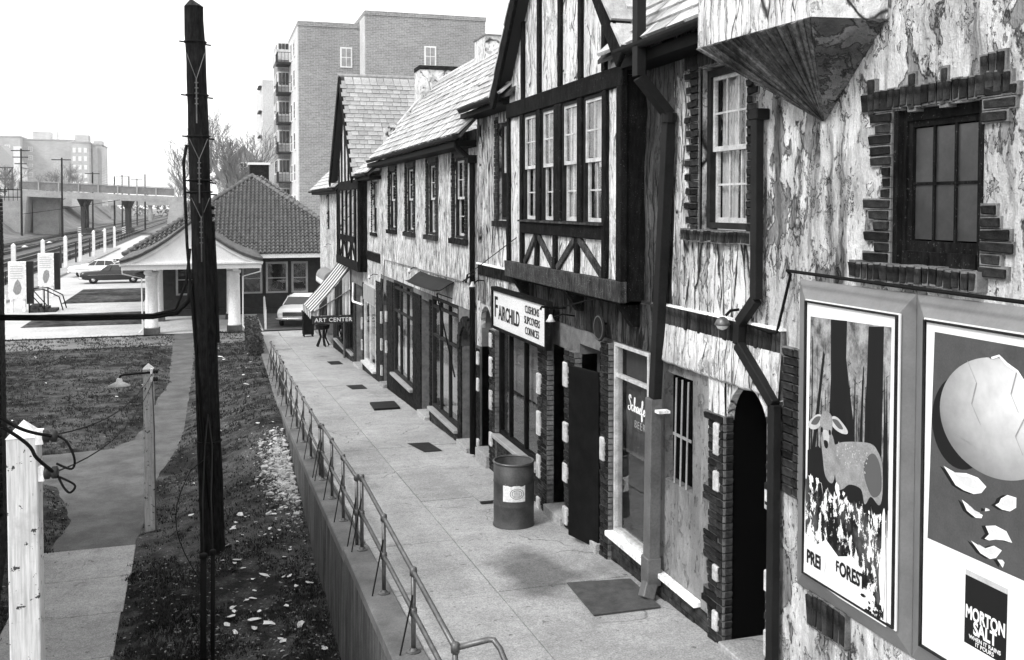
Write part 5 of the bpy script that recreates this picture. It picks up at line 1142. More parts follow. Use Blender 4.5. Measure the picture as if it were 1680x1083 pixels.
# doormat, sidewalk hatches
M['mat'] = grimy('dark rubber mat', .05, .09, 8, .9, 120, .6, .01)
def on_pave(pts, t, name, mat, label, cat, group=None, lift=.004, bev=.004):
    m = MB(); n = len(pts); m.add([(x,y,PZ(y)+lift) for x, y in pts] + [(x,y,PZ(y)+lift+t) for x, y in pts], [tuple(range(n))[::-1], tuple(range(n,2*n))] + [(i,(i+1) % n, n+(i+1) % n, n+i) for i in range(n)])
    return single(m, name, M[mat], label, cat, group, bevel=bev)
on_pave([(3.94,10.62),(3.86,9.58),(4.64,9.56),(4.70,10.5)], .018, 'doormat', 'mat', 'dark doormat lying askew below the grey downpipe', 'mat')
M['hatch'] = grimy('black cellar grating', .006, .014, 8, .8, 80, .3, .01)
on_pave([(3.78,19.6),(3.93,18.62),(4.29,18.62),(4.22,19.55)], .004, 'cellar_hatch', 'hatch', 'black cellar grating in the pavement before the arched shop door', 'hatch', 'cellar gratings in the pavement')
on_pave([(3.74,28.9),(3.80,28.0),(4.24,28.0),(4.22,28.9)], .004, 'cellar_hatch', 'hatch', 'small black cellar grating near the far railing end, second farthest', 'hatch', 'cellar gratings in the pavement')
on_pave([(3.92,35.6),(3.95,34.5),(4.38,34.5),(4.36,35.6)], .004, 'cellar_hatch', 'hatch', 'farthest black cellar grating in front of the awning', 'hatch', 'cellar gratings in the pavement')
hp = on_pave([(3.86,25.1),(3.80,24.0),(4.45,24.0),(4.5,25.1)], .05, 'steel_plate', 'gutter', 'raised grey steel plate on the pavement between two gratings', 'plate')
fl = thing('cellar_flap', 'concrete cellar flap with a dark open edge behind the barrel', 'hatch', (4.2, 14.9, PZ(14.9)))
MB().hexa([(3.93,15.45,PZ(15.45)+.004),(3.95,14.52,PZ(14.52)+.004),(4.55,14.52,PZ(14.52)+.004),(4.55,15.45,PZ(15.45)+.004),(3.93,15.45,PZ(15.45)+.012),(3.95,14.52,PZ(14.52)+.03),(4.55,14.52,PZ(14.52)+.03),(4.55,15.45,PZ(15.45)+.012)]).build('lid', M['concrete'], fl)
MB().hexa([(3.945,14.44,PZ(14.4)+.004),(4.56,14.44,PZ(14.4)+.004),(4.56,14.525,PZ(14.5)+.004),(3.945,14.525,PZ(14.5)+.004),(3.945,14.44,PZ(14.4)+.01),(4.56,14.44,PZ(14.4)+.01),(4.56,14.525,PZ(14.5)+.028),(3.945,14.525,PZ(14.5)+.028)]).build('gap', M['hatch'], fl)
# dark stand at the far shop
st = thing('black_box', 'black box with a lid standing at the far pavement end', 'box', (4.3, 46.9, PZ(46.9)))
MB().box(4.05, 4.55, 46.6, 47.2, PZ(47)+.12, PZ(47)+1.15).build('box', M['black_paint'], st); MB().box(4.02, 4.58, 46.57, 47.23, PZ(47)+1.15, PZ(47)+1.22).build('lid', M['gutter'], st)
for x, y in ((4.1,46.65),(4.5,46.65),(4.1,47.15),(4.5,47.15)): MB().bar((x,y,PZ(y)-.02),(x,y,PZ(47)+.12),.05,.05).build('leg', M['rod'], st)
fw_ = thing('plant_stand', 'low black wrought iron stand below the art sign', 'stand', (4.45, 41.6, PZ(41.6)))
for k in range(5): MB().tube([(4.42+.2*cos(k*1.256), 41.6+.2*sin(k*1.256), PZ(41.6)+.8), (4.42+.1*cos(k*1.256), 41.6+.1*sin(k*1.256), PZ(41.6)+.4), (4.42+.28*cos(k*1.256), 41.6+.28*sin(k*1.256), PZ(41.6))], .04, 6).build('leg', M['rod'], fw_)
MB().lathe([(.1,.7),(.28,.75),(.3,.92),(.26,.92),(.1,.8)], (4.42,41.6,PZ(41.6)), 12).build('bowl', M['black_paint'], fw_)
# ------------------------------------------------------------------ utility pole, riser pipes, cable, posts
up = thing('utility_pole', 'tall dark leaning utility pole with wire steps and bands on the lawn', 'utility pole', (-.04, 17.84, 0))
M['pole'] = flecked('creosoted pole', .007, .05, .70, 2.2)
pb0, pt0 = Vector((-.04,17.84,-.02)), Vector((-.262,17.84,9.68)); P = [pb0 + (pt0-pb0)*t for t in (0,.25,.5,.75,1)]
m = MB(); NP = 40; P = [pb0 + (pt0-pb0)*(k/NP) + Vector((.012*noise.noise(Vector((k*.35,0,1))), .012*noise.noise(Vector((k*.35,0,5))), 0)) for k in range(NP+1)]; m.tube(P, [.215-.055*k/NP + .012*noise.noise(Vector((k*.6,3,0))) for k in range(NP+1)], 18)
m.v = [(x+.010*noise.noise(Vector((x*14,y*14,z*1.2))), y+.010*noise.noise(Vector((x*14,y*14,z*1.2+9))), z) for x, y, z in m.v]; m.build('shaft', M['pole'], up, smooth=False)
e = pt0; m = MB(); m.add([e+Vector((.162*cos(2*pi*k/14), .162*sin(2*pi*k/14), 0)) for k in range(14)] + [e+Vector((-.05,-.09,.12)), e+Vector((-.05,.09,.12))], [(k, (k+1) % 14, 14 if k >= 7 else 15) for k in range(14)]); m.build('pole_top', M['timber_grey'], up)
def pax(z): return pb0 + (pt0-pb0)*(z/9.55)
for z in (8.95, 8.05, 7.35, 6.6, 6.4, 2.1):
    c = pax(z); m = MB(); r_ = .21-.04*z/9.55
    m.tube([c+Vector(((r_+.008)*cos(2*pi*k/16), (r_+.008)*sin(2*pi*k/16), 0)) for k in range(17)], .016, 6, False); m.build('band', M['rod'], up)
    if z > 5: m = MB(); m.tube([c+Vector((-r_-.09,-.04,.0)), c+Vector((r_+.09,-.04,-.05))], .014, 5); m.build('step_bolt', M['rod'], up)
m = MB()
for zt, zb in ((8.75, 8.3), (7.3, 6.95), (6.3, 5.95)):
    c1 = pax(zt); c2 = pax(zb); r_ = .2
    for s in (-1, 1): m.tube([c1+Vector((s*.15,-.13,0)), c2+Vector((0,-.2,0))], .006, 4)
    m.tube([c2+Vector((0,-.2,0)), c2+Vector((.0,-.205,-.75))], .012, 5)
    for k in range(5): q = c2+Vector((0,-.205,-.06-.09*k)); m.tube([q+Vector((-.03,0,0)), q+Vector((.03,0,0))], .01, 4)
m.build('guy_grips', M['metal'], up)
m = MB(); m.tube([pax(7.2)+Vector((-.20,-.05,0)), pax(6.9)+Vector((-.26,-.06,0)), pax(5.5)+Vector((-.25,-.08,0)), pax(4.9)+Vector((-.22,-.1,0)), pax(1.0)+Vector((-.04,-.215,0))], .028, 6); m.tube([pax(6.3)+Vector((.03,-.2,0)), pax(3)+Vector((.02,-.21,0)), pax(.9)+Vector((.03,-.22,0))], .015, 6); m.build('riser_cable', M['rod'], up, smooth=True)
m = MB(); m.tube([pax(5.9)+Vector((.19,0,0)), pax(5.0)+Vector((.205,-.02,0)), pax(3.8)+Vector((.21,-.03,0))], .03, 6)
for k in range(9): m.lathe([(.02,0),(.03,.03),(.02,.06)], pax(6.1-.13*k)+Vector((.2,-.02,0)), 6)
m.build('terminal_string', M['rod'], up)
for x, r_, zt, lab in ((-.175, .042, 1.62, 'thicker riser pipe standing on the lawn in front of the pole'), (-.055, .03, 1.66, 'thinner riser pipe standing on the lawn in front of the pole')):
    m = MB(); m.tube([(x,13.4,-.02),(x+.02,13.4,zt)], r_, 10); m.lathe([(r_+.01,0),(r_+.012,.05),(r_,.06)], (x+.02,13.4,zt-.04), 10); m.tube([(x+.02,13.4,zt),(x+.0,15,zt+.25),(x+.02,17.0,2.2),pax(2.6)+Vector((.0,-.2,0))], .012, 6)
    single(m, 'riser_pipe', M['rod'], lab, 'pipe', smooth=True)
m = MB(); m.tube([(-3.62,18.35,4.34),(-2.2,18.2,4.30),(-1.0,18.0,4.31),(-.6,17.9,4.38),(-.40,17.8,4.6),(-.36,17.75,4.9)], .042, 10); m.tube([(-3.62,18.32,4.38),(-2.2,18.17,4.34),(-1.0,17.97,4.35),(-.62,17.86,4.45),(-.44,17.78,4.9),(-.37,17.75,5.5)], .025, 8)
single(m, 'cable_bundle', M['rod'], 'thick black cable bundle running level from the pole to the left', 'cable', smooth=True)
def white_post(label, x, y, top, w, tilt=0):
    t = thing('white_post', label, 'post', (x, y, 0)); z0 = -.1
    h = w/2; m = MB().hexa([(x-h,y-h,z0),(x+h,y-h,z0),(x+h,y+h,z0),(x-h,y+h,z0),(x-h+tilt,y-h,top),(x+h+tilt,y-h,top),(x+h+tilt,y+h,top),(x-h+tilt,y+h,top)]); m.build('shaft', M['post_paint'], t, bevel=.008)
    g = h+.004; m = MB().add([(x-g+tilt,y-g,top-.002),(x+g+tilt,y-g,top-.002),(x+g+tilt,y+g,top-.002),(x-g+tilt,y+g,top-.002),(x+tilt,y,top+w*.55)], [(0,1,4),(1,2,4),(2,3,4),(3,0,4),(3,2,1,0)]); m.build('cap', M['white_paint'], t)
    return t
def postpaint():
    t = NT('chipped white post paint'); c = t.coord(); n2 = t.noise(t.coord((60,60,3)), 1.0, 4, .7); n1 = t.noise(c, 14, 4, .7); v = t.mix(t.ramp(n2, .3, .7), .40, .74); v = t.mix(t.ramp(t.noise(c, 3, 5, .7), .5, .7), v, .42); v = t.mix(t.ramp(n1, .62, .64), v, .05); t.col(v).rough(.6).spec(.3); t.bump(n2, .3, .004); return t.m
M['post_paint'] = postpaint()
def insulator(par, p):
    p = Vector(p); MB().lathe([(.02,-.05),(.045,-.04),(.045,-.01),(.03,0),(.045,.012),(.045,.04),(.02,.05)], p, 12, 'x').build('insulator', M['sign_black'], par, smooth=True); MB().box(p.x-.09,p.x-.04,p.y-.03,p.y+.03,p.z-.05,p.z+.05).build('insulator_bracket', M['white_worn'], par)
def smooth(pts, k=6):
    out = []
    for i in range(len(pts)-1):
        p0, p1, p2, p3 = (Vector(pts[max(i-1,0)]), Vector(pts[i]), Vector(pts[i+1]), Vector(pts[min(i+2,len(pts)-1)]))
        for j in range(k): t = j/k; out.append(.5*((2*p1) + (p2-p0)*t + (2*p0-5*p1+4*p2-p3)*t*t + (3*p1-p0-3*p2+p3)*t**3))
    return out + [Vector(pts[-1])]
wp = white_post('nearest white square post with black insulators at the lower left', -1.26, 7.4, 4.66, .195)
insulator(wp, (-1.085,7.32,4.66)); insulator(wp, (-1.085,7.34,4.40))
m = MB(); m.tube(smooth([(-1.06,7.3,4.66),(-1.2,7.15,4.74),(-1.35,7.1,4.85),(-1.75,6.8,5.25)]), .012, 6); m.tube(smooth([(-1.06,7.32,4.40),(-1.15,7.2,4.54),(-1.25,7.15,4.7),(-1.75,6.8,5.2)]), .012, 6)
def wire(a, b, sag, n=14): a, b = Vector(a), Vector(b); return [a + (b-a)*(k/n) + Vector((0,0,-4*sag*(k/n)*(1-k/n))) for k in range(n+1)]
m.tube(wire((-1.05,7.35,4.66), (-1.08,19.7,3.12), .22), .006, 5); m.tube(wire((-1.05,7.36,4.40), (-1.08,19.7,2.98), .28), .006, 5)
m.tube(smooth([(-1.05,7.33,4.66),(-.98,7.3,4.62),(-.93,7.3,4.5),(-.95,7.32,4.42),(-1.05,7.34,4.46)]), .008, 6); m.tube(smooth([(-1.05,7.33,4.40),(-1.0,7.3,4.30),(-.96,7.3,4.26),(-.93,7.3,4.31),(-1.03,7.32,4.37)]), .008, 6)
m.build('wires', M['rod'], wp)
lp = white_post('white square lamp post with an enamel shade beside the path', -1.19, 19.72, 3.14, .19, .0)
MB().tube([(-1.15,19.62,3.08),(-1.62,19.62,3.06),(-1.68,19.62,3.04),(-1.70,19.62,2.98)], .022, 8).build('arm', M['gutter'], lp); MB().lathe([(.03,.12),(.05,.1),(.06,.05),(.2,-.02),(.19,-.025),(.05,.03)], (-1.70,19.62,2.88), 18).build('shade', M['white_paint'], lp, smooth=True)
MB().lathe([(.01,-.04),(.03,-.02),(.03,.03)], (-1.70,19.62,2.88), 10).build('bulb', M['glass_dirty'], lp, smooth=True)
insulator(lp, (-1.06,19.62,3.1)); insulator(lp, (-1.06,19.62,2.95)); MB().tube([(-1.12,19.6,3.0),(-1.09,19.6,2.0),(-1.085,19.6,0)], .012, 6).build('conduit', M['pipe_grey'], lp)
m = MB(); m.tube([(-8.3,40,2.0),(-7.9,39.2,0)], .03, 6); single(m, 'stake', M['rod'], 'thin leaning dark stake on the left lawn', 'stake')
m = MB(); m.tube([(-.1,17.6,1.9)]+[(-.28-.35*sin(pi*k/10), 17.5-.1*k, 1.9-.17*k) for k in range(1,11)]+[(-.1,15.4,.05)], .008, 5); single(m, 'loose_wire', M['rod'], 'loose thin wire looping from the pole down to the lawn', 'wire')
# dark brick building at the left edge
lb_ = thing('brick_building', 'dark brick building corner cut off by the left edge', 'building', (-3.6, 14, 0))
c0, c1 = Vector((-3.73,20.2,0)), Vector((-2.11,9.0,0)); d = (c1-c0).normalized(); nin = Vector((d.y, -d.x, 0)); nin = nin if nin.x < 0 else -nin
Lw = (c1-c0).length; Ht = 6.42
m = MB(); P = [c0+nin*.12, c1+nin*.12, c1+nin*4, c0+nin*4]; m.hexa(P + [p+Vector((0,0,Ht-.01)) for p in P]); m.build('wall_core', M['mortar_dark'], lb_)
m = MB(); z = 0; k = 0; ang = math.atan2(d.y, d.x); R3 = Matrix.Rotation(ang, 3, 'Z')
while z < Ht-.05:
    s = -.11 if k % 2 else 0
    while s < Lw:
        a, b = max(s, 0), min(s+.21, Lw)
        if b-a > .05 and not (2.0 < (a+b)/2 < 9 and .9 < z < 3.9): m.obox(c0 + d*((a+b)/2) + nin*(.06+ru(-.004,.004)) + Vector((0,0,z+.037)), b-a-.012, .12, .063, R3)
        s += .21
    z += .075; k += 1
s = 0; q = m.build('bricks', M['brick'], lb_, fix=False); q['kind'] = 'stuff'
m = MB(); z = 0
while z < Ht-.05:                                            # return of the corner that faces the camera side lawn
    s = 0
    while s < 2.0: m.obox(c0 + nin*(s+.105+.12) + d*.06*(0) - d*.055 + Vector((0,0,z+.037)), .1, .2, .063, R3); s += .21
    z += .075
q = m.build('bricks', M['brick'], lb_, fix=False); q['kind'] = 'stuff'
MB().hexa([c0+d*2+nin*.1+Vector((0,0,.9)), c0+d*9+nin*.1+Vector((0,0,.9)), c0+d*9+nin*.13+Vector((0,0,.9)), c0+d*2+nin*.13+Vector((0,0,.9)), c0+d*2+nin*.1+Vector((0,0,3.9)), c0+d*9+nin*.1+Vector((0,0,3.9)), c0+d*9+nin*.13+Vector((0,0,3.9)), c0+d*2+nin*.13+Vector((0,0,3.9))]).build('shutter', M['grey_paint'], lb_)
# litter on the lawn
random.seed(33)
SC = []
for s in range(5):
    m = MB(); n = 7; pts = [(ru(.6,1.3)*cos(2*pi*k/n)*.07, ru(.5,1.1)*sin(2*pi*k/n)*.05) for k in range(n)]
    m.v = [(0,0,ru(.01,.03))] + [(x, y, ru(0,.03)) for x, y in pts]; m.f = [(0, 1+k, 1+(k+1) % n) for k in range(n)]; me = m.mesh('paper_scrap', fix=False); me.materials.append(M['litter']); SC.append(me)
k = 0
while k < 96:
    if rnd() < .62: y = ru(12.5, 19.5); x = ru(.1, 1.5)
    elif rnd() < .6: y = ru(19, 46); x = ru(-.5, 1.45)
    else: y = ru(24, 48); x = ru(-8, -1.6)
    if pathdist(x, y) < .1: continue
    s = ru(.5, 1.3)*(1.25 if rnd() < .35 else .85); o = bpy.data.objects.new('paper_scrap', random.choice(SC)); COL.objects.link(o); o.location = (x, y, LZ(x, y)+.015); o.rotation_euler = (ru(-.25,.25), ru(-.25,.25), ru(0,6.3)); o.scale = (s*ru(.7,1.3), s, s)
    tag(o, 'small white paper scrap littering the lawn', 'litter', 'paper scraps littering the lawn'); k += 1
# hedge and pickets
M['leaf'] = grimy('dark hedge leaves', .02, .06, 8, .7, 60, 0); M['bark'] = grimy('bark', .05, .09, 6, .9, 40, .4)
hd = thing('hedge', 'narrow clipped dark hedge at the far pavement edge', 'hedge', (1.75, 44, .1))
random.seed(3); m = MB()
for k in range(7000):
    y = ru(39.8, 48.2); cx = 1.62+(y-40)*.012; z = ru(.0, 1.0); x = cx + random.choice((-1,1))*ru(.05,.30) if rnd() < .7 else cx+ru(-.3,.3)
    b = max(0, CZ(y)-.3); s = ru(.03,.06); a = Vector((ru(-1,1),ru(-1,1),ru(-1,1))).normalized(); c = a.cross(Vector((ru(-1,1),ru(-1,1),ru(-1,1)))).normalized(); p = Vector((x,y,b+z))
    m.poly([p-a*s, p+c*s*.6, p+a*s, p-c*s*.6])
m.build('foliage', M['leaf'], hd, fix=False)
m = MB()
for k in range(24): y = 40+.34*k; m.tube([(1.62+(y-40)*.012, y, -.1), (1.62+(y-40)*.012+ru(-.1,.1), y+ru(-.1,.1), .8)], .02, 5)
m.build('stems', M['bark'], hd)
pkf = thing('picket_fence', 'short run of white pickets between the station and the pavement', 'fence', (2.6, 53, 0))
for k in range(6):
    y = 50.4+k*1.35; x = 2.52+.055*k; MB().add([(x-.05,y-.02,0),(x+.05,y-.02,0),(x+.05,y+.02,0),(x-.05,y+.02,0),(x-.05,y-.02,1.0),(x+.05,y-.02,1.0),(x+.05,y+.02,1.0),(x-.05,y+.02,1.0),(x,y,1.1)], [(0,1,5,4),(1,2,6,5),(2,3,7,6),(3,0,4,7),(4,5,8),(5,6,8),(6,7,8),(7,4,8)]).build('picket', M['white_paint'], pkf)
MB().bar((2.54,50.4,.35),(2.82,57.2,.35),.03,.06).build('rail', M['white_paint'], pkf)
# ------------------------------------------------------------------ station house and canopy
M['tile'] = grimy('clay pantile', .15, .07, 3, .55, 30, .3, .01, .45); M['station_wall'] = grimy('dark station brick', .016, .03, 5, .85, 40, .3, .01); M['white_trim'] = grimy('white trim', .80, .70, 2, .6, 30, .1, .004)
sh = thing('station_house', 'station house with a tiled hip roof and dark walls', 'building', (2.2, 70, 0))
wall('wall', 0, 0, 1, 0, 1, [], .1, M['station_wall'], sh) if False else None
MB().box(-2.9, 7.6, 58.3, 84, 0, 3.35).build('wall', M['station_wall'], sh)
MB().box(-3.4, 8.1, 57.8, 84.5, 0, .35).build('plinth', M['station_wall'], sh)
ev = MB(); ev.box(-4.5, 8.6, 57.05, 57.25, 3.25, 3.50); ev.box(-4.5, -4.3, 57.25, 85, 3.25, 3.5); ev.box(8.4, 8.6, 57.25, 85, 3.25, 3.5); ev.box(-4.3, 8.4, 57.25, 58.4, 3.25, 3.30); ev.build('fascia', M['white_trim'], sh)
Pe = [Vector((-4.65,57.0,3.5)), Vector((8.75,57.0,3.5)), Vector((8.75,85.2,3.5)), Vector((-4.65,85.2,3.5))]; ra, rb2 = Vector((2.45,63.6,8.05)), Vector((2.45,78.6,8.05))
rf = MB().add(Pe + [ra, rb2], [(0,1,4),(1,2,5,4),(2,3,5),(3,0,4,5),(3,2,1,0)]).build('roof', M['tile'], sh)
def tile_slope(par, a, b, tl, tr, ncol, nrow, name='roof_tiles'):
    """pantiles in real relief on a slope: a, b eave ends; tl, tr upper ends"""
    m = MB(); a, b, tl, tr = map(Vector, (a, b, tl, tr)); up_ = ((tl+tr)/2 - (a+b)/2); along = (b-a).normalized(); nr = along.cross(up_).normalized(); nr = nr if nr.z > 0 else -nr
    W = (b-a).length; ul = up_.length; uu = up_.normalized()
    for r_ in range(nrow):
        t0, t1 = r_/nrow, (r_+1)/nrow
        l0 = (tl-a).dot(along)*t0; r0 = W + ((tr-b).dot(along))*t0; l1 = (tl-a).dot(along)*t1; r1 = W + ((tr-b).dot(along))*t1
        for c in range(ncol):
            x0, x1 = W*c/ncol, W*(c+1)/ncol
            if x0 < l0-.05 or x1 > r0+.05: continue
            n = 5; V = []
            for k in range(n+1):
                f_ = k/n; h = .09*sin(pi*min(1, f_/.66)) if f_ < .66 else -.05*sin(pi*(f_-.66)/.34)
                x = x0+(x1-x0)*f_; V += [a+along*x+uu*ul*t0+nr*(h+.10), a+along*x+uu*(ul*t1+.03)+nr*(h+.02)]
            i = len(m.v); m.v += [tuple(v) for v in V]; m.f += [(i+2*k, i+2*k+2, i+2*k+3, i+2*k+1) for k in range(n)]
            i = len(m.v); m.v += [tuple(v) for v in V[0::2]] + [tuple(v-nr*.10) for v in V[0::2]]; m.f += [(i+k, i+k+1, i+n+2+k, i+n+1+k) for k in range(n)]
    o = m.build(name, M['tile'], par, fix=False); o['kind'] = 'stuff'; return o
tile_slope(rf, Pe[0], Pe[1], ra-Vector((.05,0,0)), ra+Vector((.05,0,0)), 56, 26)
for p0, p1 in ((Pe[0], ra), (Pe[1], ra), (ra, rb2)):
    m = MB(); n = int((p1-p0).length/.42); d = (p1-p0)/n
    for k in range(n): m.tube([p0+d*k+Vector((0,0,.09)), p0+d*(k+1.08)+Vector((0,0,.07))], [.15,.12], 8)
    q = m.build('hip_tiles', M['tile'], rf); q['kind'] = 'stuff'
ch = MB().box(2.4, 3.6, 66, 67.2, 7.0, 8.9).build('chimney', M['brick'], rf); MB().box(2.3,3.7,65.9,67.3,8.9,9.05).build('chimney_cap', M['white_trim'], ch)
for a, b in ((-2.0,.2),(1.6,2.75),(2.95,4.2),(4.4,5.35)):
    f = MB(); X_ = 58.2; f.box(a,b,X_,X_+.12,1.15,1.25); f.box(a,b,X_,X_+.12,2.85,2.97); f.box(a,a+.12,X_+.002,X_+.118,1.25,2.85); f.box(b-.12,b,X_+.002,X_+.118,1.25,2.85); f.box(a+.12,b-.12,X_+.02,X_+.1,2.0,2.05)
    w_ = f.build('window', M['grey_paint'], sh); MB().box(a+.12,b-.12,X_+.05,X_+.055,1.25,2.0).build('pane', M['glass'], w_); MB().box(a+.12,b-.12,X_+.05,X_+.055,2.05,2.85).build('pane', M['glass'], w_)
    MB().box(a+.12,b-.12,X_+.07,X_+.09,1.25,2.85).build('room', M['dark'], w_)
cn = thing('station_canopy', 'white pedimented station canopy with tiled flared roof on tapered columns', 'canopy', (-.9, 65, 0))
cxm = -.92; hw = 3.27
prof = [(0,5.46),(.55,5.02),(1.1,4.60),(1.7,4.20),(2.35,3.85),(2.9,3.64),(3.27,3.56)]
full = [(-x, z) for x, z in prof[::-1]] + prof[1:]
MB().box(cxm-hw+.06, cxm+hw-.06, 49.3, 49.5, 3.18, 3.42).build('front_beam', M['white_trim'], cn)
MB().box(cxm-hw-.02, cxm+hw+.02, 49.18, 49.34, 3.42, 3.50).build('cornice', M['white_trim'], cn)
ped = MB(); P = [(cxm+x, 49.30, z-.06) for x, z in full] ; ped.poly(P + [(cxm+hw,49.30,3.44),(cxm-hw,49.30,3.44)]); ped.build('pediment', M['white_trim'], cn, fix=False)
for s in (-1, 1):
    m = MB(); pr = [(s*x, z) for x, z in prof]
    for (x, z), (x2, z2) in zip(pr, pr[1:]): m.hexa([(cxm+x,49.2,z-.20),(cxm+x2,49.2,z2-.20),(cxm+x2,49.4,z2-.20),(cxm+x,49.4,z-.20),(cxm+x,49.2,z-.05),(cxm+x2,49.2,z2-.05),(cxm+x2,49.4,z2-.05),(cxm+x,49.4,z-.05)])
    m.build('rake_moulding', M['white_trim'], cn)
    m = MB()
    for (x, z), (x2, z2) in zip(pr, pr[1:]): m.hexa([(cxm+x,49.12,z-.05),(cxm+x2,49.12,z2-.05),(cxm+x2,82,z2-.05),(cxm+x,82,z-.05),(cxm+x,49.12,z+.1),(cxm+x2,49.12,z2+.1),(cxm+x2,82,z2+.1),(cxm+x,82,z+.1)])
    rs = m.build('roof', M['tile'], cn)
    m = MB(); nco = 120
    for c in range(nco):
        y = 49.0 + 33*c/nco; m.tube([(cxm+x, y+.1, z+.1) for x, z in pr], .07, 6)
    q = m.build('roof_tiles', M['tile'], rs, fix=False, smooth=True); q['kind'] = 'stuff'
    for yy in (49.5,): MB().tube([(cxm+s*(hw-.1),49.4,3.2),(cxm+s*(hw-.1),49.5,3.0),(cxm+s*2.35,49.9,2.75),(cxm+s*2.33,49.95,.3),(cxm+s*2.5,49.8,.1)], .035, 6).build('drain_pipe', M['white_trim'], cn)
    MB().box(cxm+s*2.0-.14, cxm+s*2.0+.14, 49.5, 82, 3.05, 3.3).build('side_beam', M['white_trim'], cn)
cb = MB(); cb.box(-.36,.36,-.36,.36,0,.3); cbm = cb.mesh('column_base'); cbm.materials.append(M['wall_conc'])
cs2 = MB(); cs2.lathe([(.32,.3),(.32,.36),(.295,.40),(.275,2.7),(.29,2.72),(.29,2.78),(.27,2.80),(.27,2.86),(.34,2.93),(.34,3.05)], (0,0,0), 20); csm = cs2.mesh('column_shaft', smooth=True); csm.materials.append(M['white_trim'])
for s in (-1, 1):
    for k in range(6):
        y = 50.3 + 5.5*k
        c_ = inst(csm, 'column', cn, (cxm+s*1.93, y, 0)); inst(cbm, 'base', c_, (cxm+s*1.93, y, 0))
MB().box(cxm-1.8, cxm+1.8, 49.6, 82, 3.30, 3.34).build('ceiling', M['grey_paint'], cn)
# ------------------------------------------------------------------ cars (local: +x forward)
def car(name, label, paint, loc, rz, group=None, top='white_paint'):
    WO_keep = Vector((0,0,0)); t = thing(name, label, 'car', (0,0,0), group)
    ST = [(-2.55,.60,.45,.82),(-2.5,.80,.35,.95),(-2.2,.90,.30,1.0),(-1.6,.93,.28,1.02),(-.9,.95,.27,1.03),(0,.95,.27,1.03),(.8,.95,.27,1.02),(1.5,.94,.28,.99),(2.1,.92,.32,.95),(2.42,.86,.38,.90),(2.5,.72,.45,.82)]
    m = MB(); n = 14
    for x, w, zb, zt in ST:
        zm = (zb+zt)/2
        cs = [(-w*.8,zb),(-w*.95,zb+.06),(-w,zm-.02),(-w,zm+.12),(-w*.96,zt-.06),(-w*.88,zt),(-w*.4,zt+.025),(w*.4,zt+.025),(w*.88,zt),(w*.96,zt-.06),(w,zm+.12),(w,zm-.02),(w*.95,zb+.06),(w*.8,zb)]
        m.v += [(x, y, z) for y, z in cs]
    for i in range(len(ST)-1):
        for k in range(n): a = i*n; m.f.append((a+k, a+(k+1) % n, a+n+(k+1) % n, a+n+k))
    m.f += [tuple(range(n))[::-1], tuple(range((len(ST)-1)*n, len(ST)*n))]
    body = m.build('body', M[paint], t, smooth=True)
    lo = [(-1.55,.84,1.02),(-.5,.86,1.03),(.3,.86,1.03),(.95,.84,1.02)]; hi = [(-1.05,.66,1.40),(-.5,.70,1.44),(.1,.70,1.44),(.42,.66,1.40)]
    g = MB(); g.v = [(x,-w,z) for x, w, z in lo]+[(x,w,z) for x, w, z in lo]+[(x,-w,z) for x, w, z in hi]+[(x,w,z) for x, w, z in hi]
    g.f = [(0,1,9,8),(1,2,10,9),(2,3,11,10),(4,12,13,5),(5,13,14,6),(6,14,15,7),(3,7,15,11),(0,8,12,4)]; g.build('windows', M['car_glass'], t, fix=False)
    r_ = MB(); r_.hexa([(-1.1,-.68,1.39),(.47,-.68,1.39),(.47,.68,1.39),(-1.1,.68,1.39),(-.9,-.58,1.48),(.3,-.58,1.48),(.3,.58,1.48),(-.9,.58,1.48)])
    for s in (-1,1):
        for k in range(4): r_.bar((lo[k][0], s*lo[k][1], lo[k][2]), (hi[k][0], s*hi[k][1], hi[k][2]), .06, .05, (1,0,0))
    r_.build('roof', M[top], t, bevel=.03)
    for x in (-1.45, 1.5):
        for s in (-1, 1):
            w_ = MB().lathe([(.2,-.1),(.31,-.1),(.34,-.06),(.34,.06),(.31,.1),(.2,.1)], (x, s*.80, .34), 20, 'y').build('wheel', M['tyre'], t, smooth=True)
            MB().lathe([(.02,-.11),(.2,-.095),(.2,.095),(.02,.11)], (x, s*.80, .34), 16, 'y').build('hubcap', M['chrome'], w_, smooth=True)
    for x, s_ in ((2.52, 1), (-2.57, -1)):
        MB().tube([(x-.22*s_,-.93,.46),(x,-.82,.46),(x+.05*s_,0,.46),(x,.82,.46),(x-.22*s_,.93,.46)], .075, 8).build('bumper', M['chrome'], t, smooth=True)
    gr = MB().box(2.44,2.53,-.58,.58,.58,.80).build('grille', M['sign_black'], t)
    for k in range(5): MB().box(2.53,2.545,-.58,.58,.595+.045*k,.61+.045*k).build('grille_bar', M['chrome'], gr)
    for y in (-.78,-.62,.62,.78): MB().lathe([(.075,0),(.08,.03),(.05,.05),(.01,.055)], (2.47,y,.72), 14, 'x').build('headlight', M['lens'], t, smooth=True)
    MB().box(-1.6,1.9,-.965,-.945,.70,.73).box(-1.6,1.9,.945,.965,.70,.73).build('chrome_strip', M['chrome'], t)
    t.location = loc; t.rotation_euler = (0,0,rz); return t
M['car_white'] = plain('white car paint', .80, .25, .5); M['car_black'] = plain('black car paint', .012, .15, .6); M['car_glass'] = plain('car glass', .03, .05, .6); M['tyre'] = plain('tyre rubber', .012, .85, .2); M['lens'] = plain('headlight glass', .7, .1, .6)
M['chrome'] = NT('chrome').col(.6).rough(.2).m; M['chrome'].node_tree.nodes['Principled BSDF'].inputs['Metallic'].default_value = 1
car('sedan', 'white sedan parked facing the camera beside the awning', 'car_white', (4.55, 53.0, .012), R(-104))
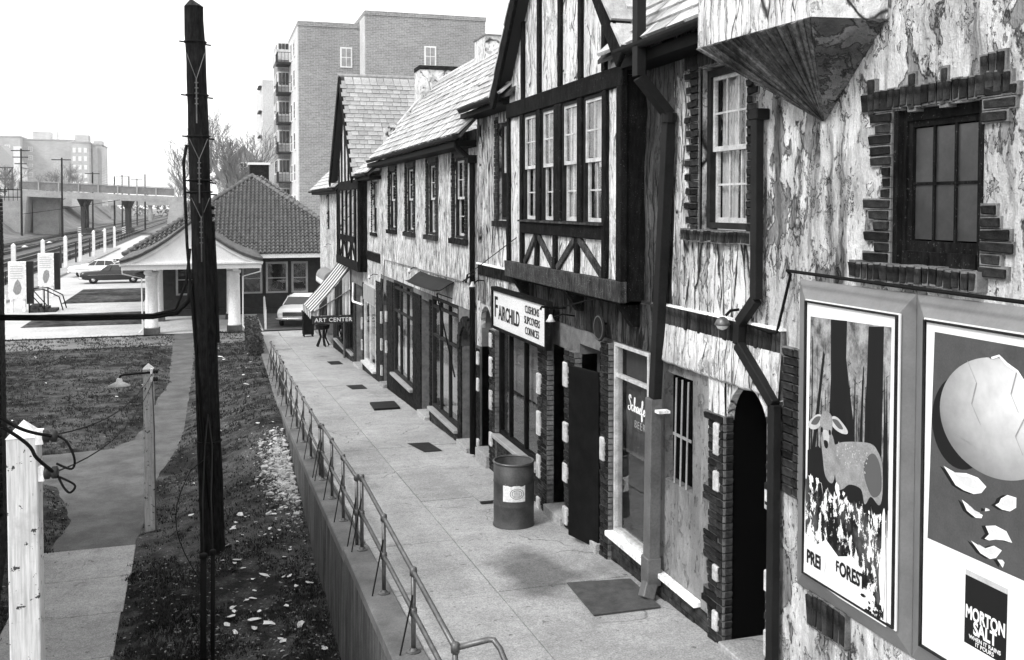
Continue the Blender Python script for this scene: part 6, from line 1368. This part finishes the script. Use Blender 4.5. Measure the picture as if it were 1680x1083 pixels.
car('sedan', 'black sedan parked sideways beyond the strip of lawn', 'car_black', (-7.6, 84.5, .008), R(183), top='car_black')
for i, (x, y, a, l) in enumerate(((-7.4,89.5,180,'white sedan directly behind the black sedan'),(-8.8,95.0,178,'pale sedan third back in the station car park'),(-7.0,101,182,'pale sedan fourth back in the station car park'),(-9.4,92.2,175,'pale sedan left of the white one behind the black sedan'),(-7.8,108,180,'pale sedan fifth back in the station car park'),(-6.8,116,180,'farthest pale sedan in the station car park'))): car('sedan', l, 'car_white', (x, y, .008), R(a), 'pale cars in the station car park')
# ------------------------------------------------------------------ platform furniture
PP = [(-14.65,83),(-14.1,93),(-13.62,103),(-13.5,113),(-13.45,125),(-13.2,135),(-13.2,148)]
words = ['nearest', 'second nearest', 'third nearest', 'fourth nearest', 'third farthest', 'second farthest', 'farthest']
for i, (x, y) in enumerate(PP):
    t = thing('platform_lamp_post', f'white platform lamp post beside the tracks, {words[i]} of the row', 'lamp post', (x, y, .18), 'white lamp posts along the platform'); h = 3.15
    MB().hexa([(x-.16,y-.16,.1),(x+.16,y-.16,.1),(x+.16,y+.16,.1),(x-.16,y+.16,.1),(x-.15,y-.15,h),(x+.15,y-.15,h),(x+.15,y+.15,h),(x-.15,y+.15,h)]).build('shaft', M['white_paint'], t)
    MB().add([(x-.16,y-.16,h),(x+.16,y-.16,h),(x+.16,y+.16,h),(x-.16,y+.16,h),(x,y,h+.2)], [(0,1,4),(1,2,4),(2,3,4),(3,0,4)]).build('cap', M['white_paint'], t)
    MB().tube([(x,y-.1,h-.25),(x-1.3,y-.1,h-.2),(x-1.4,y-.1,h-.35)], .03, 6).build('arm', M['pipe_grey'], t); MB().lathe([(.05,.1),(.28,-.05),(.26,-.06)], (x-1.4,y-.1,h-.45), 12).build('shade', M['white_paint'], t, smooth=True)
    if 2 <= i <= 4: MB().box(x-.5,x-.35,y-.1,y+.1,.18,2.3).build('dark_board', M['sign_black'], t)
def billboard(label, x, y, w, h0, h1, seed):
    random.seed(seed); t = thing('billboard', label, 'billboard', (x, y, 0), 'poster boards by the platform')
    MB().box(x-w/2, x+w/2, y, y+.3, h0, h1).build('board', M['white_worn'], t); MB().box(x+w/2, x+w/2+.35, y+.05, y+.4, h0-.3, h1).build('end_panel', M['gutter'], t)
    for s in (-1,1): MB().box(x+s*w*.35-.08, x+s*w*.35+.08, y+.05, y+.25, -.05, h0).build('leg', M['white_worn'], t)
    MB().box(x-w/2+.06, x+w/2-.06, y-.012, y-.002, h0+.06, h1-.06).build('sheet', M['paper'], t)
    m = MB()
    for k in range(6): z = h1-.3-.14*k; m.poly([(x-w/2+.12,y-.016,z),(x+w/2-.12-ru(0,.15),y-.016,z),(x+w/2-.12-ru(0,.15),y-.016,z+.05),(x-w/2+.12,y-.016,z+.05)])
    q = m.build('print', M['p_light'], t, fix=False); q['kind'] = 'stuff'
    MB().poly([(x+w*.25*cos(a*.7)*ru(.7,1.1), y-.016, h0+.65+.5*sin(a*.7)*ru(.7,1.1)) for a in range(9)]).build('picture', M['p_fawn'], t, fix=False)
billboard('nearest white poster board at the left edge by the wooden steps', -10.95, 63, .95, .75, 2.95, 1); billboard('second white poster board behind the wooden steps', -10.9, 73, 1.0, .75, 2.98, 2)
ws_ = thing('wooden_steps', 'small wooden steps with dark handrails beside the poster boards', 'steps', (-9.4, 63, 0))
for k in range(3): MB().box(-10.2+.45*k, -9.7+.45*k, 62.2, 63.6, 0.01, .42-.13*k).build('tread', M['timber_grey'], ws_)
for y in (62.2, 63.6):
    MB().bar((-10.2,y,1.3),(-9.4,y,1.35),.06,.06).bar((-9.4,y,1.35),(-8.6,y,.9),.06,.06).bar((-8.6,y,.9),(-8.4,y,.1),.06,.06).build('handrail', M['timber'], ws_)
    for x, h in ((-10.2,1.3),(-9.4,1.35)): MB().bar((x,y,0),(x,y,h),.07,.07).build('post', M['timber'], ws_)
    MB().bar((-10.2,y,1.2),(-9.4,y,.2),.05,.05).build('brace', M['timber'], ws_)
sgn = thing('low_notice', 'low white notice board leaning below the nearest poster board', 'notice', (-11.3, 59.5, 0)); MB().box(-11.6,-10.9,59.4,59.46,.3,1.3).build('board', M['white_worn'], sgn); MB().box(-11.3,-11.2,59.46,59.52,-.02,1.2).build('stake', M['timber_grey'], sgn)
# ------------------------------------------------------------------ tracks
M['rail_steel'] = grimy('worn rail steel', .10, .2, 3, .35, 40, .1, .003, .6); M['tie'] = grimy('oiled tie', .02, .045, 5, .9, 40, .3)
for i, (cx, lab) in enumerate(((-17.25,'nearest railway track beside the platform'),(-21.3,'second railway track from the platform'),(-26.2,'third railway track from the platform'),(-30.3,'farthest railway track below the left bank'))):
    t = thing('railway_track', lab, 'railway track', (cx, 200, 0), 'railway tracks'); m = MB(); y = 40
    while y < 260: m.box(cx-1.3, cx+1.3, y, y+.23, .02, .14); y += .62
    q = m.build('ties', M['tie'], t, fix=False); q['kind'] = 'stuff'
    for s in (-1,1): MB().box(cx+s*.72-.06, cx+s*.72+.06, 30, 640, .14, .30).build('rail', M['rail_steel'], t)
    MB().box(cx+1.25, cx+1.42, 30, 640, .25, .40).build('third_rail', M['timber_grey'], t)
m = MB()
for k in range(26): y = 60+k*6; m.box(-15.45,-15.37,y,y+.08,0,1.1)
for z in (.5,1.05): m.box(-15.43,-15.39,60,210,z,z+.04)
single(m, 'track_fence', M['gutter'], 'low dark fence between platform and tracks', 'fence')
# ------------------------------------------------------------------ bridge, banks, far buildings
M['bridge'] = grimy('pale painted steel', .22, .16, 1, .8, 6, .1); M['bridge_conc'] = grimy('pale bridge concrete', .42, .28, .5, .9, 4, .2); M['steel_dark'] = plain('dark steel', .03, .7, .3)
bd = thing('road_bridge', 'pale steel road bridge with panelled parapet crossing the tracks', 'bridge', (-23, 225, 0))
def bz(x): return 8.15 + (10.2-8.9)*(-x-8)/29.5*1.0
xs = [-38.5+3.85*k for k in range(9)]
for a, b in zip(xs, xs[1:]):
    MB().hexa([(a+.15,224.6,bz(a)+.15),(b-.15,224.6,bz(b)+.15),(b-.15,224.8,bz(b)+.15),(a+.15,224.8,bz(a)+.15),(a+.15,224.6,bz(a)+1.75),(b-.15,224.6,bz(b)+1.75),(b-.15,224.8,bz(b)+1.75),(a+.15,224.8,bz(a)+1.75)]).build('parapet_panel', M['bridge'], bd)
for x in xs: MB().box(x-.13, x+.13, 224.4, 224.9, bz(x)-.2, bz(x)+2.0).build('parapet_post', M['bridge_conc'], bd)
MB().bar((xs[0],224.6,bz(xs[0])+1.9),(xs[-1],224.6,bz(xs[-1])+1.9),.3,.18).build('top_rail', M['bridge_conc'], bd)
m = MB(); a, b = xs[0]-2, xs[-1]+2; m.hexa([(a,224.2,bz(a)-1.35),(b,224.2,bz(b)-1.35),(b,236,bz(b)-1.35),(a,236,bz(a)-1.35),(a,224.2,bz(a)),(b,224.2,bz(b)),(b,236,bz(b)),(a,236,bz(a))]); m.build('girder', M['bridge_conc'], bd)
for x in (-26.4, -17.6):
    for dy in (226, 230, 234):
        pr = MB().box(x-.35,x+.35,dy-.3,dy+.3,0,bz(x)-1.4).hexa([(x-.35,dy-.3,bz(x)-3),(x+.35,dy-.3,bz(x)-3),(x+.35,dy+.3,bz(x)-3),(x-.35,dy+.3,bz(x)-3),(x-1.1,dy-.3,bz(x)-1.35),(x+1.1,dy-.3,bz(x)-1.35),(x+1.1,dy+.3,bz(x)-1.35),(x-1.1,dy+.3,bz(x)-1.35)]); pr.build('pier', M['steel_dark'], bd)
    MB().box(x-.9,x+.9,225,235,0,1.3).build('pier_base', M['steel_dark'], bd)
    for k in range(4): MB().prism([(x-.9,224.98,.1+.4*k),(x+.1-1,224.98,.3+.4*k),(x-.2,224.98,.5+.4*k),(x-.2,224.98,.3+.4*k)], (0,-.02,0)).build('hazard_stripe', M['white_paint'], bd)
MB().prism([(-41,222,0),(-37.2,222,0),(-36.5,222,bz(-38)-1.3),(-41,222,bz(-38)-1.3)], (0,14,0)).build('abutment', M['bridge_conc'], bd); MB().box(-36.5,-31.5,229,236,0,bz(-36)-1.4).build('abutment', M['bridge_conc'], bd)
MB().prism([(-9.6,222,0),(-6,222,0),(-6,222,bz(-8)-1.3),(-8.6,222,bz(-8)-1.3)], (0,14,0)).build('abutment', M['bridge_conc'], bd)
bd2 = thing('far_bridge', 'second pale bridge seen far under the road bridge', 'bridge', (-18, 420, 0)); MB().box(-45,2,420,428,6.2,8.2).build('deck', M['bridge_conc'], bd2)
for x in (-38,-24,-12,-3): MB().box(x-.6,x+.6,421,427,0,6.2).build('pier', M['bridge_conc'], bd2)
def terrain(name, fn, x0, x1, y0, y1, nx, ny, mat):
    m = MB()
    for j in range(ny+1):
        for i in range(nx+1): x = x0+(x1-x0)*i/nx; y = y0+(y1-y0)*j/ny; m.v.append((x, y, fn(x, y)))
    for j in range(ny):
        for i in range(nx): a = j*(nx+1)+i; m.f.append((a, a+1, a+nx+2, a+nx+1))
    return struct(m, name, mat, smooth=True)
M['bank'] = grimy('scrubby bank', .10, .22, .25, .95, 3, .5, .05)
terrain('left_bank', lambda x, y: -.05 + sm(-36,-50,x)*(9+1.5*noise.noise(Vector((x*.05,y*.05,0)))) * sm(120, 215, y) , -160, -35, 60, 520, 34, 40, M['bank'])
terrain('right_bank', lambda x, y: -.05 + sm(-8.5,4,x)*6.9*sm(150,222,y), -9, 60, 150, 520, 24, 30, M['bank'])
# poles along the line
random.seed(4)
for i, (x, y, h, arms, lab) in enumerate(((-36.2,214,17.5,3,'tall utility pole with three crossarms at the left bridge end'),(-27.6,205,15.4,1,'utility pole second from the left along the tracks'),(-28.3,262,14.5,1,'utility pole third from the left beyond the bridge'),(-23.3,262,13.5,0,'utility pole fourth from the left beyond the bridge'),(-24.6,300,15,1,'thin utility pole fifth from the left beyond the bridge'),(-19,250,13.2,0,'thin utility pole sixth from the left beyond the bridge'),(-22,320,14.5,1,'thin utility pole seventh from the left beyond the bridge'),(-16,260,14,0,'thin utility pole farthest right beyond the bridge'))):
    t = thing('line_pole', lab, 'utility pole', (x, y, 0), 'utility poles along the railway'); MB().tube([(x,y,-.2),(x+.1,y,h)], [.22,.15], 8).build('shaft', M['timber'], t)
    for k in range(arms): MB().bar((x-1.7+.3*k,y,h-.4-1.3*k),(x+1.7-.3*k,y,h-.4-1.3*k),.15,.18).build('crossarm', M['timber'], t)
m = MB(); m.tube(wire((-36.2,214,4.5),(-9,230,9.5),.3), .05, 4); single(m, 'span_wire', M['rod'], 'long thin wire crossing in front of the bridge', 'wire')
# far brick apartments (left)
M['apt_brick'] = None
def aptbrick(name, a, b, sc=1.0):
    t = NT(name); c = t.coord(); br = t.n('TexBrick', i_Vector=t.n('Mapping', i_Vector=c, i_Rotation=(R(90),0,0)).outputs[0], i_Scale=sc); br.inputs['Mortar Size'].default_value = .012; br.inputs['Brick Width'].default_value = .5; br.inputs['Row Height'].default_value = .16
    br.inputs['Color1'].default_value = (a,a,a,1); br.inputs['Color2'].default_value = (b,b,b,1); br.inputs['Mortar'].default_value = (a*1.5,)*3+(1,)
    v = t.n('RGBToBW', i_0=br.outputs[0]).outputs[0]; v = t.math('MULTIPLY', v, t.ramp(t.noise(c, .15, 4), .3, .7, .85, 1.15)); v = t.math('MULTIPLY', v, t.ramp(t.noise(c, 6, 3, .8), .3, .7, .75, 1.25)); t.col(v).rough(.9).spec(.15); return t.m
M['apt_brick'] = aptbrick('apartment brick', .30, .22); M['apt_hazed'] = aptbrick('haze-paled brick', .46, .38, .6); M['apt_side'] = grimy('pale house wall and lit brick side', .62, .5, .4, .9, 8, .1)  # far brick paled in place of distance haze; side tone carries the left light
def block(t, x0, x1, y0, y1, z0, z1, mat, name='wall'):
    MB().box(x0,x1,y0,y1,z0,z1).build(name, M[mat], t); MB().box(x0-.15,x1+.15,y0-.15,y1+.15,z1,z1+.35).build('parapet', M[mat], t)
def fwin(t, x, y, z, w, h, mat='dark', fr='white_trim'):          # window on a face towards the camera
    f = MB(); f.box(x-w/2-.1,x+w/2+.1,y-.08,y,z-.1,z+h+.1); f_ = f.build('window', M[fr], t)
    for a, b in ((z+.04, z+h/2-.04), (z+h/2+.04, z+h-.04)):
        for s in (-1,1): MB().box(x+s*w*.25-w*.21, x+s*w*.25+w*.21, y-.1, y-.081, a, b).build('pane', M[mat], f_)
ap1 = thing('far_apartments', 'long haze-pale brick apartment block beyond the bridge at far left', 'building', (-48, 340, 8))
for x0, x1, y0, z1 in ((-64,-55,325,26.8),(-55,-41,330,26.3),(-41,-36,326,25.5),(-36,-33,332,25.2)): block(ap1, x0, x1, y0, 350, 6, z1, 'apt_hazed')
for x0, x1, z in ((-53,-48,29.2),(-41,-37,28.4),(-35.6,-33,26.6)): MB().box(x0,x1,334,340,25,z).build('roof_house', M['apt_hazed'], ap1)
MB().box(-46.2,-45.6,334,334.6,26.3,29.2).build('flue', M['apt_hazed'], ap1); MB().box(-35.6,-34.2,331.6,332,9,24.5).build('stair_strip', M['apt_side'], ap1)
for k in range(6):
    for x in (-40.2,-38.6,-37): fwin(ap1, x, 326, 9.5+2.6*k, .7, 1.3, 'p_white')
    for x in (-62,-58.5): fwin(ap1, x, 325, 10+2.6*k, 1.2, 1.3, 'p_light')
    fwin(ap1, -53, 330, 9.8+2.6*k, 1.0, 1.3, 'p_light')
th = thing('tudor_house', 'white half-timbered house on the bank at far left', 'building', (-48, 262, 8))
MB().box(-53,-44.5,262,272,6,16).build('wall', M['white_trim'], th); MB().prism([(-53.6,261.5,15.5),(-44,261.5,15.5),(-48.8,261.5,21)], (0,11,0)).build('roof', M['slate_grey'], th); MB().box(-45.6,-44,260.5,261.9,7,20.5).build('chimney', M['white_trim'], th)
for x in (-52.6,-51,-49.4,-47.8,-46.2): MB().box(x-.15,x+.15,261.9,262,7,15.5).build('stud', M['timber'], th)
for z in (9.5,12.5,15.3): MB().box(-53,-44.6,261.88,262,z,z+.3).build('beam', M['timber'], th)
for a, b in ((-51,-49.4),(-47.8,-46.2)): MB().bar((a,261.93,12.8),(b,261.93,15.2),.3,.1,(0,1,0)).build('brace', M['timber'], th)
fwin(th, -46.9, 262, 10, 1.0, 1.6); fwin(th, -50.2, 262, 10, 1.2, 1.6)
gf = thing('bank_fence', 'dark paling fence along the top of the left bank', 'fence', (-44, 218, 8))
for k in range(14): MB().box(-48+.8*k,-47.9+.8*k,218,218.1,7.2,9.7).build('paling', M['timber'], gf)
MB().box(-48,-37,218.02,218.08,9.3,9.5).box(-48,-37,218.02,218.08,7.8,8.0).build('rail', M['timber'], gf)
# brick apartments (right)
ap2 = thing('apartment_building', 'tall brick apartment building with balconies rising behind the shops', 'building', (16, 105, 0))
MB().box(8.0,13.9,95,122,0,23.3).build('wall', M['apt_brick'], ap2); MB().box(7.95,13.9,94.93,122,23.3,23.75).build('parapet', M['apt_brick'], ap2)
MB().box(13.9,25.6,92,122,0,24.1).build('wall', M['apt_brick'], ap2); MB().box(13.85,25.65,91.93,122,24.1,24.5).build('parapet', M['apt_brick'], ap2); MB().box(25.6,26.3,94,122,0,22.6).build('wall', M['apt_brick'], ap2)
MB().box(7.9,7.998,95.02,121,0,23.2).build('lit_side', M['apt_side'], ap2); MB().box(13.80,13.898,92.02,94.9,0,24.0).build('lit_side', M['apt_side'], ap2)  # left faces: the brighter side light is put into a paler skin colour
def swin(par, X, y, z, w, h):
    f_ = MB().box(X-.08,X,y-w/2-.1,y+w/2+.1,z-.1,z+h+.1).build('window', M['white_trim'], par)
    for s in (-1,1):
        for a, b in ((z+.04,z+h/2-.04),(z+h/2+.04,z+h-.04)): MB().box(X-.1,X-.081,y+s*w*.25-w*.2,y+s*w*.25+w*.2,a,b).build('pane', M['car_glass'], f_)
fwin(ap2, 12.5, 95, 19.6, .95, 1.75, 'grey_paint'); fwin(ap2, 20.1, 92, 19.6, .95, 1.75, 'grey_paint')
for k in range(7):
    z = 2.6+3.05*k
    for y in (98, 101.5): swin(ap2, 7.9, y, z, 1.0, 1.6)
    MB().box(6.7,7.9,105.5,112,z-.6,z+.9).build('bay', M['apt_brick'], ap2); b_ = MB().box(6.7,7.9,105.5,112,z+.9,z+2.43).build('bay_window', M['white_trim'], ap2)
    for y in (106.3,107.6,109): MB().box(6.62,6.70,y,y+.9,z+1.05,z+2.3).build('pane', M['car_glass'], b_)
    for x in (6.85,7.2,7.55): MB().box(x,x+.28,105.42,105.5,z+1.05,z+2.3).build('pane', M['car_glass'], b_)
    bl = MB().box(6.5,7.9,102.6,105.4,z-.15,z+.0).build('balcony', M['steel_dark'], ap2)
    m = MB()
    for j in range(10): m.box(6.52,6.56,102.65+.3*j,102.69+.3*j,z,z+.95)
    for j in range(4): m.box(6.55+.35*j,6.59+.35*j,102.62,102.66,z,z+.95)
    m.box(6.5,6.58,102.6,105.4,z+.95,z+1.0); m.box(6.58,7.9,102.6,102.66,z+.95,z+1.0); m.build('balcony_rail', M['steel_dark'], bl)
    bl = MB().box(5.6,6.6,124,128,z-.1,z+.05).build('balcony', M['steel_dark'], ap2); swin(ap2, 6.0, 122.8, z, 1.0, 1.6)
MB().box(6.6,7.9,105.4,112.1,24-.6-1.9,22.6).build('bay_top', M['apt_side'], ap2); MB().box(6.0,7.9,122,140,0,21.4).build('wall', M['apt_side'], ap2)
# ------------------------------------------------------------------ house and bare trees behind the station
hs = thing('gabled_house', 'pale gabled house half hidden by bare trees behind the station', 'building', (4, 150, 0))
MB().box(1,8,150,160,0,10.5).build('wall', M['apt_side'], hs); MB().prism([(.3,149.5,10.3),(8.7,149.5,10.3),(4.5,149.5,15.2)], (0,11,0)).build('roof', M['slate_grey'], hs)
for x in (2.4,4.5,6.5): fwin(hs, x, 150, 7.6, 1.0, 1.7)
fwin(hs, 4.5, 149.5, 11.2, .9, 1.3)
M['twig'] = plain('grey twigs', .2, .9, .1)
def bare_tree(label, x, y, h, seed, spread=1.0, group='bare trees behind the station', name='bare_tree'):
    random.seed(seed); t = thing(name, label, 'tree', (x, y, 0), group); tr = MB(); tw = MB()
    def grow(p, d, L, r_, lev):
        q = p + d*L; mid = p + d*L*.5 + Vector((ru(-1,1),ru(-1,1),ru(-.3,.3)))*L*.06
        r_ = max(r_, .022*h/15); (tr if lev < 2 else tw).tube([p, mid, q], [r_, r_*.85, r_*.68], 6 if lev < 2 else 3, False)
        if lev >= 7: return
        for k in range(3 if lev < 6 else 2):
            a = Vector((ru(-1,1), ru(-1,1), ru(-.2,.9)))*(.75*spread); nd = (d + a).normalized(); grow(q if k else mid, nd, L*ru(.6,.86), r_*ru(.5,.66), lev+1)
    grow(Vector((x,y,-.1)), Vector((ru(-.05,.05),ru(-.05,.05),1)).normalized(), h*.30, h*.022, 0)
    tr.build('trunk', M['bark'], t, fix=False); q = tw.build('crown', M['twig'], t, fix=False)
bare_tree('large bare tree between the pole and the apartment building', 2.6, 108, 15.5, 5); bare_tree('bare tree close behind the station roof ridge', 5.0, 118, 14, 8); bare_tree('smaller bare tree just left of the dark pole', -3.8, 170, 19, 11); bare_tree('bare tree right of the gabled house', 8.5, 140, 13, 14)
bare_tree('low bare tree on the left bank near the half-timbered house', -44, 245, 16, 21, 1.1, None); bare_tree('bare tree on the left bank by the far apartments', -40.5, 290, 19, 23, 1.1, None)
bare_tree('bare tree far beyond the bridge above the tracks', -8, 300, 16, 25, 1.1, None)
# far wood that closes the horizon
random.seed(17); m = MB()
for k in range(9000):
    a = ru(-60, 60); y = ru(520, 640); x = ru(-260, 300); z = ru(0, 1)**.7*(9+5*noise.noise(Vector((x*.03,0,3)))); s = ru(.5,1.6); d = Vector((ru(-1,1),ru(-1,1),ru(-1,1))).normalized(); e = d.cross(Vector((0,.3,1))).normalized()
    p = Vector((x,y,z)); m.poly([p-d*s, p+e*s*.5, p+d*s, p-e*s*.5])
q = m.build('far_woods', M['twig'], None, fix=False); tag(q, 'pale line of far woods along the horizon', 'woods', kind='stuff')
# ------------------------------------------------------------------ haze in the air
hz = MB().box(-900, 900, -50, 1790, -1.2, 60).build('haze', bpy.data.materials.new('haze air')); tag(hz, 'pale haze filling the air towards the far buildings', 'haze', kind='stuff')
hm = hz.data.materials[0]; hm.use_nodes = True; ht = hm.node_tree; ht.nodes.clear(); ho = ht.nodes.new('ShaderNodeOutputMaterial'); pv_ = ht.nodes.new('ShaderNodeVolumePrincipled')
pv_.inputs['Color'].default_value = (.95,.95,.95,1); pv_.inputs['Density'].default_value = .0002; pv_.inputs['Anisotropy'].default_value = .2; ht.links.new(pv_.outputs[0], ho.inputs['Volume'])
